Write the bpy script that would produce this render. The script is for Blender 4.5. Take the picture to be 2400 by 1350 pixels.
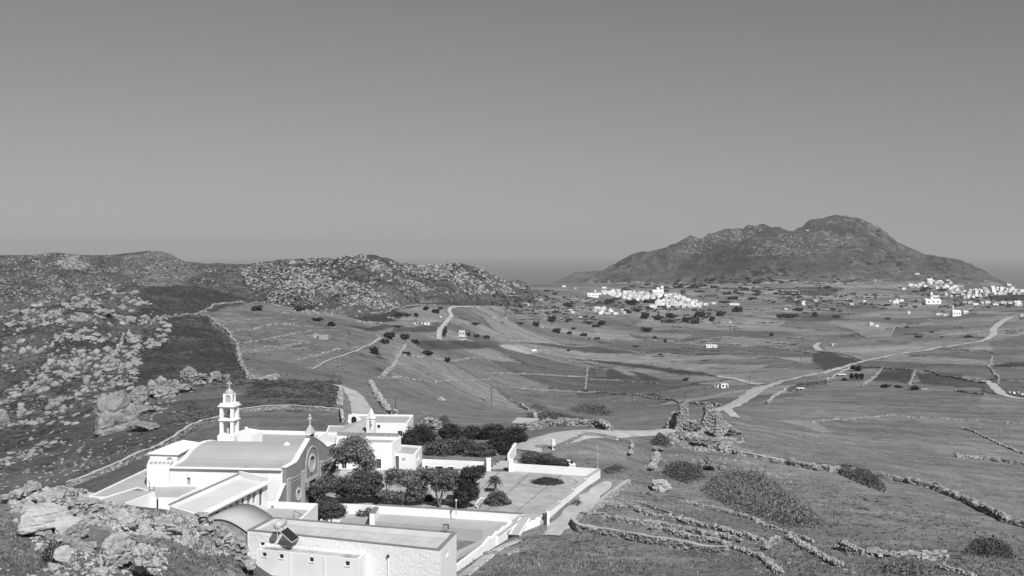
import bpy, bmesh, math, random
import numpy as np
from mathutils import Vector, Matrix

for _o in list(bpy.data.objects):
    bpy.data.objects.remove(_o)
SC = bpy.context.scene
COL = SC.collection
rnd = random.Random(7)
nrng = np.random.default_rng(11)

# ------------------------------------------------------------------ camera, sky, sun, exposure
# The camera sits at the origin; photograph pixels (2400 x 1350) give directions: focal length 2600 px, eye level at row 570.
FPX, EYE, CX = 2600.0, 570.0, 1200.0
cam_d = bpy.data.cameras.new("camera")
cam = bpy.data.objects.new("camera", cam_d)
COL.objects.link(cam)
cam.location = (0, 0, 0)
cam.rotation_euler = (math.radians(90), 0, 0)
cam_d.sensor_fit = 'HORIZONTAL'
cam_d.sensor_width = 36.0
cam_d.lens = 36.0 * FPX / 2400.0
cam_d.shift_y = -(675.0 - EYE) / 2400.0
cam_d.clip_start = 0.5
cam_d.clip_end = 600000.0
SC.camera = cam

SUN_EL = math.radians(45)
SUN_H = Vector((0.42, -0.907, 0)).normalized()          # horizontal direction towards the sun: behind the camera, to its right
SUN_V = Vector((SUN_H.x * math.cos(SUN_EL), SUN_H.y * math.cos(SUN_EL), math.sin(SUN_EL)))
world = bpy.data.worlds.new("World")
SC.world = world
world.use_nodes = True
wn = world.node_tree.nodes
wl = world.node_tree.links
wn.clear()
w_out = wn.new('ShaderNodeOutputWorld')
w_bg = wn.new('ShaderNodeBackground')
w_sky = wn.new('ShaderNodeTexSky')
w_sky.sky_type = 'NISHITA'
w_sky.sun_disc = False
w_sky.sun_elevation = SUN_EL
w_sky.sun_rotation = math.atan2(SUN_H.x, SUN_H.y)
w_sky.altitude = 600
w_sky.air_density = 1.0
w_sky.dust_density = 0.3
w_sky.ozone_density = 1.0
w_sep = wn.new('ShaderNodeSeparateColor')                # black-and-white film: one grey value from the sky's colour
w_mix = wn.new('ShaderNodeMath'); w_mix.operation = 'MULTIPLY_ADD'
w_mix.inputs[1].default_value = 0.18
w_mul = wn.new('ShaderNodeMath'); w_mul.operation = 'MULTIPLY'
w_mul.inputs[1].default_value = 0.29
w_tc = wn.new('ShaderNodeTexCoord')                      # from 600 m up the horizon lies 0.8 degrees below eye level
w_dip = wn.new('ShaderNodeVectorMath'); w_dip.operation = 'ADD'; w_dip.inputs[1].default_value = (0, 0, 0.0145)
w_nrm = wn.new('ShaderNodeVectorMath'); w_nrm.operation = 'NORMALIZE'
wl.new(w_tc.outputs['Generated'], w_dip.inputs[0]); wl.new(w_dip.outputs[0], w_nrm.inputs[0]); wl.new(w_nrm.outputs[0], w_sky.inputs[0])
wl.new(w_sky.outputs[0], w_sep.inputs[0])
wl.new(w_sep.outputs[0], w_mix.inputs[0])
wl.new(w_sep.outputs[2], w_mul.inputs[0])
wl.new(w_mul.outputs[0], w_mix.inputs[2])
wl.new(w_mix.outputs[0], w_bg.inputs[0])
w_bg.inputs[1].default_value = 0.088
wl.new(w_bg.outputs[0], w_out.inputs[0])

sun_d = bpy.data.lights.new("sun", 'SUN')
sun = bpy.data.objects.new("sun", sun_d)
COL.objects.link(sun)
sun_d.energy = 5.0
sun_d.angle = math.radians(0.5)
sun_d.color = (1.0, 1.0, 1.0)
sun.rotation_euler = SUN_V.to_track_quat('Z', 'Y').to_euler()

SC.view_settings.view_transform = 'Standard'
SC.view_settings.look = 'None'
SC.view_settings.exposure = 0.25
SC.view_settings.gamma = 1.0
SC.view_settings.use_curve_mapping = False
SC.cycles.max_bounces = 6
SC.cycles.volume_bounces = 0
SC.cycles.transparent_max_bounces = 8

# ------------------------------------------------------------------ noise
def _hash(ix, iy, seed):
    n = (ix.astype(np.int64) * 374761393 + iy.astype(np.int64) * 668265263 + seed * 974634533) & 0xffffffff
    n = ((n ^ (n >> 13)) * 1274126177) & 0xffffffff
    return ((n ^ (n >> 16)) & 0xffff) / 65535.0

def vnoise(x, y, seed=0):
    ix = np.floor(x); iy = np.floor(y)
    fx = x - ix; fy = y - iy
    fx = fx * fx * fx * (fx * (fx * 6 - 15) + 10); fy = fy * fy * fy * (fy * (fy * 6 - 15) + 10)
    a = _hash(ix, iy, seed); b = _hash(ix + 1, iy, seed)
    c = _hash(ix, iy + 1, seed); d = _hash(ix + 1, iy + 1, seed)
    return (a + (b - a) * fx) * (1 - fy) + (c + (d - c) * fx) * fy - 0.5

def fbm(x, y, octaves=4, seed=0, gain=0.5):
    s = np.zeros_like(x, dtype=float); a = 1.0
    for o in range(octaves):
        s += a * vnoise(x * 2 ** o + 17.3 * o, y * 2 ** o - 9.1 * o, seed + o)
        a *= gain
    return s

def ridged(x, y, octaves=4, seed=0):
    s = np.zeros_like(x, dtype=float); a = 1.0
    for o in range(octaves):
        s += a * (0.5 - np.abs(2 * vnoise(x * 2 ** o, y * 2 ** o, seed + o)))
        a *= 0.5
    return s

def smooth(a, b, x):
    t = np.clip((x - a) / (b - a), 0, 1)
    return t * t * (3 - 2 * t)

# ------------------------------------------------------------------ terrain: heights from ground points read off the photograph
# (column, row, distance): the ground seen at that pixel lies at that distance
CTRL = [
 # not in view, below the frame
 (-500,2300,12),(600,2300,12),(1800,2300,12),(2900,2300,12),(-500,1640,36),(500,1640,36),(1200,1700,36),(2000,1700,36),(2900,1640,36),
 (600,1470,70),(1200,1560,62),(2000,1560,62),(2700,1500,70),(1000,1440,92),(1600,1440,92),
 # bottom of the frame
 (-300,1350,78),(0,1350,80),(200,1352,82),(400,1352,91),(540,1356,103),(730,1385,114),(1040,1368,126),(1200,1350,124),(1400,1350,122),
 (1700,1350,122),(2000,1350,122),(2400,1350,125),(2800,1350,125),
 # rocky knoll on the left
 (-300,1180,105),(0,1170,104),(100,1152,106),(230,1166,108),(330,1196,107),(420,1208,107),(490,1222,109),(560,1272,110),(100,1230,97),(300,1270,96),(450,1305,98),
 # hidden drop behind the knoll
 (0,1190,132),(150,1220,140),(300,1245,136),(480,1262,128),
 # church ground and courtyard
 (300,1190,160),(500,1190,160),(650,1178,162.5),(450,1115,181),(600,1100,186),
 (1100,1110,183),(1300,1130,176.4),(1200,1170,164.7),(1000,1180,162),(750,1200,157),(1340,1100,186),(900,1195,158),(900,1330,133),
 (1050,1290,142),(900,1100,187),(1000,1060,206),
 # slope west of the church
 (-300,1060,260),(0,1080,230),(150,1120,195),(300,1080,193),(450,1010,225),(700,985,240),(560,972,246),(800,965,255),
 (600,920,300),(700,890,340),(560,890,340),(450,930,290),(350,1000,240),(200,1000,260),(0,1000,300),(-300,960,330),(0,900,380),(100,850,400),
 (0,800,450),(-300,780,480),(100,752,500),(200,705,600),(280,684,660),(400,672,710),(490,676,720),(0,745,560),(100,712,590),(-300,760,600),
 (450,800,450),(450,742,560),(550,850,380),(400,880,340),(300,930,300),
 (560,698,720),(620,708,720),(200,730,900),(450,716,1000),(0,760,860),(-300,780,860),
 # terraced hill and the saddle
 (700,850,430),(700,800,500),(650,745,600),(640,712,690),(760,738,640),(800,748,860),(720,756,860),(900,738,960),(1050,707,1120),
 (880,772,620),(850,822,520),(900,862,450),(830,902,370),(845,940,315),(850,972,275),(880,1000,240),
 (960,802,650),(960,752,850),(1050,792,800),(1050,732,1050),(1000,850,560),(1000,900,470),(1000,958,345),(1000,1000,255),(1150,700,1700),(1150,740,1250),
 # below the courtyard, north-east
 (1250,990,250),(1150,965,400),(1150,950,520),(1150,890,660),(1150,830,800),(1150,790,950),
 (1380,990,270),(1380,962,400),(1300,941,630),(1300,900,720),(1300,860,850),(1300,820,1050),(1300,780,1400),(1300,740,1700),(1300,700,2100),(1250,680,2400),
 (1230,671,2700),(1330,669,2700),(1420,668,2800),
 # valley and villages
 (1500,716,2200),(1500,700,2350),(1600,687,2500),(1400,690,2350),(1600,760,1600),(1600,800,1300),(1600,850,950),(1600,900,700),(1700,905,660),(1600,945,520),
 (1350,1020,214),(1450,1018,222),(1560,1010,240),(1640,1042,226),(1640,1003,242),(1700,962,330),(1800,905,560),(1740,940,430),(1900,880,680),(2000,850,820),
 (2150,820,1000),(2300,800,1150),(2330,770,1350),(2390,742,1550),(2700,760,1500),
 (1900,800,1300),(2050,760,1650),(1900,740,1900),(2200,740,1800),(2200,704,2300),(2300,684,2700),(1900,690,2500),(1800,664,3000),(2100,660,3100),(1700,668,3000),
 (2400,680,2800),(2400,667,3100),(2700,690,2800),(2150,668,2900),
 # south slope on the right
 (1900,930,420),(2100,920,470),(2400,912,520),(2800,930,520),(1900,980,330),(2200,980,350),(2400,1000,330),(2800,1020,330),(1800,1040,240),(2100,1080,235),(2400,1100,240),
 (1750,1075,215),(2000,1115,205),(2250,1160,195),(2800,1200,200),(1500,1080,205),(1600,1150,178),(1450,1160,172),(1800,1200,165),(2100,1230,160),(2390,1250,160),
 (1450,1230,152),(1700,1290,137),(2000,1310,133),(1250,1262,145),(1150,1325,132),(1420,1110,181),
]
# far side: the land drops to the sea
for _p in (-500, 200, 900, 1500, 2100, 2900):
    CTRL += [(_p, 672 if _p > 1000 else 700, 3600), (_p, 745, 6000), (_p, 790, 9000)]

def _feat(px, d):
    return np.stack([np.asarray(px, float) / 420.0, np.log(np.asarray(d, float)) * 2.2], -1)

_c = np.array(CTRL, float)
_cf = _feat(_c[:, 0], _c[:, 2])
def _kern(r):
    return r * r * np.log(np.maximum(r, 1e-9))
_n = len(_c)
_R = np.linalg.norm(_cf[:, None] - _cf[None], axis=-1)
_A = np.zeros((_n + 3, _n + 3))
_A[:_n, :_n] = _kern(_R) + np.eye(_n) * 0.02
_A[:_n, _n] = 1; _A[:_n, _n + 1:] = _cf
_A[_n, :_n] = 1; _A[_n + 1:, :_n] = _cf.T
_w = np.linalg.solve(_A, np.concatenate([_c[:, 1], [0, 0, 0]]))

def base_rows(px, d):
    out = np.empty(px.shape)
    F = _feat(px.ravel(), d.ravel()); o = out.ravel()
    for i in range(0, len(F), 20000):
        f = F[i:i + 20000]
        r2 = ((f[:, None] - _cf[None]) ** 2).sum(-1)
        k = 0.5 * r2 * np.log(np.maximum(r2, 1e-18))
        o[i:i + 20000] = k @ _w[:_n] + _w[_n] + f @ _w[_n + 1:]
    return o.reshape(px.shape)

# grid: columns are directions, rows are distances (fine near, coarse far)
g_px = np.concatenate([np.linspace(-500, -40, 36, endpoint=False), np.linspace(-40, 2440, 800, endpoint=False), np.linspace(2440, 2900, 36)])
g_ln = np.concatenate([np.linspace(math.log(10), math.log(72), 30, endpoint=False), np.linspace(math.log(72), math.log(1000), 430, endpoint=False),
                       np.linspace(math.log(1000), math.log(8000), 310)])
g_d = np.exp(g_ln)
# thin-plate surface on a coarser grid, then resampled
_cpx = np.linspace(-500, 2900, 171); _cln = np.linspace(math.log(10), math.log(8000), 260)
_PXc, _DLc = np.meshgrid(_cpx, _cln)
_Bc = base_rows(_PXc, np.exp(_DLc))
def resample(cx, cy, V, x, y):
    i = np.clip(np.searchsorted(cx, x) - 1, 0, len(cx) - 2); j = np.clip(np.searchsorted(cy, y) - 1, 0, len(cy) - 2)
    fx = (x - cx[i]) / (cx[i + 1] - cx[i]); fy = (y - cy[j]) / (cy[j + 1] - cy[j])
    fx = np.clip(fx, 0, 1); fy = np.clip(fy, 0, 1)
    return (V[j, i] * (1 - fx) + V[j, i + 1] * fx) * (1 - fy) + (V[j + 1, i] * (1 - fx) + V[j + 1, i + 1] * fx) * fy
PX, LN = np.meshgrid(g_px, g_ln)
D = np.exp(LN)
XX = (PX - CX) / FPX * D
T = resample(_cpx, _cln, _Bc, PX, LN)

SKY_ROCK = [(430,680),(520,640),(580,620),(600,615),(640,612),(660,607),(700,607),(740,605),(800,602),(850,596),(880,597),(910,605),(935,616),(1000,618),(1040,616),(1080,617),
            (1130,630),(1160,643),(1190,657),(1215,656),(1235,663),(1250,690),(1262,760),(1290,860)]
SKY_LEFT = [(-500,602),(-200,600),(0,598),(90,597),(115,592),(135,591),(160,595),(200,598),(260,597),(300,593),(335,588),(370,587),(400,594),(435,611),(470,613),(520,614),(600,616),(660,632),(760,680),(850,730)]
SKY_MOUNT = [(1270,690),(1330,672),(1360,664),(1415,633),(1456,609),(1499,591),(1523,589),(1537,588),(1585,571),(1604,559),(1619,553),(1633,558),(1645,560),(1662,549),(1705,537),(1743,535),
             (1753,528),(1770,530),(1791,526),(1806,532),(1830,534),(1849,541),(1858,542),(1877,533),(1897,517),(1930,511),(1956,505),(1983,507),(2016,512),(2035,521),(2064,535),(2098,564),
             (2136,583),(2170,597),(2237,607),(2270,617),(2304,633),(2337,655),(2365,664),(2420,690),(2500,720)]
SKY_BACK = [(1240,720),(1286,667),(1350,637),(1408,634),(1450,640),(1520,660),(1600,690)]
def poly1(pts, x):
    p = np.array(pts, float)
    return np.interp(x, p[:, 0], p[:, 1])

def hill(sky, d0, d1, base_py, g, back):
    """rows of a hill that rises from distance d0 to its crest at d1 and falls behind it"""
    s = poly1(sky, PX)
    t = (np.log(d1) - LN) / (np.log(d1) - np.log(d0))
    front = s + np.maximum(base_py - s, 0) * np.clip(t, 0, 3) ** g
    behind = s + back * np.clip(-t, 0, 9)
    return np.where(t >= 0, front, behind)

_rd1 = poly1([(430,1320),(900,1350),(1050,1600),(1150,1900),(1290,2100)], PX)
H_rock = hill(SKY_ROCK, poly1([(430,930),(900,960),(1050,1180),(1150,1600),(1290,1850)], PX), _rd1, poly1([(430,742),(850,742),(1000,728),(1100,704),(1200,694),(1290,692)], PX), 1.15, 160) + (fbm(XX / 70, D / 70, 4, 31) * 14 + fbm(XX / 12, D / 12, 3, 35) * 5) * -FPX / D * 1.0 * smooth(_rd1 * 1.06, _rd1 * .95, D) * 0.9
H_left = hill(SKY_LEFT, 930, 1900, 735.0, 1.0, 120) + (fbm(XX / 120, D / 120, 4, 41) * 26 + fbm(XX / 16, D / 16, 3, 45) * 5) * -FPX / D * smooth(2000, 1700, D)
_mt = np.clip((math.log(5300) - LN) / math.log(5300 / 3000.), 0, 1)
_mk = np.clip(poly1([(1270,.2),(1500,.7),(1900,1),(2200,.6),(2400,.2)], PX), 0, 1)
_spur = ridged(XX / 900 + 0.35 * fbm(XX / 500, D / 500, 2, 5), D / 2600, 3, 51) * 120 + ridged(XX / 260, D / 420, 3, 55) * 60
H_mount = hill(SKY_MOUNT, 3000, 5300, 682.0, 1.45, 160) \
    - (_spur * 4 * _mt * (1 - _mt) * _mk + fbm(XX / 110, D / 110, 4, 61) * 40 * smooth(0.95, 0.5, _mt) + ridged(XX / 45, D / 45, 3, 63) * 12) * FPX / D
H_back = hill(SKY_BACK, 5200, 6600, 672.0, 1.2, 160)
H_mount = np.maximum(H_mount, poly1(SKY_MOUNT, PX) + 3.2 * fbm(PX / 11, PX / 11, 4, 64) - .8)
H_rock = np.maximum(H_rock, poly1(SKY_ROCK, PX) + 1.5 * fbm(PX / 7, PX / 7, 3, 65))
H_left = np.maximum(H_left, poly1(SKY_LEFT, PX) + 1.5 * fbm(PX / 9, PX / 9, 3, 66))
H_rock += 3000 * smooth(poly1([(430,930),(900,960),(1050,1180),(1150,1600),(1290,1850)], PX), poly1([(430,930),(900,960),(1050,1180),(1150,1600),(1290,1850)], PX) * .8, D)
for _H, _d0, _a, _b in ((H_rock, 930, 430, 1290), (H_left, 930, -600, 850), (H_mount, 2700, 1270, 2500), (H_back, 5000, 1240, 1600)):
    _H += 3000 * (smooth(_d0 * 1.0, _d0 * 0.8, D) + smooth(_a, _a - 60, PX) + smooth(_b, _b + 60, PX))

# courtyard and church platform kept level
def in_poly(poly, x, y):
    p = np.asarray(poly, float); inside = np.zeros(np.shape(x), bool); j = len(p) - 1
    for i in range(len(p)):
        c = ((p[i, 1] > y) != (p[j, 1] > y)) & (x < (p[j, 0] - p[i, 0]) * (y - p[i, 1]) / (p[j, 1] - p[i, 1] + 1e-12) + p[i, 0])
        inside ^= c; j = i
    return inside
def seg_dist(poly, x, y):
    p = np.asarray(poly, float); best = np.full(np.shape(x), 1e9)
    for i in range(len(p)):
        a = p[i]; b = p[(i + 1) % len(p)]; ab = b - a
        t = np.clip(((x - a[0]) * ab[0] + (y - a[1]) * ab[1]) / (ab @ ab + 1e-9), 0, 1)
        best = np.minimum(best, np.hypot(x - a[0] - t * ab[0], y - a[1] - t * ab[1]))
    return best
ZC = -38.0
def PZ(px, py, z):
    """point on the pixel's sight line at height z"""
    Y = -z * FPX / (py - EYE)
    return Vector(((px - CX) * Y / FPX, Y, z))
def PD(px, py, d):
    return Vector(((px - CX) * d / FPX, d, -(py - EYE) * d / FPX))

Zg = -(T - EYE) / FPX * D
# relief of the open ground
_rough = 0.5 + 2.0 * smooth(700, 250, PX) * smooth(200, 330, D) * smooth(900, 600, D)
Zg = Zg + fbm(XX / 22, D / 22, 4, 3) * 0.9 * _rough * np.clip(D / 200, 0.4, 3) + fbm(XX / 4, D / 4, 3, 8) * 0.22 * np.clip(_rough, 0.6, 2) + fbm(XX / 160, D / 160, 2, 9) * 4 * smooth(400, 1500, D)
_plat = [(-57,150),(-60,186),(-20,206),(-2,208),(14,186),(14,180),(4,160),(-2,152),(-7,141),(-40,136)]
_ins = in_poly(_plat, XX, D); _dist = seg_dist(_plat, XX, D)
_wgt = np.where(_ins, 1.0, smooth(5.0, 0.0, _dist))
_tgt = -38.12 - 2.5 * smooth(161.6, 160.3, D + 0.243 * (XX + 20))
Zg = Zg * (1 - _wgt) + _tgt * _wgt
_pad2 = [(-32,112),(-31,128),(-3,126),(-5,113)]
_w2 = np.where(in_poly(_pad2, XX, D), 1.0, smooth(3.5, 0, seg_dist(_pad2, XX, D)))
Zg = Zg * (1 - _w2) + np.minimum(Zg, -36.2) * _w2
T = EYE - Zg * FPX / D
_stack = np.stack([T, H_rock, H_left, H_mount, H_back])
REG = _stack.argmin(0)
T = _stack.min(0)
ZG = -(T - EYE) / FPX * D

def ground_z(x, y):
    px = CX + FPX * x / y
    return float(-(resample(g_px, g_ln, T, np.array([px]), np.array([math.log(y)]))[0] - EYE) / FPX * y)
def ground_z_arr(x, y):
    return -(resample(g_px, g_ln, T, CX + FPX * x / y, np.log(y)) - EYE) / FPX * y
def _col(px):
    i = int(np.clip(np.searchsorted(g_px, px) - 1, 0, len(g_px) - 2))
    f = (px - g_px[i]) / (g_px[i + 1] - g_px[i])
    return T[:, i] * (1 - f) + T[:, i + 1] * f
def G(px, py, dmin=60.0):
    """first ground point seen at a pixel"""
    c = _col(px)
    j0 = int(np.searchsorted(g_d, dmin))
    k = np.nonzero(c[j0:] <= py)[0]
    if len(k) == 0:
        j = j0 + int(np.argmin(c[j0:])); d = g_d[j]
    else:
        j = j0 + int(k[0])
        if j == 0 or c[j - 1] <= py: d = g_d[j]
        else:
            f = (c[j - 1] - py) / (c[j - 1] - c[j] + 1e-9)
            d = math.exp(g_ln[j - 1] + f * (g_ln[j] - g_ln[j - 1]))
    x = (px - CX) * d / FPX
    return Vector((x, d, ground_z(x, d)))
# ------------------------------------------------------------------ materials (grey only: the photograph is black and white)
def _new(name):
    m = bpy.data.materials.new(name); m.use_nodes = True
    nt = m.node_tree; nt.nodes.clear()
    out = nt.nodes.new('ShaderNodeOutputMaterial'); b = nt.nodes.new('ShaderNodeBsdfPrincipled')
    nt.links.new(b.outputs[0], out.inputs[0])
    b.inputs['Specular IOR Level'].default_value = 0.2
    return m, nt, b
def _noise(nt, vec, scale, detail=5.0, rough=0.55):
    n = nt.nodes.new('ShaderNodeTexNoise'); n.inputs['Scale'].default_value = scale
    n.inputs['Detail'].default_value = detail; n.inputs['Roughness'].default_value = rough
    nt.links.new(vec, n.inputs['Vector'])
    return n.outputs[0]
def _map(nt, v, a, b, c, d):
    n = nt.nodes.new('ShaderNodeMapRange'); n.inputs[1].default_value = a; n.inputs[2].default_value = b
    n.inputs[3].default_value = c; n.inputs[4].default_value = d
    nt.links.new(v, n.inputs[0]); return n.outputs[0]
def _m(nt, op, a, b=None, c=None):
    n = nt.nodes.new('ShaderNodeMath'); n.operation = op
    for i, v in enumerate((a, b, c)):
        if v is None: continue
        if isinstance(v, (int, float)): n.inputs[i].default_value = v
        else: nt.links.new(v, n.inputs[i])
    return n.outputs[0]
def _mixf(nt, f, a, b):
    n = nt.nodes.new('ShaderNodeMix'); n.data_type = 'FLOAT'
    for i, v in ((0, f), (2, a), (3, b)):
        if isinstance(v, (int, float)): n.inputs[i].default_value = v
        else: nt.links.new(v, n.inputs[i])
    return n.outputs[0]
def _bump(nt, b, h, strength, dist):
    n = nt.nodes.new('ShaderNodeBump'); n.inputs['Strength'].default_value = strength; n.inputs['Distance'].default_value = dist
    nt.links.new(h, n.inputs['Height']); nt.links.new(n.outputs[0], b.inputs['Normal'])

def simple_mat(name, base, var=0.15, scale=1.0, rough=0.85, bump=0.0, bscale=None, spec=0.2, world_space=False, stain=0.0, island=0.0, bdist=0.05):
    m, nt, b = _new(name)
    if world_space:
        geo = nt.nodes.new('ShaderNodeNewGeometry'); vec = geo.outputs['Position']
    else:
        tc = nt.nodes.new('ShaderNodeTexCoord'); vec = tc.outputs['Object']
    n1 = _noise(nt, vec, scale, 6)
    v = _m(nt, 'MULTIPLY', _map(nt, n1, 0.25, 0.75, 1 - var, 1 + var), base)
    if island:
        g2 = nt.nodes.new('ShaderNodeNewGeometry')
        v = _m(nt, 'MULTIPLY', v, _map(nt, g2.outputs['Random Per Island'], 0, 1, 1 - island, 1 + island))
        oi = nt.nodes.new('ShaderNodeObjectInfo')
        v = _m(nt, 'MULTIPLY', v, _map(nt, oi.outputs['Random'], 0, 1, 1 - island * 0.6, 1 + island * 0.6))
    if stain:
        s = _map(nt, _noise(nt, vec, scale * 0.23, 7, 0.65), 0.55, 0.72, 0, stain)
        v = _m(nt, 'MULTIPLY', v, _m(nt, 'SUBTRACT', 1.0, s))
    nt.links.new(v, b.inputs['Base Color'])
    b.inputs['Roughness'].default_value = rough
    b.inputs['Specular IOR Level'].default_value = spec
    if bump:
        _bump(nt, b, _noise(nt, vec, bscale or scale * 4, 8, 0.65), bump, bdist)
    return m

M = {}
M['white'] = simple_mat('white_plaster', 0.72, 0.05, 0.35, 0.8, 0.2, 2.0, stain=0.16, world_space=True)
M['white_rough'] = simple_mat('whitewashed_stone', 0.72, 0.04, 0.6, 0.85, 1.0, 3.0, stain=0.14, world_space=True, bdist=.1)
M['cream'] = simple_mat('pale_plaster', 0.50, 0.06, 0.5, 0.85, 0.15, 2.0, stain=0.10, world_space=True)
M['cement'] = simple_mat('grey_cement', 0.36, 0.10, 0.35, 0.9, 0.2, 3.0, stain=0.16, world_space=True)
M['cement_dark'] = simple_mat('grey_cement_coping', 0.19, 0.14, 0.8, 0.9, 0.2, 4.0, stain=0.2, world_space=True)
M['roof_grey'] = simple_mat('roof_membrane', 0.33, 0.09, 0.22, 0.9, 0.1, 3.0, stain=0.12, world_space=True)
M['paving'] = simple_mat('court_paving', 0.33, 0.24, 0.45, 0.9, 0.3, 3.0, stain=0.35, world_space=True, island=0.10)
M['facade'] = simple_mat('facade_render', 0.21, 0.16, 0.5, 0.85, 0.2, 2.0, stain=0.3, world_space=True)
M['facade_trim'] = simple_mat('facade_trim', 0.38, 0.08, 0.6, 0.85, 0.15, 2.0, stain=0.12, world_space=True)
M['stone'] = simple_mat('dry_stone', 0.27, 0.28, 2.0, 0.95, 0.8, 6.0, island=0.25, world_space=True)
M['stone_core'] = simple_mat('wall_core', 0.17, 0.45, 2.4, 0.95, 1.0, 3.0, world_space=True)
M['stone_far'] = simple_mat('far_dry_stone', 0.28, 0.40, 0.9, 0.95, 1.0, 1.6, island=0.22, world_space=True)
M['rock'] = simple_mat('granite_rock', 0.22, 0.32, 0.9, 0.95, 1.0, 1.3, island=0.14, world_space=True, stain=0.25, bdist=.35)
M['white_roof'] = simple_mat('white_roof_coat', 0.56, 0.06, 0.25, 0.85, 0.1, 3.0, world_space=True, stain=0.15)
M['rock_pale'] = simple_mat('pale_rock', 0.36, 0.25, 1.2, 0.95, 1.0, 2.0, island=0.12, world_space=True, stain=0.3, bdist=.2)
M['rock_far'] = simple_mat('far_rock', 0.22, 0.35, 0.3, 0.95, 1.0, .6, island=0.3, world_space=True)
M['stained_roof'] = simple_mat('stained_cement', 0.40, 0.20, 0.9, 0.9, 0.2, 3.0, world_space=True, stain=0.8)
M['slab'] = simple_mat('roof_slab', 0.45, 0.12, 0.5, 0.9, 0.2, 3.0, world_space=True, stain=0.2, island=0.06)
M['dirt'] = simple_mat('dirt_road', 0.36, 0.22, 0.35, 0.95, 0.3, 3.0, world_space=True, stain=0.2)
M['metal_dark'] = simple_mat('dark_metal', 0.03, 0.1, 2.0, 0.5, spec=0.4)
M['metal'] = simple_mat('galvanised_metal', 0.45, 0.08, 2.0, 0.4, spec=0.5)
M['glass'] = simple_mat('dark_glass', 0.02, 0.2, 1.0, 0.15, spec=0.6)
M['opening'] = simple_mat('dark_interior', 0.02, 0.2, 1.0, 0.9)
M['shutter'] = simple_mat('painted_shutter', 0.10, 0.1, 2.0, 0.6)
M['shutter_light'] = simple_mat('grey_shutter', 0.30, 0.1, 2.0, 0.6)
M['wood'] = simple_mat('weathered_wood', 0.09, 0.3, 3.0, 0.9)
M['bark'] = simple_mat('pine_bark', 0.13, 0.35, 4.0, 0.95, 0.6, 8.0)
M['bronze'] = simple_mat('bell_bronze', 0.10, 0.1, 3.0, 0.45, spec=0.5)
M['collector'] = simple_mat('solar_collector', 0.025, 0.05, 2.0, 0.2, spec=0.6)
M['cloth_white'] = simple_mat('white_cloth', 0.75, 0.05, 2.0, 0.9)
M['hair'] = simple_mat('dark_hair', 0.015, 0.2, 5.0, 0.6)
M['skin'] = simple_mat('skin', 0.35, 0.05, 5.0, 0.6)
M['cloth_dark'] = simple_mat('dark_cloth', 0.05, 0.1, 2.0, 0.9)
M['car_paint'] = simple_mat('white_car_paint', 0.75, 0.02, 1.0, 0.3, spec=0.5)
M['tyre'] = simple_mat('tyre_rubber', 0.02, 0.1, 2.0, 0.8)

def leaf_mat(name, base, var):
    m, nt, b = _new(name)
    geo = nt.nodes.new('ShaderNodeNewGeometry'); oi = nt.nodes.new('ShaderNodeObjectInfo')
    v = _m(nt, 'MULTIPLY', _map(nt, geo.outputs['Random Per Island'], 0, 1, 1 - var, 1 + var), base)
    v = _m(nt, 'MULTIPLY', v, _map(nt, oi.outputs['Random'], 0, 1, 0.82, 1.18))
    nt.links.new(v, b.inputs['Base Color']); b.inputs['Roughness'].default_value = 0.75
    return m
M['pine'] = leaf_mat('pine_needles', 0.13, 0.6)
M['pine_dark'] = leaf_mat('dark_pine_needles', 0.072, 0.6)
M['cypress'] = leaf_mat('cypress_foliage', 0.036, 0.6)
M['bush'] = leaf_mat('shrub_leaves', 0.06, 0.5)
M['bush_far'] = leaf_mat('far_shrub_leaves', 0.032, 0.35)
M['bramble'] = leaf_mat('bramble_leaves', 0.12, 0.6)
M['palm'] = leaf_mat('palm_fronds', 0.06, 0.5)
M['grass'] = leaf_mat('dry_grass', 0.14, 0.5)
M['dead_twig'] = leaf_mat('bleached_twigs', 0.20, 0.4)
M['scrub'] = leaf_mat('phrygana_scrub', 0.042, 0.5)

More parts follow.
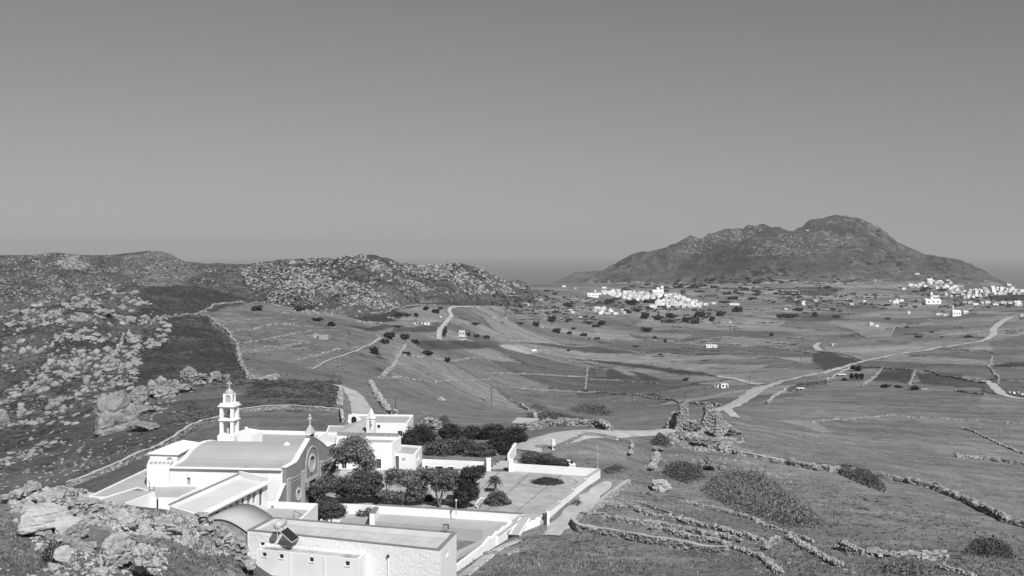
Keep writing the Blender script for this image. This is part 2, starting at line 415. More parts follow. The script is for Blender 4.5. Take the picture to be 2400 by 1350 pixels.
def ground_mat():
    m, nt, b = _new('hill_ground')
    geo = nt.nodes.new('ShaderNodeNewGeometry'); pos = geo.outputs['Position']
    def attr(n):
        a = nt.nodes.new('ShaderNodeAttribute'); a.attribute_name = n; return a.outputs['Fac']
    tone, scrub, stone = attr('tone'), attr('scrub'), attr('stone')
    big = _map(nt, _noise(nt, pos, 0.012, 9, 0.66), 0.3, 0.7, 0.68, 1.32)
    mid = _map(nt, _noise(nt, pos, 0.17, 9, 0.75), 0.3, 0.7, 0.62, 1.38)
    fine = _map(nt, _noise(nt, pos, 1.7, 7, 0.75), 0.3, 0.7, 0.55, 1.45)
    v = _m(nt, 'MULTIPLY', _m(nt, 'MULTIPLY', tone, big), _m(nt, 'MULTIPLY', mid, fine))
    # long streaks along the contours of the slope
    mp = nt.nodes.new('ShaderNodeMapping'); mp.inputs['Rotation'].default_value = (0, 0, 0.55)
    mp.inputs['Scale'].default_value = (0.012, 0.12, 0.05)
    nt.links.new(pos, mp.inputs[0])
    st = _map(nt, _noise(nt, mp.outputs[0], 1.0, 6, 0.7), 0.3, 0.7, 0.78, 1.22)
    v = _m(nt, 'MULTIPLY', v, st)
    mp2 = nt.nodes.new('ShaderNodeMapping'); mp2.inputs['Rotation'].default_value = (0, 0, 0.75)
    mp2.inputs['Scale'].default_value = (0.035, 0.5, 0.2)
    nt.links.new(pos, mp2.inputs[0])
    v = _m(nt, 'MULTIPLY', v, _map(nt, _noise(nt, mp2.outputs[0], 1.0, 6, 0.72), 0.3, 0.7, 0.80, 1.20))
    # low dark shrubs
    sn = _noise(nt, pos, 0.55, 5, 0.62); sn2 = _noise(nt, pos, 0.045, 4, 0.6)
    cover = _m(nt, 'ADD', _m(nt, 'MULTIPLY', sn, 0.6), _m(nt, 'MULTIPLY', sn2, 0.4))
    thr = _map(nt, scrub, 0, 1, 0.66, 0.38)
    sm = _map(nt, _m(nt, 'SUBTRACT', cover, thr), 0.0, 0.05, 0, 1)
    dark = _m(nt, 'MULTIPLY', fine, 0.036)
    v = _mixf(nt, sm, v, dark)
    # bare stone
    rn = _noise(nt, pos, 0.33, 9, 0.72); rn2 = _noise(nt, pos, 0.03, 4, 0.6)
    rc = _m(nt, 'ADD', _m(nt, 'MULTIPLY', rn, 0.7), _m(nt, 'MULTIPLY', rn2, 0.3))
    rthr = _map(nt, stone, 0, 1, 0.70, 0.38)
    rm = _map(nt, _m(nt, 'SUBTRACT', rc, rthr), 0.0, 0.04, 0, 1)
    v = _mixf(nt, rm, v, _m(nt, 'MULTIPLY', mid, 0.27))
    nt.links.new(v, b.inputs['Base Color']); b.inputs['Roughness'].default_value = 0.95
    b.inputs['Specular IOR Level'].default_value = 0.1
    hh = _m(nt, 'ADD', _m(nt, 'MULTIPLY', _noise(nt, pos, 0.5, 8, 0.7), 1.6), _m(nt, 'MULTIPLY', rm, 0.35))
    _bump(nt, b, hh, 0.6, 0.8)
    return m
M['ground'] = ground_mat()

def mountain_mat():
    m, nt, b = _new('mountain_slope')
    geo = nt.nodes.new('ShaderNodeNewGeometry'); pos = geo.outputs['Position']
    def attr(n):
        a = nt.nodes.new('ShaderNodeAttribute'); a.attribute_name = n; return a.outputs['Fac']
    tone, scrub, stone = attr('tone'), attr('scrub'), attr('stone')
    big = _map(nt, _noise(nt, pos, 0.0022, 9, 0.68), 0.3, 0.7, 0.50, 1.50)
    mid = _map(nt, _noise(nt, pos, 0.02, 9, 0.78), 0.3, 0.7, 0.55, 1.45)
    v = _m(nt, 'MULTIPLY', tone, _m(nt, 'MULTIPLY', big, mid))
    sm = _map(nt, _m(nt, 'SUBTRACT', _noise(nt, pos, 0.035, 7, 0.65), _map(nt, scrub, 0, 1, 0.75, 0.35)), 0, 0.06, 0, 1)
    v = _mixf(nt, sm, v, 0.05)
    rm = _map(nt, _m(nt, 'SUBTRACT', _noise(nt, pos, 0.028, 10, 0.78), _map(nt, stone, 0, 1, 0.70, 0.44)), 0, 0.05, 0, 1)
    v = _mixf(nt, rm, v, _m(nt, 'MULTIPLY', mid, 0.26))
    nt.links.new(v, b.inputs['Base Color']); b.inputs['Roughness'].default_value = 0.95
    b.inputs['Specular IOR Level'].default_value = 0.1
    _bump(nt, b, _noise(nt, pos, 0.012, 10, 0.75), 1.0, 60.0)
    return m
M['mountain'] = mountain_mat()

# ------------------------------------------------------------------ mesh helpers
class MB:
    def __init__(s): s.v = []; s.f = []
    def add(s, vs, fs):
        n = len(s.v); s.v += [tuple(v) for v in vs]; s.f += [tuple(i + n for i in f) for f in fs]; return s
    def box(s, c, size, rz=0.0, axes=None):
        x, y, z = (k / 2 for k in size); ca, sa = math.cos(rz), math.sin(rz)
        vs = []
        for dx, dy, dz in ((-x,-y,-z),(x,-y,-z),(x,y,-z),(-x,y,-z),(-x,-y,z),(x,-y,z),(x,y,z),(-x,y,z)):
            vs.append((c[0] + dx * ca - dy * sa, c[1] + dx * sa + dy * ca, c[2] + dz))
        return s.add(vs, [(0,3,2,1),(4,5,6,7),(0,1,5,4),(1,2,6,5),(2,3,7,6),(3,0,4,7)])
    def prism(s, poly, z0, z1):
        """poly counter-clockwise (x, y); z0, z1 numbers or lists"""
        n = len(poly)
        a = [z0] * n if isinstance(z0, (int, float)) else z0; b = [z1] * n if isinstance(z1, (int, float)) else z1
        ar = sum(poly[i][0] * poly[(i + 1) % n][1] - poly[(i + 1) % n][0] * poly[i][1] for i in range(n))
        idx = list(range(n)) if ar > 0 else list(range(n))[::-1]
        vs = [(poly[i][0], poly[i][1], a[i]) for i in idx] + [(poly[i][0], poly[i][1], b[i]) for i in idx]
        fs = [tuple(range(n))[::-1], tuple(range(n, 2 * n))] + [(i, (i + 1) % n, (i + 1) % n + n, i + n) for i in range(n)]
        return s.add(vs, fs)
    def beam(s, p, q, w, h):
        """bar from p to q, w wide and h high"""
        p, q = Vector(p), Vector(q); d = (q - p)
        if d.length < 1e-6: return s
        d.normalize(); side = d.cross(Vector((0, 0, 1)))
        side = Vector((1, 0, 0)) if side.length < 1e-4 else side.normalized()
        up = side.cross(d)
        vs = [P + side * a * w / 2 + up * b * h / 2 for P in (p, q) for a, b in ((-1,-1),(1,-1),(1,1),(-1,1))]
        return s.add(vs, [(0,1,2,3),(7,6,5,4),(0,4,5,1),(1,5,6,2),(2,6,7,3),(3,7,4,0)])
    def tube(s, pts, radii, n=8, cap=True):
        pts = [Vector(p) for p in pts]; rings = []
        for i, p in enumerate(pts):
            d = (pts[min(i + 1, len(pts) - 1)] - pts[max(i - 1, 0)]).normalized()
            a = d.cross(Vector((0.13, 0.97, 0.2)))
            if a.length < 1e-3: a = d.cross(Vector((1, 0, 0)))
            a.normalize(); b = d.cross(a); r = radii[i] if not isinstance(radii, (int, float)) else radii
            rings.append([p + (a * math.cos(2 * math.pi * k / n) + b * math.sin(2 * math.pi * k / n)) * r for k in range(n)])
        vs = [v for r in rings for v in r]
        fs = [(i * n + k, i * n + (k + 1) % n, (i + 1) * n + (k + 1) % n, (i + 1) * n + k) for i in range(len(pts) - 1) for k in range(n)]
        if cap: fs += [tuple(range(n))[::-1], tuple(range((len(pts) - 1) * n, len(pts) * n))]
        return s.add(vs, fs)
    def lathe(s, c, prof, n=16, sx=1.0, sy=1.0):
        vs = [(c[0] + r * sx * math.cos(2 * math.pi * k / n), c[1] + r * sy * math.sin(2 * math.pi * k / n), c[2] + z) for r, z in prof for k in range(n)]
        fs = [(i * n + k, i * n + (k + 1) % n, (i + 1) * n + (k + 1) % n, (i + 1) * n + k) for i in range(len(prof) - 1) for k in range(n)]
        fs += [tuple(range(n))[::-1], tuple(range((len(prof) - 1) * n, len(prof) * n))]
        return s.add(vs, fs)
    def mesh(s, name, mat, smooth_shade=False):
        me = bpy.data.meshes.new(name); me.from_pydata(s.v, [], s.f); me.materials.append(mat)
        if smooth_shade: me.polygons.foreach_set('use_smooth', [True] * len(me.polygons))
        me.update(); return me
    def build(s, name, mat, parent=None, smooth_shade=False, origin=None):
        if origin is not None:
            o = Vector(origin); s.v = [tuple(Vector(v) - o) for v in s.v]
        return obj(name, s.mesh(name, mat, smooth_shade), parent, origin)

def wloc(o):
    v = Vector((0, 0, 0))
    while o is not None: v = v + o.location; o = o.parent
    return v
def obj(name, me, parent=None, loc=None):
    """loc is a place in the world; parents are never turned"""
    o = bpy.data.objects.new(name, me); COL.objects.link(o)
    p = Vector(loc) if loc is not None else Vector((0, 0, 0))
    if parent is not None:
        o.parent = parent; p = p - wloc(parent)
    o.location = p
    return o
def tag(o, label=None, cat=None, group=None, kind=None):
    if label: o['label'] = label
    if cat: o['category'] = cat
    if group: o['group'] = group
    if kind: o['kind'] = kind
    return o
def thing(name, label, cat, loc, group=None):
    o = bpy.data.objects.new(name, None); COL.objects.link(o); o.location = loc; o.empty_display_size = 0.3
    return tag(o, label, cat, group)
def np_mesh(name, V, F, mat, smooth_shade=False):
    """V (n,3), F (m,k) with k = 3 or 4"""
    V = np.asarray(V, np.float32); F = np.asarray(F, np.int32); k = F.shape[1]
    me = bpy.data.meshes.new(name)
    me.vertices.add(len(V)); me.vertices.foreach_set('co', V.ravel())
    me.loops.add(F.size); me.loops.foreach_set('vertex_index', F.ravel())
    me.polygons.add(len(F)); me.polygons.foreach_set('loop_start', np.arange(0, F.size, k, dtype=np.int32))
    me.polygons.foreach_set('use_smooth', np.full(len(F), smooth_shade))
    me.materials.append(mat); me.update(calc_edges=True); return me
# ------------------------------------------------------------------ what grows where: tone, scrub and stone cover of the ground
tone = np.full(T.shape, 0.157); scrub = np.full(T.shape, 0.16); stone = np.full(T.shape, 0.04)
def paint(poly, d0, d1, t=None, s=None, r=None, soft=True):
    xs = [p[0] for p in poly]; ys = [p[1] for p in poly]
    sel = (D > d0) & (D < d1) & (PX > min(xs)) & (PX < max(xs)) & (T > min(ys)) & (T < max(ys))
    jj, ii = np.nonzero(sel)
    if len(jj) == 0: return
    x, y = PX[jj, ii], T[jj, ii]; w = 22 if soft else 5
    k = in_poly(poly, x + w * fbm(x / 30, y / 12, 3, 5), y + .45 * w * fbm(x / 30 + 9, y / 12 + 4, 3, 6)); jj, ii = jj[k], ii[k]
    if t is not None: tone[jj, ii] = t
    if s is not None: scrub[jj, ii] = s
    if r is not None: stone[jj, ii] = r
# broad zones
paint([(-500,1400),(-500,640),(600,640),(602,709),(463,736),(500,755),(540,790),(556,815),(563,850),(582,886),(800,890),(800,960),(560,960),(160,1150),(-100,1400)], 170, 900, .105, .45, .22)
paint([(-500,760),(0,735),(200,690),(290,672),(340,700),(380,760),(330,830),(330,900),(210,960),(150,1040),(0,1100),(-500,1100)], 200, 800, .10, .64, .26)
paint([(300,675),(480,668),(640,705),(560,735),(470,730),(400,760),(330,730)], 400, 900, .07, .74, .08)
paint([(330,790),(400,740),(470,735),(540,800),(560,850),(590,890),(420,880),(300,930)], 250, 800, .075, .72, .10)
paint([(560,960),(590,890),(800,890),(800,968)], 200, 500, .09, .60, .10)
paint([(160,1150),(560,972),(800,975),(800,1030),(500,1130),(300,1200)], 170, 300, .13, .15, .02)
# the foreground knoll and lower slopes
paint([(-500,1500),(-500,1140),(330,1140),(600,1290),(600,1500)], 50, 150, .16, .26, .50)
paint([(1000,1500),(1050,1360),(1250,1240),(1340,1250),(2500,1330),(2500,1500)], 80, 200, .175, .30, .16)
paint([(1340,1250),(1480,1100),(1750,1050),(2600,1240),(2600,1500)], 110, 230, .175, .27, .12)
paint([(1490,1100),(1560,990),(1700,980),(1760,1060),(1700,1110)], 180, 300, .16, .3, .36)
paint([(470,735),(600,709),(640,700),(760,735),(890,775),(930,830),(890,885),(600,890),(563,850),(540,790)], 300, 760, .132, .26, .10)
# patchwork of old field parcels
def parcels(x, y, seed):
    ix = np.floor(x); iy = np.floor(y); d1 = np.full(x.shape, 9.0); d2 = np.full(x.shape, 9.0); cid = np.zeros(x.shape)
    for a in (-1, 0, 1):
        for b in (-1, 0, 1):
            cx, cy = ix + a, iy + b; px_ = cx + .15 + .7 * _hash(cx, cy, seed); py_ = cy + .15 + .7 * _hash(cx, cy, seed + 1); dd = np.hypot(x - px_, y - py_); h = _hash(cx, cy, seed + 2)
            new = dd < d1; d2 = np.where(new, d1, np.minimum(d2, dd)); cid = np.where(new, h, cid); d1 = np.where(new, dd, d1)
    return cid, d2 - d1
_cid, _edge = parcels((XX + .35 * D) / 95, (D - .3 * XX) / 130, 21)
_pm = (REG == 0) & (D > 420) & (PX > 880)
tone[_pm] *= (.55 + .85 * _cid)[_pm]
scrub[_pm] = np.where(_edge < .05, .66, np.where(_cid > .86, .42, .14))[_pm]
# fields in the valley
for f in [
 ([(800,746),(880,722),(960,735),(925,752),(880,762),(800,760)],700,1200,.045,.3),
 ([(905,716),(960,712),(1090,705),(1260,707),(1250,716),(1120,716),(1000,714),(930,728)],800,2200,.05,.3),
 ([(800,762),(870,768),(900,760),(935,765),(880,776),(830,775)],600,1200,.06,.3),
 ([(920,770),(1020,762),(1030,778),(940,778),(900,790)],600,1200,.075,.3),
 ([(985,735),(1040,726),(1052,742),(1030,750),(985,750)],800,1500,.19,.05),
 ([(1170,808),(1215,808),(1268,824),(1240,830),(1170,814)],700,1400,.34,.02),
 ([(960,800),(1020,796),(1200,806),(1180,816),(1000,820)],500,900,.075,.5),
 ([(1290,828),(1345,828),(1480,829),(1560,845),(1750,890),(1690,884),(1600,864),(1450,840),(1350,833)],600,1500,.21,.02),
 ([(1300,838),(1450,848),(1650,874),(1700,886),(1600,876),(1400,850)],600,1200,.06,.55),
 ([(1200,800),(1300,804),(1390,812),(1500,828),(1400,828),(1240,806)],700,1500,.075,.4),
 ([(1390,770),(1620,785),(1600,795),(1390,778)],1000,1900,.19,.05),
 ([(1510,745),(1560,752),(1615,772),(1500,774),(1500,760)],1300,2100,.18,.05),
 ([(1930,812),(2190,811),(2130,826),(2050,832),(1935,820)],700,1600,.23,.02),
 ([(1935,822),(2050,833),(2100,828),(2030,845)],600,1500,.19,.02),
 ([(1908,828),(1930,824),(2018,844),(1990,856),(1935,870),(1900,845)],600,1500,.06,.1),
 ([(1980,765),(2095,766),(2086,790),(2030,790),(2010,775)],900,2200,.21,.02),
 ([(2090,712),(2210,712),(2290,718),(2280,727),(2070,724)],1500,2600,.20,.02),
 ([(2290,730),(2390,731),(2370,736),(2290,736)],1300,2400,.23,.02),
 ([(2180,752),(2330,752),(2320,762),(2185,762)],1000,2200,.17,.02),
 ([(2015,735),(2060,733),(2060,740),(2015,740)],1300,2400,.22,.02),
 ([(2065,867),(2143,868),(2130,903),(2030,907)],400,900,.07,.45),
 ([(2148,872),(2240,880),(2310,900),(2310,925),(2160,912)],400,900,.075,.5),
 ([(2020,865),(2065,866),(2030,900),(2015,905)],400,900,.17,.05),
 ([(2330,855),(2420,852),(2420,860),(2330,860)],500,1000,.055,.7),
 ([(2320,800),(2420,780),(2420,850),(2330,850)],600,1500,.13,.1),
 ([(1380,862),(1395,862),(1400,888),(1378,888)],500,1200,.08,.4),
 ([(1420,863),(1440,866),(1490,888),(1425,888)],500,1200,.06,.4),
 ([(1470,868),(1510,875),(1560,892),(1520,895)],500,1200,.065,.4),
 ([(1870,740),(1980,740),(1970,748),(1880,748)],1300,2600,.08,.3),
 ([(1880,672),(1985,674),(1940,694),(1870,694)],2000,3400,.075,.2),
 ([(2310,694),(2420,688),(2420,704),(2340,706)],1800,3300,.05,.3),
 ([(1880,880),(2300,910),(2300,960),(1880,940)],350,600,.145,.08),
 ([(1820,985),(1900,985),(1955,1012),(1930,1014),(1880,1000)],240,480,.22,.05),
 ([(1230,960),(1310,970),(1420,985),(1400,998),(1240,995)],220,420,.085,.45),
 ([(1240,1085),(1270,1035),(1375,1022),(1470,1040),(1470,1075),(1400,1095)],180,235,.19,.1),
 ([(620,865),(700,840),(830,815),(900,800),(870,850),(760,880)],350,700,.13,.12),
]:
    paint(f[0], f[1], f[2], f[3], f[4], 0.02, soft=False)
paint([(700,790),(800,760),(870,770),(850,830),(760,860),(700,870)], 350, 700, None, .10, .08)
# mountain and hills
_nm = fbm(PX / 130, T / 60, 4, 77)
m3 = (REG == 3) | (REG == 4)
_up = np.clip((660 - T) / 130, 0, 1)
tone[m3] = (0.14 + 0.07 * _nm)[m3] + 0.05 * (1 - np.clip(_up * 3, 0, 1))[m3]
scrub[m3] = np.clip(0.45 + 0.5 * _nm, 0.15, 0.75)[m3]
stone[m3] = np.clip(0.34 + 0.42 * _up + 0.35 * _nm, 0, 0.85)[m3]
paint([(1880,660),(1930,640),(2000,650),(2030,664),(2080,676),(1960,680),(1840,672)], 2800, 5300, .19, .15, .1)
paint([(2095,580),(2145,588),(2190,602),(2140,600)], 3000, 6000, .21, .1, .1)
m1 = REG == 1
tone[m1] = .085; scrub[m1] = .60; stone[m1] = .46
m2 = REG == 2
_n2 = fbm(XX / 150, D / 150, 3, 91)
tone[m2] = .085; scrub[m2] = np.clip(.60 + .3 * _n2[m2], .1, .8); stone[m2] = np.clip(.40 + .5 * _n2[m2], .15, .7)
paint([(300,600),(340,587),(400,592),(440,612),(460,640),(400,690),(320,660),(270,625)], 1000, 2200, .10, .42, .54)
paint([(120,615),(180,600),(200,625),(160,630)], 1000, 2200, .16, .2, .7)
# soften field edges a little
def blur(a):
    b = a.copy(); b[1:-1, 1:-1] = (a[1:-1, 1:-1] * 4 + a[:-2, 1:-1] + a[2:, 1:-1] + a[1:-1, :-2] + a[1:-1, 2:]) / 8; return b
tone = blur(tone); scrub = blur(scrub); stone = blur(stone)

# ------------------------------------------------------------------ terrain meshes
nv, nu = T.shape
_V = np.stack([XX, D, ZG], -1).reshape(-1, 3)
_jj, _ii = np.meshgrid(np.arange(nv - 1), np.arange(nu - 1), indexing='ij')
_q = np.stack([_jj * nu + _ii, _jj * nu + _ii + 1, (_jj + 1) * nu + _ii + 1, (_jj + 1) * nu + _ii], -1).reshape(-1, 4)
_fr = REG[:-1, :-1].reshape(-1)
def terrain_part(name, ids, mat):
    F = _q[np.isin(_fr, ids)]
    used = np.unique(F); remap = np.zeros(len(_V), np.int64); remap[used] = np.arange(len(used))
    me = np_mesh(name, _V[used], remap[F], mat, True)
    for nm, arr in (('tone', tone), ('scrub', scrub), ('stone', stone)):
        a = me.attributes.new(nm, 'FLOAT', 'POINT'); a.data.foreach_set('value', arr.reshape(-1)[used].astype(np.float32))
    o = obj(name, me); o['kind'] = 'structure'; return o
terrain_part('terrain', [0], M['ground'])
terrain_part('rocky_hill', [1], M['ground'])
terrain_part('far_ridge', [2], M['ground'])
terrain_part('mountain', [3], M['mountain'])
terrain_part('far_headland', [4], M['mountain'])

# the sea, 600 m below
m, nt, b = _new('sea_water')
b.inputs['Base Color'].default_value = (0.02, 0.02, 0.02, 1); b.inputs['Roughness'].default_value = 0.35
b.inputs['Specular IOR Level'].default_value = 0.3
_g = nt.nodes.new('ShaderNodeNewGeometry'); _bump(nt, b, _noise(nt, _g.outputs['Position'], 0.02, 5), 0.4, 3.0)
_mb = MB(); _mb.lathe((0, 0, -600), [(_r_, -_r_ * _r_ / 12.74e6) for _r_ in (130000, 110000, 95000, 85000, 75000, 65000, 55000, 45000, 35000, 25000, 15000, 6000)], 120)
o = _mb.build('sea', m, None, True); o['kind'] = 'structure'

# the air: one even volume round land and sea
m = bpy.data.materials.new('haze_air'); m.use_nodes = True
nt = m.node_tree; nt.nodes.clear()
_out = nt.nodes.new('ShaderNodeOutputMaterial'); _pv = nt.nodes.new('ShaderNodeVolumePrincipled')
_pv.inputs['Color'].default_value = (0.66, 0.66, 0.66, 1); _pv.inputs['Density'].default_value = 4.0e-5
_pv.inputs['Anisotropy'].default_value = 0.0
nt.links.new(_pv.outputs[0], _out.inputs['Volume'])
_mb = MB(); _mb.box((0, 0, -1212), (300000, 300000, 2775))
o = _mb.build('haze', m); o['kind'] = 'stuff'
# ------------------------------------------------------------------ building helpers
from mathutils.geometry import tessellate_polygon
def V2(p): return Vector((p[0], p[1]))
def panel(mb, p, q, outer, holes, thick):
    """upright slab whose outer face runs from p to q (outside on the right hand); outlines in (metres along, height)"""
    p, q = V2(p), V2(q); e = (q - p).normalized(); n = Vector((-e.y, e.x))      # n points inwards
    loops = [outer] + holes
    pts = [c for l in loops for c in l]
    tris = tessellate_polygon([[Vector((a, b, 0)) for a, b in l] for l in loops])
    N = len(pts)
    def w(c, t): return (p.x + e.x * c[0] + n.x * t, p.y + e.y * c[0] + n.y * t, c[1])
    vs = [w(c, 0) for c in pts] + [w(c, thick) for c in pts]
    fs = []
    for t in tris:
        a, b, c = (pts[i] for i in t)
        ccw = (b[0] - a[0]) * (c[1] - a[1]) - (c[0] - a[0]) * (b[1] - a[1]) > 0
        t = tuple(t) if ccw else tuple(t)[::-1]
        fs += [t, tuple(i + N for i in t[::-1])]
    s = 0
    for l in loops:
        k = len(l); area = sum(l[i][0] * l[(i + 1) % k][1] - l[(i + 1) % k][0] * l[i][1] for i in range(k))
        flip = (area > 0) != (l is outer)
        for i in range(k):
            a, b = s + i, s + (i + 1) % k
            f = (a, a + N, b + N, b); fs.append(f if not flip else f[::-1])
        s += k
    return mb.add(vs, fs)
def rect(u0, u1, z0, z1): return [(u0, z0), (u1, z0), (u1, z1), (u0, z1)]
def arch(u0, u1, z0, z1, n=8):
    r = (u1 - u0) / 2; c = (u0 + u1) / 2
    return [(u0, z0), (u1, z0)] + [(c + r * math.cos(a), z1 - r + r * math.sin(a)) for a in [math.pi * k / n for k in range(n + 1)]]
def disc(cu, cz, r, n=20): return [(cu + r * math.cos(2 * math.pi * k / n), cz + r * math.sin(2 * math.pi * k / n)) for k in range(n)]
def wall_u(p, q, px):
    """metres along the wall p-q at which picture column px meets it"""
    p, q = V2(p), V2(q); e = (q - p).normalized(); k = (px - CX) / FPX
    u = (k * p.y - p.x) / (e.x - k * e.y)
    return u, p.y + e.y * u
def pix_open(p, q, o):
    """(px left, px right, py top, py bottom) on wall p-q -> (u0, u1, z0, z1)"""
    u0, y0 = wall_u(p, q, o[0]); u1, y1 = wall_u(p, q, o[1]); y = (y0 + y1) / 2
    u0, u1 = min(u0, u1), max(u0, u1)
    return u0, u1, -(o[3] - EYE) * y / FPX, -(o[2] - EYE) * y / FPX
KIND = {'door': ('door', 'shutter'), 'dark': ('door', 'opening'), 'window': ('window', 'glass'), 'shutter': ('shutter', 'shutter'), 'grey': ('shutter', 'shutter_light'), 'open': ('opening', 'opening')}
def fit_opening(root, p, q, o, kind, thick, frame=True, sill=False):
    u0, u1, z0, z1 = o; p, q = V2(p), V2(q); e = (q - p).normalized(); n = Vector((-e.y, e.x))
    nm, mt = KIND[kind]
    def bar(mb, a, b, c, d, t0, t1):
        vs = [(p.x + e.x * u + n.x * t, p.y + e.y * u + n.y * t, z) for t in (t0, t1) for u, z in ((a, c), (b, c), (b, d), (a, d))]
        mb.add(vs, [(0, 1, 2, 3), (7, 6, 5, 4), (0, 4, 5, 1), (1, 5, 6, 2), (2, 6, 7, 3), (3, 7, 4, 0)])
    m1 = MB(); bar(m1, u0 + .003, u1 - .003, z0 + .003, z1 - .003, thick * .62, thick * .62 + 0.05)
    w = m1.build(nm, M[mt], root)
    if frame and u1 - u0 > .75:
        m2 = MB(); f = min(.09, (u1 - u0) * .12)
        for a, b, c, d in ((u0 + .003, u0 + f, z0 + .003, z1 - .003), (u1 - f, u1 - .003, z0 + .003, z1 - .003), (u0 + f, u1 - f, z1 - f, z1 - .003), ((u0 + u1) / 2 - f * .35, (u0 + u1) / 2 + f * .35, z0 + .003, z1 - f)):
            bar(m2, a, b, c, d, thick * .62 - .045, thick * .62 - .002)
        m2.build('frame', M['shutter_light'] if kind != 'window' else M['white'], w)
    if sill:
        m3 = MB(); bar(m3, u0 - .08, u1 + .08, z0 - .09, z0 - .003, -.07, thick * .55)
        m3.build('sill', M['white'], w)
    return w
def ccw(poly):
    a = sum(poly[i][0] * poly[(i + 1) % len(poly)][1] - poly[(i + 1) % len(poly)][0] * poly[i][1] for i in range(len(poly)))
    return poly if a > 0 else poly[::-1]
def inset(poly, t):
    n = len(poly); out = []
    for i in range(n):
        a, b, c = V2(poly[i - 1]), V2(poly[i]), V2(poly[(i + 1) % n])
        e1 = (b - a).normalized(); e2 = (c - b).normalized(); n1 = Vector((-e1.y, e1.x)); n2 = Vector((-e2.y, e2.x))
        m_ = (n1 + n2); m_ = m_ / max(m_.dot(n1), 0.2)
        out.append(tuple(b + m_ * t))
    return out
def building(name, label, cat, corners, z0, z1, parapet=0.35, wall='white', roof='roof_grey', thick=0.3, openings=(), coping=None, group=None):
    """corners counter-clockwise seen from above; openings = (edge, (px, px, py, py), kind)"""
    c = [tuple(p)[:2] for p in corners]
    assert ccw(c) is c, name
    cx = sum(p[0] for p in c) / len(c); cy = sum(p[1] for p in c) / len(c)
    root = thing(name, label, cat, (cx, cy, z0), group)
    mb = MB(); fits = []
    for i in range(len(c)):
        p, q = c[i], c[(i + 1) % len(c)]; L = (V2(q) - V2(p)).length
        hs = []
        for ed, o, kind in openings:
            if ed % len(c) != i: continue
            r = pix_open(p, q, o) if len(o) == 4 else o[:4]
            r = (max(r[0], thick + .02), min(r[1], L - .02), max(r[2], z0 + .02), min(r[3], z1 - .1))
            hs.append(rect(*r)); fits.append((p, q, r, kind))
        panel(mb, p, q, rect(thick, L, z0, z1), hs, thick)
    mb.build('wall', M[wall], root)
    for p, q, r, kind in fits: fit_opening(root, p, q, r, kind, thick, sill=(kind in ('window', 'open')))
    ins = inset(c, thick - .004)
    MB().prism(ins, z1 - parapet - 0.2, z1 - parapet).build('roof', M[roof], root)
    if coping:
        mb = MB(); oc = inset(c, -.04); ic = inset(c, thick + .03)
        for i in range(len(c)):
            j = (i + 1) % len(c)
            mb.prism([oc[i], oc[j], ic[j], ic[i]], z1 + .003, z1 + .07)
        mb.build('coping', M[coping], root)
    return root
def cross(root, base, h, w, t, mat, name='cross', e=(0.98, -0.19)):
    mb = MB(); b = Vector(base); ex = Vector((e[0], e[1], 0))
    mb.beam(b, b + Vector((0, 0, h)), t, t)
    mb.beam(b + Vector((0, 0, h * .68)) - ex * w / 2, b + Vector((0, 0, h * .68)) + ex * w / 2, t * .98, t * .98)
    for v in (b + Vector((0, 0, h)), b + Vector((0, 0, h * .68)) - ex * w / 2, b + Vector((0, 0, h * .68)) + ex * w / 2):
        mb.box(v, (t * 1.9, t * 1.9, t * 1.9), math.atan2(e[1], e[0]))
    return mb.build(name, M[mat], root)

# ------------------------------------------------------------------ the church
E_F = Vector((0.199, 0.980))
A_F = Vector((-31.5, 155.1)); NL = Vector((-48.3, 156.7)); W_F = 19.0
B_F = A_F + E_F * W_F; NRL = NL + E_F * W_F
church = thing('church', 'large white church with rendered gable front, grey roof and bell tower', 'church', ((A_F.x + NRL.x) / 2, (A_F.y + NRL.y) / 2, ZC - .6))
PROF = [(0, -31.6), (1.2, -31.5), (2.6, -31.42), (4, -31.12), (5.1, -30.62), (6, -30.28), (8, -29.9), (10, -29.82), (12, -30.0), (13.4, -30.4), (15, -31.12), (17, -31.45), (19, -31.58)]
# side walls under the eaves
mb = MB()
_L = (A_F - NL).length
win = pix_open(NL, A_F, (437.5, 446, 1119, 1137))
panel(mb, NL, A_F, rect(0.0, _L - .62, ZC - .6, -31.62), [rect(*win)], .5)
_o = [(0, ZC - .6), (18.4, ZC - .6)] + [(u if u < 18.4 else 18.4, z + .0) for u, z in PROF[::-1] if u < 18.6]
# west end: from the rear corner to the front corner, outside on the left of the picture
panel(mb, NRL, NL, [(W_F - u, z) for u, z in [(19, ZC - .6), (0.52, ZC - .6)] + [(max(u, .52), z) for u, z in PROF]][::-1] if False else [(0, ZC - .6), (18.45, ZC - .6), (18.45, -31.62)] + [(min(W_F - u, 18.45), z - .12) for u, z in PROF[1:]], [], .5)
panel(mb, B_F, NRL, rect(.62, (NRL - B_F).length - .02, ZC - .6, -31.62), [], .5)
mb.build('wall', M['white'], church)
fit_opening(church, NL, A_F, win, 'grey', .5, frame=False)
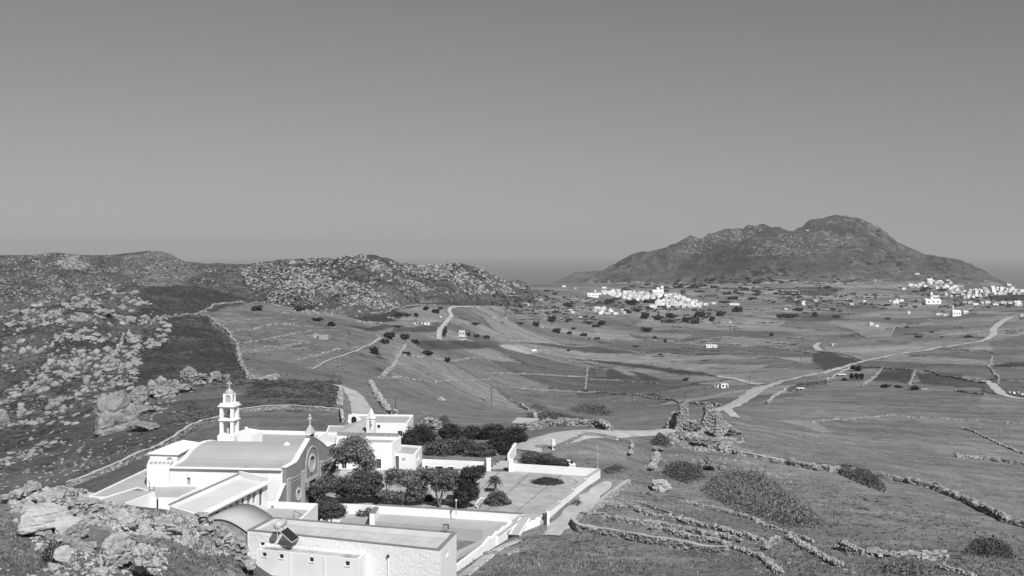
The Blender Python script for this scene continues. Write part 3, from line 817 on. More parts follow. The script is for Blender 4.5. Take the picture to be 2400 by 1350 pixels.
# roof shell
def roof_strip(mb, PROF, a, b, e, z_off, th):
    """curved roof skin; a, b start points of the profile at either end, e direction of the profile"""
    vs = []
    for z in (z_off, z_off - th):
        for s in (a, b):
            for u, zz in PROF: vs.append((s.x + e.x * u, s.y + e.y * u, zz + z))
    n = len(PROF); fs = []
    for i in range(n - 1):
        fs.append((i, n + i, n + i + 1, i + 1)); fs.append((2 * n + i, 2 * n + i + 1, 3 * n + i + 1, 3 * n + i))
        fs.append((i, i + 1, 2 * n + i + 1, 2 * n + i)); fs.append((n + i + 1, n + i, 3 * n + i, 3 * n + i + 1))
    fs += [(0, 2 * n, 3 * n, n), (n - 1, 2 * n - 1, 4 * n - 1, 3 * n - 1)]
    mb.add(vs, fs)
_ex = (A_F - NL).normalized()
mb = MB(); roof_strip(mb, [(u * 1.0, z) for u, z in PROF], NL + _ex * .47, A_F - _ex * .6, E_F, 0, .12)
roof = mb.build('roof', M['roof_grey'], church)
mb = MB(); roof_strip(mb, PROF, NL - _ex * .05, NL + _ex * .46, E_F, .16, .25); mb.build('coping', M['white'], roof)
mb = MB()
mb.beam((NL.x - .1, NL.y - .22, -31.62), (A_F.x - .65, A_F.y - .2, -31.60), .42, .2)
mb.build('eave', M['white'], roof)
mb = MB(); c_ = PZ(672, 1043, -29.9); mb.lathe((c_.x, c_.y, -30.1), [(.55, 0), (.5, .3), (.33, .55), (.05, .66)], 14); mb.build('skylight_dome', M['white'], roof, True)
# facade slab with gable outline and round windows
GAB = [(0, -31.35), (3.2, -31.3), (4.0, -31.05), (4.8, -30.55), (5.6, -30.2), (8.4, -28.85), (8.4, -28.25), (10.3, -28.25), (10.3, -28.85), (13.4, -30.2), (14.2, -30.55), (15, -31.05), (15.8, -31.3), (19, -31.35)]
def fpix(px, py):
    u, y = wall_u(A_F, B_F, px); return u, -(py - EYE) * y / FPX
ru, rz = 9.35, fpix(727, 1087)[1]
door_u = (7.9, 10.9)
holes = [disc(ru, rz, 1.05), disc(4.2, -36.0, .62), disc(14.6, -36.0, .62), rect(door_u[0], door_u[1], ZC - .5, ZC + 2.9), rect(9.05, 9.7, rz - 2.35, rz - 1.55)]
mb = MB(); panel(mb, A_F, B_F, [(0, ZC - .6), (19, ZC - .6)] + GAB[::-1], holes, .55)
fac = mb.build('facade', M['facade'], church)
tag(fac, 'grey rendered gable front with round windows')
def fbox(mb, u0, u1, z0, z1, t0, t1):
    n = Vector((-E_F.y, E_F.x))
    vs = [(A_F.x + E_F.x * u + n.x * t, A_F.y + E_F.y * u + n.y * t, z) for t in (t0, t1) for u, z in ((u0, z0), (u1, z0), (u1, z1), (u0, z1))]
    mb.add(vs, [(0, 1, 2, 3), (7, 6, 5, 4), (0, 4, 5, 1), (1, 5, 6, 2), (2, 6, 7, 3), (3, 7, 4, 0)])
def fring(mb, cu, cz, r0, r1, t0, t1, n=28, a0=0, a1=2 * math.pi):
    nn = Vector((-E_F.y, E_F.x)); full = abs(a1 - a0 - 2 * math.pi) < 1e-3; m_ = n if full else n + 1; vs = []
    for k in range(m_):
        a = a0 + (a1 - a0) * k / n
        for r, t in ((r0, t0), (r1, t0), (r1, t1), (r0, t1)):
            u = cu + r * math.cos(a); z = cz + r * math.sin(a)
            vs.append((A_F.x + E_F.x * u + nn.x * t, A_F.y + E_F.y * u + nn.y * t, z))
    fs = []
    for k in range(n):
        b = (k + 1) % m_
        for i in range(4): fs.append((k * 4 + i, b * 4 + i, b * 4 + (i + 1) % 4, k * 4 + (i + 1) % 4))
    mb.add(vs, fs)
for u0 in (0.02, 5.3, 12.5, 17.9):
    mb = MB(); fbox(mb, u0, u0 + 1.1, ZC - .5, -33.2, -.14, -.004); fbox(mb, u0 - .06 if u0 > 1 else u0, u0 + 1.18, -33.19, -32.95, -.2, -.004); mb.build('pilaster', M['facade_trim'], church)
for u0, u1, z in ((1.14, 5.28, -33.4), (13.62, 17.88, -33.4)):
    mb = MB(); fbox(mb, u0, u1, z, z + .12, -.1, -.004); fbox(mb, u0, u1, z - .42, z - .34, -.06, -.004); mb.build('string_course', M['facade_trim'], church)
for cu, cz, r, hood in ((ru, rz, 1.05, 2.3), (4.2, -36.0, .62, 0), (14.6, -36.0, .62, 0)):
    mb = MB(); fring(mb, cu, cz, r + .002, r + .34, -.08, -.004)
    w = mb.build('round_window', M['cream'], church)
    n = Vector((-E_F.y, E_F.x)); vs = [(A_F.x + E_F.x * u + n.x * .3, A_F.y + E_F.y * u + n.y * .3, z) for u, z in disc(cu, cz, r)]
    MB().add(vs, [tuple(range(len(vs)))]).build('pane', M['cement'], w)
    if hood:
        mb = MB(); fring(mb, cu, cz, hood, hood + .22, -.12, -.004, 24, 0, math.pi); fbox(mb, cu - hood - .22, cu - hood, cz - 2.4, cz, -.12, -.004); fbox(mb, cu + hood, cu + hood + .22, cz - 2.4, cz, -.12, -.004)
        mb.build('hood_mould', M['facade_trim'], church)
# coping that runs up the gable
mb = MB(); n = Vector((-E_F.y, E_F.x))
for i in range(len(GAB) - 1):
    (u0, z0), (u1, z1) = GAB[i], GAB[i + 1]
    if abs(u1 - u0) < .01: continue
    f = lambda u, z: Vector((A_F.x + E_F.x * u + n.x * .275, A_F.y + E_F.y * u + n.y * .275, z + .05))
    mb.beam(f(u0 - (.1 if i == 0 else .02), z0), f(u1, z1), .74, .14)
mb.build('gable_coping', M['white'], church)
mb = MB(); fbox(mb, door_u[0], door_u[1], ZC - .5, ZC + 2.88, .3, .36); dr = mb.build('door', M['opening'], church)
mb = MB()
for a, b, c, d in ((door_u[0] - .4, door_u[0] - .003, ZC - .5, ZC + 3.0), (door_u[1] + .003, door_u[1] + .4, ZC - .5, ZC + 3.0), (door_u[0] - .55, door_u[1] + .55, ZC + 3.003, ZC + 3.45)): fbox(mb, a, b, c, d, -.16, -.004)
mb.build('frame', M['facade_trim'], dr)
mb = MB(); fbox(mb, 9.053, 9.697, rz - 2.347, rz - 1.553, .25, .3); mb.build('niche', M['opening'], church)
# pedestal and cross on the gable
pc = A_F + E_F * 9.35 + n * .28
mb = MB()
for s_, z_, h_ in ((1.5, -28.18, .35), (1.15, -27.83, .28), (.8, -27.55, .28), (.45, -27.27, .3)): mb.box((pc.x, pc.y, z_ + h_ / 2), (s_, s_ * .7, h_ - .004), math.atan2(E_F.y, E_F.x))
ped = mb.build('gable_pedestal', M['cream'], church)
cross(ped, (pc.x, pc.y, -26.97), 1.5, .75, .13, 'cream', e=tuple(E_F))
# scrolled buttress at the near corner of the front
mb = MB(); bo = [(0, -36.0), (1.0, -36.0)] ; q0 = A_F - Vector((E_F.x, E_F.y)) * 4.2
outl = [(0, -36.3), (4.19, -36.3), (4.19, -33.7), (3.7, -33.75), (3.0, -34.2), (2.2, -34.9), (1.2, -35.5), (.6, -35.6), (0, -35.75)]
panel(mb, q0 + n * .1, A_F + n * .1, outl, [], .4); bt = mb.build('buttress', M['facade'], church)
mb = MB(); oc = outl[2:]
for i in range(len(oc) - 1):
    f = lambda c: Vector((q0.x + E_F.x * c[0] + n.x * .3, q0.y + E_F.y * c[0] + n.y * .3, c[1] + .06))
    mb.beam(f(oc[i]), f(oc[i + 1]), .5, .12)
mb.build('buttress_coping', M['white'], bt)

# ------------------------------------------------------------------ bell tower (part of the church roof, free-standing piers)
T_C = PZ(546, 1021, -29.7); te1 = Vector((0.985, -0.175)); te2 = Vector((0.19, 0.982)); TW = 2.2
tc = Vector((T_C.x, T_C.y)) - te1 * TW / 2 + te2 * TW / 2
tower = MB()
def tbox(mb, cu, cv, su, sv, z0, z1):
    ps = [tc + te1 * (cu + a * su / 2) + te2 * (cv + b * sv / 2) for a, b in ((-1, -1), (1, -1), (1, 1), (-1, 1))]
    mb.prism([tuple(p) for p in ps], z0, z1)
tbox(tower, 0, 0, TW + .5, TW + .5, -33.0, -29.72); tbox(tower, 0, 0, TW + .2, TW + .2, -29.717, -29.55)
for a in (-1, 1):
    for b in (-1, 1):
        tbox(tower, a * (TW / 2 - .24), b * (TW / 2 - .24), .48, .48, -29.547, -27.65); tbox(tower, a * (TW / 2 - .24), b * (TW / 2 - .24), .48, .48, -27.15, -25.55)
tbox(tower, 0, 0, TW + .02, TW + .02, -27.647, -27.45); tbox(tower, 0, 0, TW + .36, TW + .36, -27.447, -27.3); tbox(tower, 0, 0, TW + .02, TW + .02, -27.297, -27.153)
tw = tower.build('bell_tower', M['white'], church)
mb = MB(); tbox(mb, 0, 0, TW + .03, TW + .03, -25.547, -25.3); tbox(mb, 0, 0, TW + .45, TW + .45, -25.297, -25.12); tbox(mb, 0, 0, TW + .05, TW + .05, -25.117, -24.8); mb.build('cornice', M['white'], tw)
mb = MB(); hw = .72
for i, (ea, eb) in enumerate(((te1, te2), (te2, -te1), (-te1, -te2), (-te2, te1))):
    p = tc - ea * hw - eb * hw; q = tc + ea * hw - eb * hw
    panel(mb, p, q, rect(.16, hw * 2, -24.797, -23.35), [arch(.34, hw * 2 - .2, -24.7, -23.5, 8)], .16)
dm = mb.build('lantern', M['white'], tw)
mb = MB(); tbox(mb, 0, 0, hw * 2 - .36, hw * 2 - .36, -24.79, -23.4); mb.build('niche', M['cement'], dm)
mb = MB(); mb.lathe((tc.x, tc.y, -23.345), [(hw * 1.02, 0), (hw * 1.0, .12), (hw * .86, .36), (hw * .6, .56), (.2, .68), (.12, .72), (.12, .95)], 16); mb.build('dome', M['cement'], dm, True)
cross(tw, (tc.x, tc.y, -22.42), .95, .62, .09, 'cream')
for zt, r in ((-25.75, .55), (-27.85, .36)):
    mb = MB(); mb.lathe((tc.x + .15, tc.y, zt - r * 1.75), [(r, 0), (r * .93, .12), (r * .72, r * .6), (r * .55, r * 1.2), (r * .3, r * 1.6), (.06, r * 1.75)], 16)
    bl = mb.build('bell', M['bronze'], tw, True)
    MB().beam((tc.x - te1.x * .7, tc.y - te1.y * .7, zt + .06), (tc.x + te1.x * .7, tc.y + te1.y * .7, zt + .06), .14, .12).build('headstock', M['wood'], bl)
mb = MB(); mb.tube([(tc.x - .1, tc.y - .1, -29.54), (tc.x - .1, tc.y - .1, -28.9), (tc.x - .1, tc.y - .1, -28.5)], [.34, .34, .08], 12); mb.build('stair_hatch', M['cement'], tw)
# stair head beside the tower
p0 = PZ(556, 1036, -30.3); p1 = PZ(590, 1038, -30.3)
d_ = Vector((p1.x - p0.x, p1.y - p0.y)).normalized(); b_ = Vector((-d_.y, d_.x)) * 3.2; L_ = (p1 - p0).length
mb = MB(); prof = [(0, -30.9), (L_, -30.9), (L_, -29.05), (L_ * .72, -28.85), (L_ * .3, -28.75), (0, -28.72)]
panel(mb, (p0.x, p0.y), (p1.x, p1.y), prof, [], 3.2); mb.build('stair_head', M['white'], church)

# ------------------------------------------------------------------ rooms round the church
P3 = lambda pts, z: [tuple(PZ(a, b, z))[:2] for a, b in pts]
hall = building('rear_hall', 'flat grey hall roof with a low parapet behind the church ridge', 'building', P3([(585,1042),(712,1046),(768,1012),(578,1007)], -32.4), ZC - .6, -32.4, .6, thick=.35)
chap = thing('side_chapel', 'white side chapel with low white tent roof at the west end of the church', 'chapel', tuple(PZ(400, 1085, -33)))
c4 = P3([(351,1065),(416,1067),(465,1041),(412,1040)], -30.8)
mb = MB(); mb.prism(c4, -38.6, -30.8); mb.build('wall', M['white'], chap)
o4 = inset(c4, -.25); ap = PZ(430, 1031, -29.6); mb = MB()
mb.add([(*p, -30.74) for p in o4] + [(*p, -30.6) for p in o4] + [tuple(ap)], [(3, 2, 1, 0), (0, 1, 5, 4), (1, 2, 6, 5), (2, 3, 7, 6), (3, 0, 4, 7), (4, 5, 8), (5, 6, 8), (6, 7, 8), (7, 4, 8)]); mb.build('roof', M['white'], chap)
u0, u1, z0, z1 = pix_open(c4[0], c4[1], (391, 404, 1071, 1079))
mb = MB(); e_ = (V2(c4[1]) - V2(c4[0])).normalized(); n_ = Vector((e_.y, -e_.x)); oo = arch(u0, u1, z0, z1)
panel(mb, V2(c4[0]) + n_ * .06, V2(c4[1]) + n_ * .06, oo, [], .056); mb.build('lunette', M['shutter_light'], chap)
blk = thing('sacristy', 'white sacristy block with a row of small grey skylights in its ledge', 'building', tuple(PZ(365, 1126, -33.6)))
c4 = P3([(344,1090),(397,1091),(405,1078),(349,1077)], -31.3)
mb = MB(); mb.prism(c4, -38.6, -31.3); mb.build('wall', M['white'], blk)
for k in range(5):
    a = 350 + k * 10; q4 = P3([(a,1087),(a + 6,1087),(a + 9,1082.5),(a + 3,1082.5)], -31.22); MB().prism(q4, -31.297, -31.2).build('skylight', M['cement'], blk)
building('terrace_roof', 'wide flat cement terrace roof stepping down west of the church', 'building', P3([(205,1164),(300,1166),(366,1166),(418,1168),(470,1143),(382,1112),(344,1098)], -34.2), -39.5, -34.2, .12, roof='cement', thick=.3)
building('store_room', 'low white store room with a grey lean-to roof below the church terrace', 'building', P3([(275,1186),(364,1153),(322,1141),(228,1170)], -33.7), -39.5, -33.7, .1, roof='cement', thick=.25)
# west range with the row of doors
wing_c = P3([(396,1186),(465,1207),(627,1127),(562,1112)], -32.45)
wd = [(607.5,616,1146,1186,'shutter'),(592,600,1154,1180,'grey'),(579,588.5,1159,1186,'grey'),(566,572.5,1168,1188,'shutter'),(552,560,1173,1186,'grey'),(538,546,1183,1194,'shutter'),(524,533,1190,1200,'grey'),(505,515,1199,1208,'shutter')]
wing = building('west_range', 'long low white range with a row of doors beside the church', 'building', wing_c, -38.8, -32.45, .3, roof='white_roof', thick=.35, openings=[(1, o[:4], o[4]) for o in wd])
mb = MB(); p, q = Vector((*wing_c[1], -32.62)), Vector((*wing_c[2], -32.62)); n_ = Vector((q.y - p.y, -(q.x - p.x), 0)).normalized()
mb.beam(p + n_ * .28, q + n_ * .28, .55, .16); mb.build('eave', M['white'], wing)
p, q = wing_c[2], wing_c[3]; MB().prism(inset(ccw([p, q, tuple(V2(q) + Vector((-.05, -.4))), tuple(V2(p) + Vector((-.05, -.4)))]), 0), -32.447, -31.95).build('end_parapet', M['white'], wing)
p = Vector((*wing_c[0], -32.3)); q = Vector((*wing_c[3], -32.3)); mb = MB(); mb.beam(p, q, .25, .12); mb.build('coping', M['cement_dark'], wing)
# raised terrace in front of the church corner
ter_c = P3([(560,1225),(690,1232),(745,1180),(628,1174)], -35.2)
ter = thing('raised_terrace', 'small raised terrace with white parapet and drain beside the church front', 'terrace', (ter_c[0][0], ter_c[0][1], -39.5))
mb = MB(); mb.prism(inset(ter_c, .28), -39.5, -36.05); mb.build('floor', M['cement'], ter)
mb = MB()
for i in (1, 2):
    L = (V2(ter_c[(i + 1) % 4]) - V2(ter_c[i])).length; panel(mb, ter_c[i], ter_c[(i + 1) % 4], rect(.0 if i == 1 else .3, L, -39.5, -35.2), [], .3)
mb.build('parapet', M['white'], ter)
d4 = P3([(660,1190),(672,1191),(676,1188),(664,1187)], -36.03); MB().prism(d4, -36.045, -36.02).build('drain', M['metal_dark'], ter)
rl = thing('stair_railing', 'thin dark stair railing against the white terrace wall', 'railing', tuple(PZ(700, 1215, -38)))
mb = MB(); a = PZ(689, 1197, -35.1); b = PZ(722, 1213, -36.4); mb.beam(a, b, .05, .05); mb.build('handrail', M['metal_dark'], rl)
for t in (0, .42, .95):
    c = a.lerp(b, t); MB().beam((c.x, c.y, c.z - .03), (c.x, c.y, c.z - 1.15), .05, .05).build('post', M['metal_dark'], rl)
# roof ladder
lad = thing('roof_ladder', 'black metal ladder hooked over the store room roof', 'ladder', tuple(PZ(352, 1152, -33.8)))
mb = MB(); a = PZ(350, 1152, -33.78); b = PZ(361, 1153, -33.78); h = Vector((0, 0, .75))
mb.beam(b, b + h, .07, .07); mb.build('rail', M['metal_dark'], lad); mb = MB(); mb.beam(a, a + h * 1.8, .07, .07); mb.beam(a + h * 1.8, a + h * 2.05 + Vector((-.25, 0, 0)), .05, .05); mb.build('rail', M['metal_dark'], lad)
for k in range(3): MB().beam(a + h * (.15 + .36 * k), b + h * (.15 + .36 * k), .1, .06).build('rung', M['metal'] if k else M['metal_dark'], lad)
# stones left on the lean-to roof
for k, (a, b) in enumerate(((318,1149.5),(324,1150),(331,1150.5))):
    c = PZ(a, b, -33.79); mb = MB(); mb.box((c.x, c.y, c.z + .07), (.9 - .2 * k, .5, .12), .3 * k); o = mb.build('stone_slab', M['stone'])
    tag(o, ['larger pale stone slab lying on the lean-to roof', 'middle pale stone slab on the lean-to roof', 'smallest pale slab on the lean-to roof, nearest the ladder'][k], 'stone', 'stone slabs on the lean-to roof')
# aerial on the range
ae = thing('tv_aerial', 'thin wire aerial at the church end of the west range roof', 'aerial', tuple(PZ(580, 1110, -32.4)))
mb = MB(); a = PZ(579, 1111, -32.4); mb.beam(a, a + Vector((0, 0, 1.0)), .05, .05); mb.build('mast', M['metal_dark'], ae)
mb = MB(); mb.beam(a + Vector((-.4, 0, .95)), a + Vector((.35, 0, 1.05)), .04, .04); mb.build('boom', M['metal_dark'], ae)

# ------------------------------------------------------------------ the east lodge and the chapel houses behind it
c4 = [tuple(PZ(787,1037,-33.6))[:2], tuple(PZ(919,1040,-33.6))[:2], tuple(PZ(940,1023,-33.4))[:2], tuple(PZ(790,1020,-33.4))[:2]]
lodge = building('lodge', 'two storey high white lodge with grey flat roof and dark doorway behind the pines', 'building', c4, ZC - .4, -33.5, .45, thick=.4, openings=[(0, (882,893,1076,1098), 'dark'), (0, (800,812,1076,1098), 'dark')])
mb = MB(); p, q = c4[3], c4[2]; e_ = (V2(q) - V2(p)).normalized(); L = (V2(q) - V2(p)).length
panel(mb, V2(p) + Vector((e_.y, -e_.x)) * -.01, V2(q) + Vector((e_.y, -e_.x)) * -.01, rect(0, L - .5, -33.497, -32.95), [], .5); mb.build('stone_parapet', M['stone'], lodge)
c4 = [tuple(PZ(922,1063,-35.6))[:2], tuple(PZ(972,1067,-35.6))[:2], tuple(PZ(989,1047,-35.6))[:2], tuple(PZ(941,1043,-35.6))[:2]]
ax = building('porch_room', 'small white room with a grey roof, dark door and wall plaque', 'building', c4, ZC - .4, -35.5, .3, thick=.3, openings=[(0, (923.5,935,1069,1098), 'door'), (1, (977,982.5,1066,1078), 'window')], coping=None)
u0, u1, z0, z1 = pix_open(c4[0], c4[1], (942,950,1073,1079)); e_ = (V2(c4[1]) - V2(c4[0])).normalized(); nn = Vector((e_.y, -e_.x)) * .03
mb = MB(); panel(mb, V2(c4[0]) + nn, V2(c4[1]) + nn, rect(u0, u1, z0, z1), [], .027); mb.build('plaque', M['cement'], ax)
bh = building('chapel_house', 'white house with pale sloping roof and arched end window below the dirt road', 'building',
    [tuple(PZ(812,992,-35.4))[:2], tuple(PZ(955,993,-35.4))[:2], tuple(PZ(969,973,-35.4))[:2], tuple(PZ(824,972,-35.4))[:2]], -40, -35.3, .3, roof='cement', thick=.3, openings=[(0, (932,943,1010,1020), 'dark'), (0, (884,891,996,1003), 'open'), (1, (961,965,1000,1010), 'window')])
q = [tuple(PZ(816,990,-35.1))[:2], tuple(PZ(848,991,-35.1))[:2]]
mb = MB(); L = (V2(q[1]) - V2(q[0])).length; panel(mb, q[0], q[1], [(0, -35.297), (L, -35.297), (L * .9, -34.4), (L * .45, -33.3), (0, -33.6)], [arch(L * .22, L * .62, -35.2, -33.9)], .3); ew = mb.build('end_gable', M['white'], bh)
mb = MB(); panel(mb, V2(q[0]) + Vector((0, .12)), V2(q[1]) + Vector((0, .12)), arch(L * .225, L * .615, -35.19, -33.91), [], .05); mb.build('arched_window', M['opening'], bh)
# small chapel with pitched grey roof and bell gable
cc = P3([(786,1019),(862,1021),(858,1002),(800,1000)], -35.2)
cp = thing('small_chapel', 'little chapel with hipped grey roof and white bell gable', 'chapel', (cc[0][0], cc[0][1], -39))
mb = MB(); mb.prism(cc, -39, -35.2); mb.build('wall', M['white'], cp)
oc = inset(cc, -.15); r1 = PZ(842, 990, -34.1); mb = MB()
mb.add([(*p, -35.18) for p in oc] + [tuple(r1), (r1.x + .7, r1.y + 5.0, -34.2)], [(3, 2, 1, 0), (0, 1, 4), (1, 2, 5, 4), (2, 3, 5), (3, 0, 4, 5)]); mb.build('roof', M['cement'], cp)
bc = PZ(868, 1018, -35.2); mb = MB(); e_ = Vector((.985, -.17))
p = Vector((bc.x, bc.y)) - e_ * .75; q = p + e_ * 1.5
panel(mb, p, q, rect(0, 1.5, -37.5, -32.4), [arch(.5, 1.0, -34.6, -32.7)], 1.0)
mb.box((bc.x + .08, bc.y + .5, -32.32), (1.7, 1.2, .14), math.atan2(e_.y, e_.x)); bg = mb.build('bell_gable', M['white'], cp)
mb = MB(); mb.lathe((bc.x + .08, bc.y + .5, -32.245), [(.85, 0), (.62, .5), (.1, 1.7), (.05, 1.75)], 4); mb.build('spire', M['white'], bg)
mb = MB(); mb.lathe((bc.x + .05, bc.y + .4, -33.75), [(.2, 0), (.16, .2), (.08, .42)], 10); mb.build('bell', M['bronze'], bg, True)
building('flat_annex', 'low white annex with pale flat roof between church and chapel', 'building', P3([(738,1047),(790,1046),(800,1017),(764,1016)], -34.0), -39, -34.0, .15, roof='white_roof', thick=.25)
building('yard_room', 'small pale roofed room behind the hall parapet', 'building', P3([(764,1013),(800,1014),(806,998),(770,997)], -35.0), -39.5, -35.0, .1, roof='cement', thick=.25)

# ------------------------------------------------------------------ long building in the foreground
LB = P3([(580,1243),(1030,1290),(1070,1248),(640,1213)], -32.5)
lb = building('long_building', 'long whitewashed building with slab roof in the foreground', 'building', LB, -38.5, -32.5, .35, wall='white_rough', roof='cement', thick=.38,
    openings=[(0, (610,620,1271,1280), 'open'), (1, (1046,1050.5,1292,1304), 'open')], coping='cement_dark')
# roof slabs laid side by side, a joint between each
ins = inset(LB, .42); a0, a1, b1, b0 = (V2(p) for p in ins); NS = 15
a1_ = a1 + (a0 - a1).normalized() * .2; b1_ = b1 + (b0 - b1).normalized() * .2
for k in range(NS):
    t0, t1 = k / NS + .0012, (k + 1) / NS - .0012
    f = lambda t, s: tuple(a0.lerp(a1_, t).lerp(b0.lerp(b1_, t), s))
    zt = -32.8 + rnd.uniform(-.012, .012)
    MB().prism([f(t0, .0), f(t1, .0), f(t1, .74), f(t0, .74)], -32.846, zt).build('roof_slab', M['slab'], lb)
f0 = lambda t, s: tuple(a0.lerp(a1_, t).lerp(b0.lerp(b1_, t), s))
mb = MB(); mb.prism([f0(0, .77), f0(1, .77), f0(1, .995), f0(0, .995)], [-32.846] * 4, [-32.72, -32.72, -32.5, -32.5]); mb.build('roof_haunch', M['slab'], lb)
ann_c = P3([(602,1287),(840,1311),(858,1294),(624,1273)], -33.5)
anw = [(615,624.5,1295,1304.5),(655,664.5,1299,1309),(725.5,735,1306.5,1317),(809.5,819.5,1315.5,1326)]
an = building('washroom_block', 'low white washroom block with four small windows against the long building', 'building', ann_c, -38.5, -33.5, .28, roof='stained_roof', thick=.22, openings=[(0, o, 'window') for o in anw])
tag(lb, group=None)
for px in (680, 761):
    u, y = wall_u(ann_c[0], ann_c[1], px); e_ = (V2(ann_c[1]) - V2(ann_c[0])).normalized(); p = V2(ann_c[0]) + e_ * u
    MB().prism(ccw([tuple(p + e_ * a + Vector((e_.y, -e_.x)) * b) for a, b in ((-.09, .05), (.09, .05), (.09, .003), (-.09, .003))]), -38, -33.6).build('pilaster_strip', M['white'], an)
dp = thing('downpipe', 'white downpipe with a small lamp head on the long building wall', 'downpipe', tuple(PZ(910, 1350, -37)))
u, y = wall_u(LB[0], LB[1], 910); e_ = (V2(LB[1]) - V2(LB[0])).normalized(); p = V2(LB[0]) + e_ * u + Vector((e_.y, -e_.x)) * .08
MB().tube([(p.x, p.y, -38.2), (p.x, p.y, -33.75)], .05, 8).build('pipe', M['white'], dp)
MB().box((p.x + .03, p.y - .08, -33.62), (.26, .2, .22)).build('lamp_head', M['metal_dark'], dp)
# solar water heater
sh = thing('solar_heater', 'solar water heater with horizontal tank and dark collector on the long roof', 'solar heater', tuple(PZ(660, 1245, -32.85)))
ta, tb = PD(648, 1224, 122.5), PD(666, 1215.5, 124.5)
ta.z = tb.z = -31.25
MB().tube([ta, ta.lerp(tb, .04), ta.lerp(tb, .96), tb], [.36, .42, .42, .36], 18).build('tank', M['metal'], sh, True)
k0 = Vector((ta.x + .45, ta.y - .35, -31.75)); k1 = Vector((tb.x + .45, tb.y - .35, -31.75)); dn = Vector((1.55, -1.05, -.92))
n_ = (k1 - k0).cross(dn).normalized(); n_ = n_ if n_.z > 0 else -n_
mb = MB(); vs = [k0, k1, k1 + dn, k0 + dn]; mb.add([tuple(v) for v in vs] + [tuple(v - n_ * .09) for v in vs], [(0, 3, 2, 1), (4, 5, 6, 7), (0, 1, 5, 4), (1, 2, 6, 5), (2, 3, 7, 6), (3, 0, 4, 7)]); col = mb.build('collector', M['metal'], sh)
cen = sum(vs, Vector()) / 4; vs2 = [v.lerp(cen, .06) + n_ * .008 for v in vs]; MB().add([tuple(v) for v in vs2] + [tuple(v - n_ * .006) for v in vs2], [(0, 3, 2, 1), (4, 5, 6, 7), (0, 1, 5, 4), (1, 2, 6, 5), (2, 3, 7, 6), (3, 0, 4, 7)]).build('absorber', M['collector'], col)
for v in (ta.lerp(tb, .12), ta.lerp(tb, .88)):
    MB().beam((v.x, v.y, -31.6), (v.x, v.y, -32.84), .06, .06).build('leg', M['metal'], sh)
    MB().beam((v.x, v.y, -32.5), (v.x + .45 + dn.x, v.y - .35 + dn.y, -32.76), .05, .05).build('brace', M['metal'], sh)
# floodlight on the roof corner
fl = thing('floodlight', 'black box floodlight standing on the rear corner of the long roof', 'floodlight', tuple(PZ(1046, 1252, -32.5)))
c = PZ(1045, 1247, -32.43); MB().beam(c, c + Vector((0, 0, .35)), .06, .06).build('stand', M['metal_dark'], fl)
bx_ = MB(); bx_.box(c + Vector((0, 0, .6)), (.62, .3, .5), -.2); hd = bx_.build('housing', M['metal_dark'], fl)
for k in range(3): MB().box(c + Vector((-.033, -.162, .46 + .14 * k)), (.5, .02, .08), -.2).build('louvre', M['metal'], hd)
# barrel vault joined to its left end
va = thing('vaulted_store', 'grey barrel vaulted roof over a stone store left of the long building', 'building', (LB[0][0] - 3, LB[0][1], -38))
ctr0 = Vector((LB[0][0] - 3.45, LB[0][1] + 1.0)); ax_ = Vector((1.3, 7.0)); ar = Vector((.97, -.22)); R_ = 3.5
prof = [(-R_ + 7.0 * k / 14, -32.75 + 1.4 * math.cos((k / 14 - .5) * math.pi * .96) ** 1.0) for k in range(15)]
mb = MB(); roof_strip(mb, prof, ctr0 + ar * 0, ctr0 + ax_, ar, 0, .2)
mb.build('roof', M['cement'], va, True)
q = [tuple(ctr0 + ar * -R_ + ax_ * .02), tuple(ctr0 + ar * R_ + ax_ * .02)]
mb = MB(); panel(mb, q[0], q[1], [(0, -38.5), (7.0, -38.5)] + [(u + R_, z - .12) for u, z in prof[::-1]], [], .5); panel(mb, tuple(V2(q[0]) + ax_ * .95), q[0], rect(0, ax_.length * .95, -38.5, -32.7), [], .5); mb.build('wall', M['stone'], va)
# ------------------------------------------------------------------ courtyard
court = thing('courtyard', None, None, tuple(PZ(1100, 1150, ZC))); court['kind'] = 'structure'
q00, q10, q11, q01 = (V2(PZ(a, b, ZC)) for a, b in ((752, 1180), (1272, 1206.5), (1398, 1109), (800, 1098)))
fq = lambda s, t: tuple(q00.lerp(q10, s).lerp(q01.lerp(q11, s), t))
MB().prism([fq(-.01, -.01), fq(1.0, -.01), fq(1.0, 1.01), fq(-.01, 1.01)], -38.3, ZC - .05).build('paving_bed', M['stone_core'], court)
NA, NB = 8, 4
for i in range(NA):
    for j in range(NB):
        g = .0028; a, b, c, d = i / NA + g, (i + 1) / NA - g, j / NB + g * 1.5, (j + 1) / NB - g * 1.5
        MB().prism([fq(a, c), fq(b, c), fq(b, d), fq(a, d)], ZC - .046, ZC + rnd.uniform(-.012, .012)).build('paving_slab', M['paving'], court)
gp_ = lambda a, b: tuple(PZ(a, b, ZC))[:2]
def ring(c, r0, r1, z0, z1, n=40, sx=1.0):
    mb = MB(); vs = []
    for k in range(n):
        a = 2 * math.pi * k / n
        for r, z in ((r0, z0), (r1, z0), (r1, z1), (r0, z1)): vs.append((c.x + r * math.cos(a), c.y + r * math.sin(a), z))
    mb.add(vs, [(k * 4 + i, ((k + 1) % n) * 4 + i, ((k + 1) % n) * 4 + (i + 1) % 4, k * 4 + (i + 1) % 4) for k in range(n) for i in range(4)]); return mb
MB().prism([gp_(a, b) for a, b in ((1222, 1203), (1226, 1217), (1280, 1219), (1292, 1199))], ZC - .6, ZC - .03).build('landing', M['cement'], court)
bedc = PZ(1283, 1129, ZC)
ring(bedc, 4.6, 4.72, ZC + .016, ZC + .022).build('painted_circle', M['cement_dark'], court)
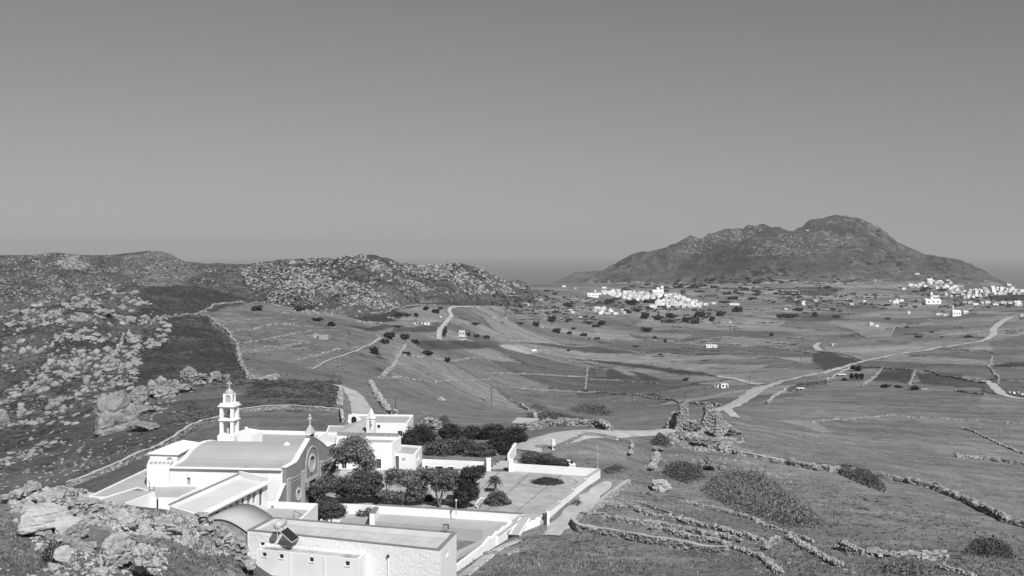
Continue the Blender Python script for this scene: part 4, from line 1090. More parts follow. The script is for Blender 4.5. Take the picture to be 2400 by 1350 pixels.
# boundary walls
def low_wall(name, label, pts, ztops, zb, th, mat='white', cope=None, cat='wall'):
    """wall along a line of pixels on level zb_ref; each stretch is level (stepped top)"""
    root = thing(name, label, cat, (pts[0][0], pts[0][1], zb)); mb = MB(); cp = MB()
    for i in range(len(pts) - 1):
        p, q = V2(pts[i]), V2(pts[i + 1]); e = (q - p).normalized(); n = Vector((-e.y, e.x))
        zz = ztops[i]; z_ = zz if isinstance(zz, tuple) else (zz, zz)
        poly = [tuple(p + n * th / 2), tuple(p - n * th / 2), tuple(q - n * th / 2), tuple(q + n * th / 2)]
        mb.prism(poly, zb, [z_[0], z_[0], z_[1], z_[1]])
        if cope:
            poly = [tuple(p + n * (th / 2 + .05)), tuple(p - n * (th / 2 + .05)), tuple(q - n * (th / 2 + .05)), tuple(q + n * (th / 2 + .05))]
            cp.prism(poly, [z_[0] + .004, z_[0] + .004, z_[1] + .004, z_[1] + .004], [z_[0] + .07, z_[0] + .07, z_[1] + .07, z_[1] + .07])
    mb.build('wall', M[mat], root)
    if cope: cp.build('coping', M[cope], root)
    return root
gp = lambda px, py, z=ZC: tuple(PZ(px, py, z))[:2]
low_wall('court_wall', 'white courtyard wall behind the stone benches', [gp(990,1092), gp(1144,1100)], [(-36.85, -36.75)], -38.6, .4)
low_wall('court_wall', 'white courtyard wall from the gate to the far corner, in front of the parked car', [gp(1199,1103), gp(1404,1117)], [(-36.8, -36.75)], -38.9, .4)
rw = [gp(1404,1118), gp(1372,1139), gp(1343,1161), gp(1311,1186), gp(1284,1207)]
low_wall('court_wall', 'white courtyard wall with stepped top running beside the dirt path', rw, [-36.75, -36.98, -37.2, -37.42], -40.2, .45, cope='cement')
for px, py, lb_ in ((1145, 1102, 'white gate pillar at the end of the bench wall'), (1197, 1104, 'white gate pillar on the right of the courtyard steps')):
    p = PZ(px, py, ZC); r = thing('gate_pillar', lb_, 'pillar', tuple(p)); MB().box((p.x, p.y, ZC + .85), (.72, .72, 2.1), .1).build('shaft', M['white'], r); MB().box((p.x, p.y, ZC + 1.96), (.82, .82, .1), .1).build('cap', M['white'], r)
st = thing('court_steps', 'broad pale steps between the two white gate pillars', 'steps', tuple(PZ(1168, 1100, ZC)))
for k in range(4):
    p = PZ(1170, 1101, ZC); MB().box((p.x + .5 * k, p.y + 1.2 + k * 1.0, ZC + .06 + .14 * k), (3.2, 1.1, .2 + .02 * k), .12).build('step', M['cement'], st)
gw = PZ(1190, 1085, ZC); low_wall('gate_wall', 'white wall running back beside the courtyard steps', [gp(1192,1086), gp(1208,1064)], [(-36.4, -36.0)], -38.8, .4)
pw = G(1297, 1053); r = thing('white_post', 'white post at the corner of the parking ground', 'post', tuple(pw)); MB().box((pw.x, pw.y, pw.z + .75), (.5, .5, 1.9), .2).build('shaft', M['white'], r); MB().box((pw.x, pw.y, pw.z + 1.74), (.6, .6, .08), .2).build('cap', M['white'], r)
# benches along the back wall
BL_ = ['first from the porch room', 'second from the porch room', 'third from the porch room', 'longest, nearest the gate pillar']
for k, (px, w) in enumerate(((1000, 13), (1029, 24), (1056, 20), (1096, 28))):
    p = PZ(px, 1096.5 + .05 * (px - 1000), ZC); L = w * p.y / FPX; r = thing('stone_bench', 'white stone bench along the courtyard wall, ' + BL_[k], 'bench', tuple(p), 'benches along the courtyard wall')
    MB().box((p.x, p.y, ZC + .47), (L, .6, .12), -.045).build('seat', M['white'], r)
    for s in (-1, 1): MB().box((p.x + s * (L / 2 - .15), p.y - s * .007, ZC + .205), (.16, .5, .405), -.045).build('leg', M['white'], r)
    MB().box((p.x, p.y + .35, ZC + .2), (L - .05, .05, .38), -.045).build('seat_shade', M['shutter'], r)  # dark panel standing in for the shade under the seat
# front edge: wall down to the lower terrace
lt = low_wall('terrace_wall', 'long white retaining wall with grey coping along the front of the courtyard', [gp(884,1187), gp(1227,1208)], [(-37.75, -37.75)], -41.0, .55, cope='cement_dark')
low_wall('terrace_wall', 'white terrace end wall with grey coping near the pine trunks', [gp(882,1189,-37.8), gp(872,1204,-37.8)], [(-37.8, -37.8)], -41.0, .7, cope='cement_dark')
low_wall('forecourt_wall', 'white wall in front of the pines nearest the church', [gp(752,1184), gp(881,1189)], [(-37.6, -37.75)], -40.5, .4)
fl4 = [gp(a, b, -38.95) for a, b in ((872,1222),(1132,1242),(1216,1218),(888,1200))]
o = MB().prism(fl4, -40.9, -38.95).build('lower_terrace', M['cement']); o['kind'] = 'structure'
fl4 = [gp(a, b, -39.0) for a, b in ((800,1213),(868,1216),(884,1199),(812,1194))]
o = MB().prism(fl4, -40.9, -39.0).build('lower_terrace', M['cement']); o['kind'] = 'structure'
low_wall('terrace_wall', 'broad grey topped side wall at the right end of the lower terrace', [gp(1226,1209,-37.7), gp(1160,1252,-37.7)], [(-37.7, -37.9)], -41.0, .9, cope='cement')
# saw-toothed walls beside the steps
def saw(name, label, p, q, zs, teeth, mat, zb, t0=0.0, t1=1.0):
    L = (V2(q) - V2(p)).length; out = [(0, zb), (L, zb)]; top = []
    zf = lambda u: zs[0] + (zs[1] - zs[0]) * u / L
    a, b = L * t0, L * t1
    top.append((0, zf(0)))
    for k in range(teeth):
        u0 = a + (b - a) * k / teeth; u1 = a + (b - a) * (k + 1) / teeth
        top += [(u0 + .01, zf(u0)), (u1 - .02, zf(u0) + .48)]
    top.append((L, zf(L)))
    r = thing(name, label, 'wall', (p[0], p[1], zb)); mb = MB(); panel(mb, p, q, out + top[::-1], [], .35); mb.build('wall', M[mat], r); return r
saw('stair_wall', 'smooth white saw-toothed stair wall next to the dark gate leaf', gp(1226,1238,-38.2), gp(1277,1214,-38.0), (-38.3, -37.9), 4, 'white', -40.6)
saw('stair_wall', 'rough whitewashed saw-toothed wall climbing from the foreground building', gp(1072,1320,-37.9), gp(1200,1230,-37.9), (-38.1, -37.8), 4, 'white_rough', -40.6, .45, 1.0)
mb = MB(); p0, p1 = PZ(1213,1238,-38.15), PZ(1070,1303,-37.85); r = thing('garden_kerb', 'grey stepped kerb behind the rough whitewashed wall', 'kerb', tuple(p1)); mb.beam(p0 + Vector((-.6, .6, -.2)), p1 + Vector((-.6, .6, -.35)), 1.0, .5); mb.build('kerb', M['cement'], r)
gt = thing('gate_leaf', 'dark boarded gate leaf at the foot of the courtyard wall', 'gate', tuple(PZ(1277, 1232, -38.7)))
p = PZ(1278, 1231, -38.75)
for k in range(3): MB().box((p.x - .3 + .19 * k, p.y - .25 * k, -37.95), (.16, .16, 1.75), .3).build('board', M['shutter'], gt)
MB().box((p.x + .35, p.y - .4, -37.9), (.3, .3, 2.0), .3).build('post', M['white'], gt)
ch = thing('stone_chute', 'long pale sloping stone trough between the saw-toothed walls', 'trough', tuple(PZ(1203, 1262, -39.4)))
a, b = PZ(1231, 1217, -37.75), PZ(1206, 1256, -38.6); mb = MB(); mb.beam(a, b, 1.15, .22); mb.build('bed', M['cement'], ch)
sd = (b - a).cross(Vector((0, 0, 1))).normalized()
for s in (-1, 1): MB().beam(a + sd * s * .65 + Vector((0, 0, .08)), b + sd * s * .65 + Vector((0, 0, .08)), .14, .4).build('edge', M['white'], ch)
MB().beam(b + Vector((0, 0, -.06)) - sd * .7, b + Vector((0, 0, -.06)) + sd * .7, .16, .36).build('end_stone', M['metal_dark'], ch)
# monument and flower bed
mo = thing('monument', 'small pale stone monument beside the dark tree', 'monument', tuple(PZ(1058, 1182, ZC))); p = PZ(1058, 1180, ZC)
for k, (w, h, z) in enumerate(((2.2, .35, 0), (1.7, .45, .35), (1.3, .35, .8))): MB().box((p.x, p.y, ZC + z + h / 2 + .015), (w, w * .7, h - .004), -.1).build(['base', 'block', 'cap'][k], M['cement'] if k != 1 else M['white'], mo)
fb = thing('flower_bed', 'oblong pale gravel bed with white stone border in front of the fan palm', 'flower bed', tuple(PZ(1130, 1180, ZC)))
f4 = [V2(PZ(a, b, ZC)) for a, b in ((1112,1187),(1121,1194),(1140,1171),(1128,1169))]
MB().prism([tuple(v) for v in f4], ZC + .014, ZC + .12).build('gravel', M['paving'], fb)
for i in range(4): MB().beam((f4[i].x, f4[i].y, ZC + .14), (f4[(i + 1) % 4].x, f4[(i + 1) % 4].y, ZC + .14), .18 - .01 * i, .25 - .01 * i).build('border', M['white'] if i != 1 else M['cement_dark'], fb)
for px, py, h, lb_, nm in ((905.5, 1182, 3.0, 'thin dark lamp post among the courtyard pines', 'lamp_post'), (1069, 1206, 1.8, 'short pale lamp post on the retaining wall', 'lamp_post')):
    p = PZ(px, py, ZC); r = thing(nm, lb_, 'lamp post', tuple(p)); MB().tube([p, p + Vector((0, 0, h))], .06, 8).build('pole', M['metal_dark'] if h > 2 else M['cement'], r); MB().lathe((p.x, p.y, ZC + h), [(.1, 0), (.17, .12), (.14, .3), (.03, .36)], 10).build('lantern', M['cream'], r)
p = G(1401, 1096); r = thing('flag_pole', 'tall thin bare pole behind the courtyard corner', 'pole', tuple(p)); MB().tube([p, p + Vector((0, 0, 4.0))], .05, 8).build('pole', M['metal'], r); MB().box(p + Vector((0, 0, .05)), (.3, .3, .12)).build('foot', M['cement'], r)

# ------------------------------------------------------------------ foliage
def leaf_cloud(blobs, n, size, seed, flat=0.6, up=0.3, shell=0.55):
    """n leaf clumps (two crossed quads each) spread through ellipsoids; blobs = (centre, radii)"""
    r = np.random.default_rng(seed); vol = np.array([b[1][0] * b[1][1] * b[1][2] for b in blobs]) ** .67
    cnt = np.maximum((n * vol / vol.sum()).astype(int), 6); C = []; S = []; NRM = []
    for (c, rad), k in zip(blobs, cnt):
        d = r.normal(size=(k, 3)); d /= np.linalg.norm(d, axis=1)[:, None]
        rr = (shell + (1 - shell) * r.random(k)) ** 1.0
        lump = 1 + .22 * np.sin(d[:, 0] * 5 + c[0]) * np.cos(d[:, 1] * 6 + c[1]) + .12 * np.sin(d[:, 2] * 9 + c[0] * 3)
        C.append(np.asarray(c) + d * (rr * lump)[:, None] * np.asarray(rad)); S.append(size * (.55 + .9 * r.random(k))); NRM.append(d)
    C = np.concatenate(C); S = np.concatenate(S); NRM = np.concatenate(NRM); k = len(C)
    nn = NRM + r.normal(size=(k, 3)) * .7; nn[:, 2] += up; nn /= np.linalg.norm(nn, axis=1)[:, None]
    t = np.cross(nn, r.normal(size=(k, 3))); t /= np.linalg.norm(t, axis=1)[:, None]; b = np.cross(nn, t)
    s = S[:, None]; asp = (flat * (.6 + .8 * r.random(k)))[:, None]
    V = np.stack([C + t * s, C + b * s * asp, C - t * s, C - b * s * asp + nn * s * .25], 1).reshape(-1, 3)
    F = np.arange(4 * k).reshape(-1, 4)
    return V, F
def tree(name, label, cat, base, blobs, trunks, n, size, mat, seed, group=None, dz=0.0, flat=.45, up=.35, shell=.5):
    """blobs in pixels (px, py, rx, ry[, depth offset]); trunks = pixel polylines with radii"""
    base = Vector(base); d = base.y; k = d / FPX
    root = thing(name, label, cat, tuple(base), group)
    bb = []
    for b in blobs:
        dd = d + (b[4] if len(b) > 4 else 0.0); c = PD(b[0], b[1], dd); rx = b[2] * 1.12 * dd / FPX; rz = b[3] * 1.12 * dd / FPX
        bb.append(((c.x, c.y, c.z), (rx, max(rx * .85, .4), rz)))
    V, F = leaf_cloud(bb, int(n * 2.6), size * .85, seed, flat * .6, up, shell)
    obj('crown', np_mesh('crown', V - np.array(base), F, M[mat]), root, tuple(base))
    for tr in trunks:
        pts = [PD(p[0], p[1], d + (p[3] if len(p) > 3 else 0)) for p in tr]
        if len(tr[0]) < 3 or True: pts[0] = Vector((pts[0].x, pts[0].y, pts[0].z))
        rad = [p[2] * k for p in tr]
        if pts[0].z > base.z - .1 and abs(tr[0][0] - (CX + FPX * base.x / base.y)) < 14:
            pts = [Vector((pts[0].x, pts[0].y, base.z - .2))] + pts; rad = [rad[0] * 1.2] + rad
        MB().tube(pts, rad, 8).build('trunk', M['bark'], root, True)
    return root
zc = lambda px, py: PZ(px, py, ZC)
tree('pine_tree', 'tallest pine with leaning bare trunk in front of the church gable', 'tree', zc(762,1166), [(822,1056,42,26),(792,1058,20,14),(852,1070,26,24),(832,1033,26,13),(868,1090,16,16),(775,1097,18,12,2),(845,1105,18,10),(808,1072,22,14)],
     [[(758,1150,3),(755,1118,4),(768,1106,3.6),(778,1088,3.2),(792,1076,2.4),(815,1062,1.4)],[(778,1088,2),(800,1084,1.4),(850,1075,.8)]], 3400, .26, 'pine', 1)
tree('pine_tree', 'spreading low pine touching the church doorway', 'tree', zc(744,1180), [(752,1142,26,16),(778,1133,26,17),(738,1150,14,11),(795,1147,14,10)], [[(744,1178,3.5),(745,1160,3),(756,1148,2),(775,1138,1)]], 2400, .24, 'pine', 2)
tree('pine_tree', 'broad dark pine on three trunks in the middle of the forecourt', 'tree', zc(822,1180), [(832,1138,40,24),(868,1142,28,20),(806,1150,20,13),(880,1120,18,14),(850,1120,25,14),(884,1160,14,10)], [[(811,1178,2.4),(812,1160,2.2),(825,1140,1.4)],[(822,1179,2.4),(817,1165,2.2),(838,1142,1.4)],[(834,1179,2.2),(830,1165,2),(862,1144,1.2)]], 3600, .25, 'pine_dark', 3)
tree('round_tree', 'dense dark clipped round tree behind the long building roof', 'tree', PZ(770,1226,-38.9), [(766,1192,30,20),(745,1200,18,13),(790,1198,20,13),(768,1180,20,12),(772,1206,26,8)], [[(766,1222,2),(766,1206,1.8)],[(776,1222,1.6),(780,1206,1.2)]], 3200, .22, 'pine_dark', 4, shell=.75)
tree('pine_tree', 'ragged pine leaning left over the courtyard, left of the forked one', 'tree', zc(965,1186), [(958,1124,32,18),(978,1150,24,18),(926,1108,22,9),(936,1162,16,9),(903,1157,20,8),(988,1112,20,11),(912,1125,10,12),(960,1165,20,9)],
     [[(945,1184,2.2),(932,1170,2.4),(918,1160,1.8),(905,1156,1)],[(966,1186,2.4),(968,1165,2.2),(962,1140,1.6),(950,1122,1)]], 2800, .25, 'pine', 5)
tree('pine_tree', 'umbrella pine with a forked pale trunk beside the monument', 'tree', zc(1031,1190), [(1042,1120,34,18),(1012,1110,22,12),(1064,1136,20,15),(1034,1142,24,8),(1052,1108,20,10),(1006,1128,14,8)],
     [[(1031,1188,2.6),(1024,1165,2.2),(1021,1150,1.8),(1010,1138,1.2)],[(1031,1186,2.4),(1034,1165,2),(1038,1145,1.6),(1052,1128,1)]], 2400, .24, 'pine', 6)
tree('cypress_tree', 'dark wind-bent cypress beside the flower bed', 'tree', zc(1086,1191), [(1108,1108,26,13),(1092,1130,20,22),(1084,1162,20,22),(1110,1150,13,20),(1126,1099,12,7),(1078,1180,12,9)], [[(1086,1190,2),(1086,1160,2),(1098,1115,1.2)]], 3400, .22, 'cypress', 7, shell=.65)
tree('low_shrub', 'flat spreading shrub behind the forked pine', 'shrub', zc(1040,1110), [(1040,1105,28,5)], [], 500, .2, 'bush', 8)
tree('pot_shrub', 'small round shrub in a white ringed bed', 'shrub', zc(1004,1178), [(1004,1168,11,8)], [[(1004,1177,1),(1004,1170,.8)]], 420, .18, 'bush', 9)
pr = PZ(1004, 1177, ZC); r = ring(pr, .75, .95, ZC + .014, ZC + .2, 20).build('bed_ring', M['white']); tag(r, 'white ring kerb round the small shrub', 'kerb')
tree('low_shrub', 'low oval mat of shrub in the middle of the paved court', 'shrub', zc(1283,1132), [(1283,1131,33,9),(1262,1133,16,6),(1302,1132,18,7),(1280,1126,18,7)], [], 1900, .17, 'bush', 10, shell=.7)
# palms
def palm(label, px, py, h_px, fr_px, nfr, seed, mat='palm', droop=1.0):
    b = zc(px, py); k = b.y / FPX; h = h_px * k; fl_ = fr_px * k; r = random.Random(seed)
    root = thing('palm', label, 'palm', tuple(b))
    top = b + Vector((-.15 * h * .3, 0, h))
    MB().tube([b - Vector((0, 0, .1)), b.lerp(top, .5) + Vector((.05, 0, 0)), top], [.26, .2, .22], 10).build('trunk', M['bark'], root)
    for i in range(nfr):
        a = 2 * math.pi * i / nfr + r.uniform(-.2, .2); el = r.uniform(-.25, 1.15); dr = Vector((math.cos(a) * math.cos(el), math.sin(a) * math.cos(el), math.sin(el)))
        side = Vector((-math.sin(a), math.cos(a), 0)); mb = MB(); N = 6; L = fl_ * r.uniform(.8, 1.1)
        pts = [top + dr * L * t - Vector((0, 0, droop * L * .55 * t * t)) for t in [j / N for j in range(N + 1)]]
        for j in range(N):
            w = .30 * L * math.sin(math.pi * min(.97, (j + .6) / (N + .3)))
            for s in (-1, 1):
                m_ = (pts[j] + pts[j + 1]) / 2 + side * s * w - Vector((0, 0, w * .35)) + (pts[j + 1] - pts[j]) * .5
                mb.add([pts[j], pts[j + 1], m_], [(0, 1, 2)])
        mb.build('frond', M[mat], root)
palm('slender fan palm standing alone in the paved court', 1161, 1153, 29, 22, 54, 1)
palm('large bushy fan palm with its shadow on the paving', 1166, 1180, 14, 36, 130, 2, droop=1.0)
# grove behind the courtyard wall
GR = [(982,1018,36,22,216,'dark pine beside the chapel house wall'),(1055,1008,24,14,222,'small dark pine at the back of the grove, left of centre'),(1106,1016,26,17,220,'dark pine in the back row of the grove'),(1157,1011,30,18,218,'tallest dark pine at the back of the grove'),
      (1206,1024,28,24,210,'dark bushy pine at the right end of the grove by the parking'),(1030,1050,32,20,200,'paler pine at the front left of the grove'),(1076,1045,38,23,201,'paler wide pine in the front middle of the grove'),
      (1126,1056,34,18,199,'low pine at the front of the grove near the gate'),(1166,1046,28,22,203,'dark round pine beside the gate steps'),(962,1034,22,16,209,'low dark pine behind the porch room'),(1190,1058,16,14,200,'small dark pine leaning over the gate wall')]
for i, (px, py, rx, ry, d, lb_) in enumerate(GR):
    x = (px - CX) * d / FPX; gz = ground_z(x, d); bpy_ = EYE - gz * FPX / d
    tree('pine_tree', lb_, 'tree', (x, d, gz), [(px, py, rx * .85, ry * .9), (px - rx * .5, py + ry * .35, rx * .6, ry * .8), (px + rx * .5, py + ry * .3, rx * .6, ry * .8), (px, py + ry * .9, rx * .8, ry * .6), (px + rx * .2, py - ry * .3, rx * .45, ry * .6)],
         [[(px, bpy_, 1.8), (px + 2, py + ry * .5, 1.4), (px, py, .8)]], 1900, .3, 'pine_dark' if lb_.startswith('paler') or 'low pine' in lb_ else 'cypress', 40 + i, 'pines in the grove behind the courtyard', shell=.6)
for i, (px, py, rx, ry, lb_) in enumerate(((1246,1073,24,15,'tall rounded shrub behind the courtyard wall, nearest the gate'), (1282,1077,20,12,'middle shrub behind the courtyard wall'), (1314,1085,18,8,'low shrub in front of the parked car'))):
    p = PZ(px, 1100, ZC); tree('hedge_shrub', lb_, 'shrub', (p.x, 188 - i, ground_z(p.x, 188 - i)), [(px, py, rx, ry), (px - rx * .5, py + ry * .4, rx * .6, ry * .6), (px + rx * .5, py + ry * .4, rx * .6, ry * .6)], [], 1100, .2, 'pine_dark', 60 + i, 'shrubs behind the courtyard wall', shell=.7)
p = PZ(868, 1219, -39.6); tree('garden_shrub', 'feathery pale shrub in the garden strip', 'shrub', tuple(p), [(848,1204,14,9),(866,1200,12,11),(856,1212,18,7)], [[(858,1218,1),(862,1206,.8)]], 700, .16, 'bramble', 70)

# ------------------------------------------------------------------ parked car
cr = PZ(1330, 1092, -37.9); cz = ground_z(cr.x - .8, 187.5)
car = thing('parked_car', 'white hatchback parked behind the shrubs outside the courtyard wall', 'car', (cr.x - .8, 187.5, cz)); ca = Vector((.93, -.37))
def cpt(u, w, z): return (cr.x - .8 + ca.x * u - ca.y * w, 187.5 + ca.y * u + ca.x * w, cz + z)
sec = [(-2.0, .35, .62, .62), (-1.95, .3, .85, .85), (-1.2, .28, .95, .95), (-.75, .28, 1.42, .98), (.3, .28, 1.5, 1.0), (1.2, .28, 1.42, .98), (1.75, .28, .98, .97), (1.98, .32, .8, .8)]
vs, fs = [], []
for u, zb_, zt_, zs_ in sec: vs += [cpt(u, -.8, zb_), cpt(u, -.84, zs_), cpt(u, -.6, zt_), cpt(u, .6, zt_), cpt(u, .84, zs_), cpt(u, .8, zb_)]
for i in range(len(sec) - 1):
    for j in range(6): fs.append((i * 6 + j, i * 6 + (j + 1) % 6, (i + 1) * 6 + (j + 1) % 6, (i + 1) * 6 + j))
fs += [tuple(range(6))[::-1], tuple(range((len(sec) - 1) * 6, len(sec) * 6))]
MB().add(vs, fs).build('body', M['car_paint'], car)
for w in (-1, 1): MB().add([cpt(-.65, w * .835, 1.0), cpt(1.2, w * .835, 1.0), cpt(1.1, w * .66, 1.38), cpt(-.5, w * .66, 1.36)], [(0, 1, 2, 3)]).build('side_window', M['glass'], car)
MB().add([cpt(1.72, -.7, 1.03), cpt(1.72, .7, 1.03), cpt(1.28, .56, 1.40), cpt(1.28, -.56, 1.40)], [(0, 1, 2, 3)]).build('rear_window', M['glass'], car)
for u in (-1.25, 1.25):
    for w in (-.8, .8):
        mb = MB(); mb.tube([cpt(u, w - .1, .31), cpt(u, w + .1, .31)], .31, 16); wh = mb.build('wheel', M['tyre'], car); MB().tube([cpt(u, w - .105, .31), cpt(u, w + .105, .31)], .18, 12).build('rim', M['metal'], wh)
for w in (-.62, .62): MB().box(cpt(1.9, w, .86), (.1, .2, .12), -.38).build('tail_light', M['shutter'], car)

# ------------------------------------------------------------------ person on the hall roof
def person(px, py_head, zfeet, d, label, seed=0):
    x = (px - CX) * d / FPX; root = thing('person', label, 'person', (x, d, zfeet)); H = 1.68
    me = bpy.data.meshes.new('body'); J = [(0, 0, .92), (0, 0, 1.15), (0, 0, 1.38), (0, 0, 1.47), (0, -.01, 1.6), (-.1, 0, .88), (-.1, -.02, .48), (-.1, .02, .06), (-.1, -.14, .03), (.1, 0, .88), (.1, -.02, .48), (.1, .02, .06), (.1, -.14, .03),
         (-.19, 0, 1.36), (-.24, .02, 1.1), (-.22, -.1, .88), (-.21, -.14, .78), (.19, 0, 1.36), (.24, .02, 1.1), (.22, -.1, .88), (.21, -.14, .78)]
    E = [(0, 1), (1, 2), (2, 3), (3, 4), (0, 5), (5, 6), (6, 7), (7, 8), (0, 9), (9, 10), (10, 11), (11, 12), (2, 13), (13, 14), (14, 15), (15, 16), (2, 17), (17, 18), (18, 19), (19, 20)]
    R = [.15, .13, .15, .055, .1, .09, .065, .045, .04, .09, .065, .045, .04, .065, .045, .036, .03, .065, .045, .036, .03]
    me.from_pydata(J, E, []); me.materials.append(M['skin']); o = obj('body', me, root, (x, d, zfeet))
    o.modifiers.new('skin', 'SKIN'); s = o.modifiers.new('sub', 'SUBSURF'); s.levels = s.render_levels = 1
    for v, r_ in zip(me.skin_vertices[0].data, R): v.radius = (r_, r_)
    me.skin_vertices[0].data[0].use_root = True
    mb = MB(); mb.lathe((x, d, zfeet + .86), [(.17, 0), (.165, .2), (.19, .42), (.2, .5), (.1, .58)], 14, 1.15, .8); mb.build('shirt', M['cloth_white'], root, True)
    for s_ in (-1, 1): MB().tube([(x + s_ * .19, d, zfeet + 1.37), (x + s_ * .235, d + .01, zfeet + 1.16)], [.09, .075], 10).build('sleeve', M['cloth_white'], root, True)
    MB().lathe((x, d, zfeet + .5), [(.19, 0), (.185, .2), (.18, .37)], 14, 1.1, .75).build('shorts', M['cloth_dark'], root, True)
    mb = MB(); mb.lathe((x, d + .02, zfeet + 1.56), [(.09, 0), (.118, .06), (.11, .12), (.06, .16), (.01, .17)], 12); mb.build('hair', M['hair'], root, True)
person(577, 1003, -33.0, 190.6, 'person in a white shirt standing behind the hall parapet by the bell tower')
# ------------------------------------------------------------------ roads and paths
def path_pts(pix, step):
    P = [G(a, b) for a, b, *_ in pix]; W = [p[2] if len(p) > 2 else 1.0 for p in pix]; out = []
    for i in range(len(P) - 1):
        L = (P[i + 1] - P[i]).length; n = max(1, int(L / step))
        for k in range(n): t = k / n; out.append((P[i].x + (P[i + 1].x - P[i].x) * t, P[i].y + (P[i + 1].y - P[i].y) * t, W[i] + (W[i + 1] - W[i]) * t))
    out.append((P[-1].x, P[-1].y, W[-1])); return np.array(out)
def smooth_path(a, n=3):
    for _ in range(n):
        b = a.copy(); b[1:-1] = (a[:-2] + 2 * a[1:-1] + a[2:]) / 4; a = b
    return a
def road(name, pix, mat='dirt', lift=.06, step=4.0, sm=4, rag=.12):
    a = smooth_path(path_pts(pix, step), sm); t = np.gradient(a[:, :2], axis=0); t /= np.linalg.norm(t, axis=1)[:, None] + 1e-9
    n = np.stack([-t[:, 1], t[:, 0]], 1); K = 7; V = []
    for k in range(K):
        s = (k / (K - 1) - .5); rg = 1 + (nrng.random(len(a)) - .5) * 2 * rag * (abs(s) > .45)
        q = a[:, :2] + n * (a[:, 2] * s * rg)[:, None]; z = ground_z_arr(q[:, 0], q[:, 1]) + lift + a[:, 1] * .00035 - (.12 if abs(s) > .45 else 0)
        V.append(np.column_stack([q, z]))
    V = np.stack(V, 1).reshape(-1, 3); m_ = len(a)
    F = np.array([[i * K + k, (i + 1) * K + k, (i + 1) * K + k + 1, i * K + k + 1] for i in range(m_ - 1) for k in range(K - 1)])
    me = np_mesh(name, V, F[:, ::-1], M[mat], True); o = obj(name, me); o['kind'] = 'structure'; return o
road('dirt_road', [(1222,1056,10),(1262,1040,11),(1310,1026,11),(1370,1015,9),(1430,1017,6),(1490,1016,6),(1545,1012,6),(1610,1000,4)], lift=.1)
road('dirt_road', [(1668,966,4),(1700,958,5),(1740,938,7),(1768,918,9),(1790,906,11),(1830,895,6),(1900,880,5.5),(1960,867,5.5),(2020,848,5.5),(2100,831,5.5),(2190,816,5.5),(2260,807,5.5),(2310,797,6),(2329,785,8),(2328,772,8),(2345,757,9),(2368,744,10)], lift=.15, step=8)
road('dirt_road', [(862,992,5.5),(852,972,5.5),(843,945,5.5),(828,921,5.5),(810,908,5),(793,904,4.5)], lift=.12)
road('village_road', [(1029,797,3.6),(1029,775,3.6),(1050,750,3.6),(1060,740,3.6),(1050,726,3.6),(1075,720,3.2),(1122,719,3)], lift=.2, step=8)
road('footpath', [(1425,1130,1.5),(1400,1150,2.6),(1365,1182,3.0),(1335,1210,3.2),(1308,1240,3.6),(1290,1256,2.5)], lift=.07, step=2, rag=.3)
road('footpath', [(1215,1266,1.2),(1180,1278,1.3),(1140,1300,1.6),(1110,1330,1.8),(1085,1352,2)], lift=.07, step=2, rag=.3)
road('field_track', [(722,864,.7),(760,848,.7),(810,832,.7),(840,820,.7),(872,806,.8),(892,792,1)], lift=.1, step=4)
road('dirt_road', [(1685,882,4),(1740,892,4),(1785,902,5)], lift=.15, step=6)
road('dirt_road', [(2308,893,4.5),(2335,912,4.5),(2355,928,4.5),(2385,934,4.5),(2440,938,4.5)], lift=.12, step=5)
road('field_track', [(1920,804,5),(1910,812,6),(1921,823,7)], lift=.2, step=8)
road('field_track', [(1700,958,3.5),(1712,968,3),(1725,980,2.5)], lift=.1, step=3)

# ------------------------------------------------------------------ stones
_ico = bmesh.new(); bmesh.ops.create_icosphere(_ico, subdivisions=1, radius=1.0); _ico.verts.ensure_lookup_table()
ICO_V = np.array([v.co[:] for v in _ico.verts]); ICO_F = np.array([[v.index for v in f.verts] for f in _ico.faces]); _ico.free()
def rock_batch(P, S, seed, flat=.7, jit=.3, elong=.35):
    """P (n,3) centres, S (n,) half sizes -> vertices, triangles"""
    r = np.random.default_rng(seed); n = len(P)
    V = np.repeat(ICO_V[None], n, 0) * (1 + (r.random((n, 12, 1)) - .5) * 2 * jit)
    sc = np.stack([1 + elong * (r.random(n) * 2 - 1), 1 + elong * (r.random(n) * 2 - 1), flat * (1 + .35 * (r.random(n) * 2 - 1))], 1)
    V = V * sc[:, None]; a = r.random(n) * 6.283; b = (r.random(n) - .5) * .6
    cb, sb = np.cos(b)[:, None], np.sin(b)[:, None]; x, y, z = V[..., 0], V[..., 1], V[..., 2]
    x, z = x * cb - z * sb, x * sb + z * cb
    ca, sa = np.cos(a)[:, None], np.sin(a)[:, None]; x, y = x * ca - y * sa, x * sa + y * ca
    V = np.stack([x, y, z], -1) * np.asarray(S)[:, None, None] + np.asarray(P)[:, None]
    F = ICO_F[None] + (np.arange(n) * 12)[:, None, None]
    return V.reshape(-1, 3), F.reshape(-1, 3)
CUB_V = np.array([(x, y, z) for z in (-1, 1) for y in (-1, 1) for x in (-1, 1)], float) * .8
CUB_F = np.array([(0, 2, 3), (0, 3, 1), (4, 5, 7), (4, 7, 6), (0, 1, 5), (0, 5, 4), (1, 3, 7), (1, 7, 5), (3, 2, 6), (3, 6, 7), (2, 0, 4), (2, 4, 6)])
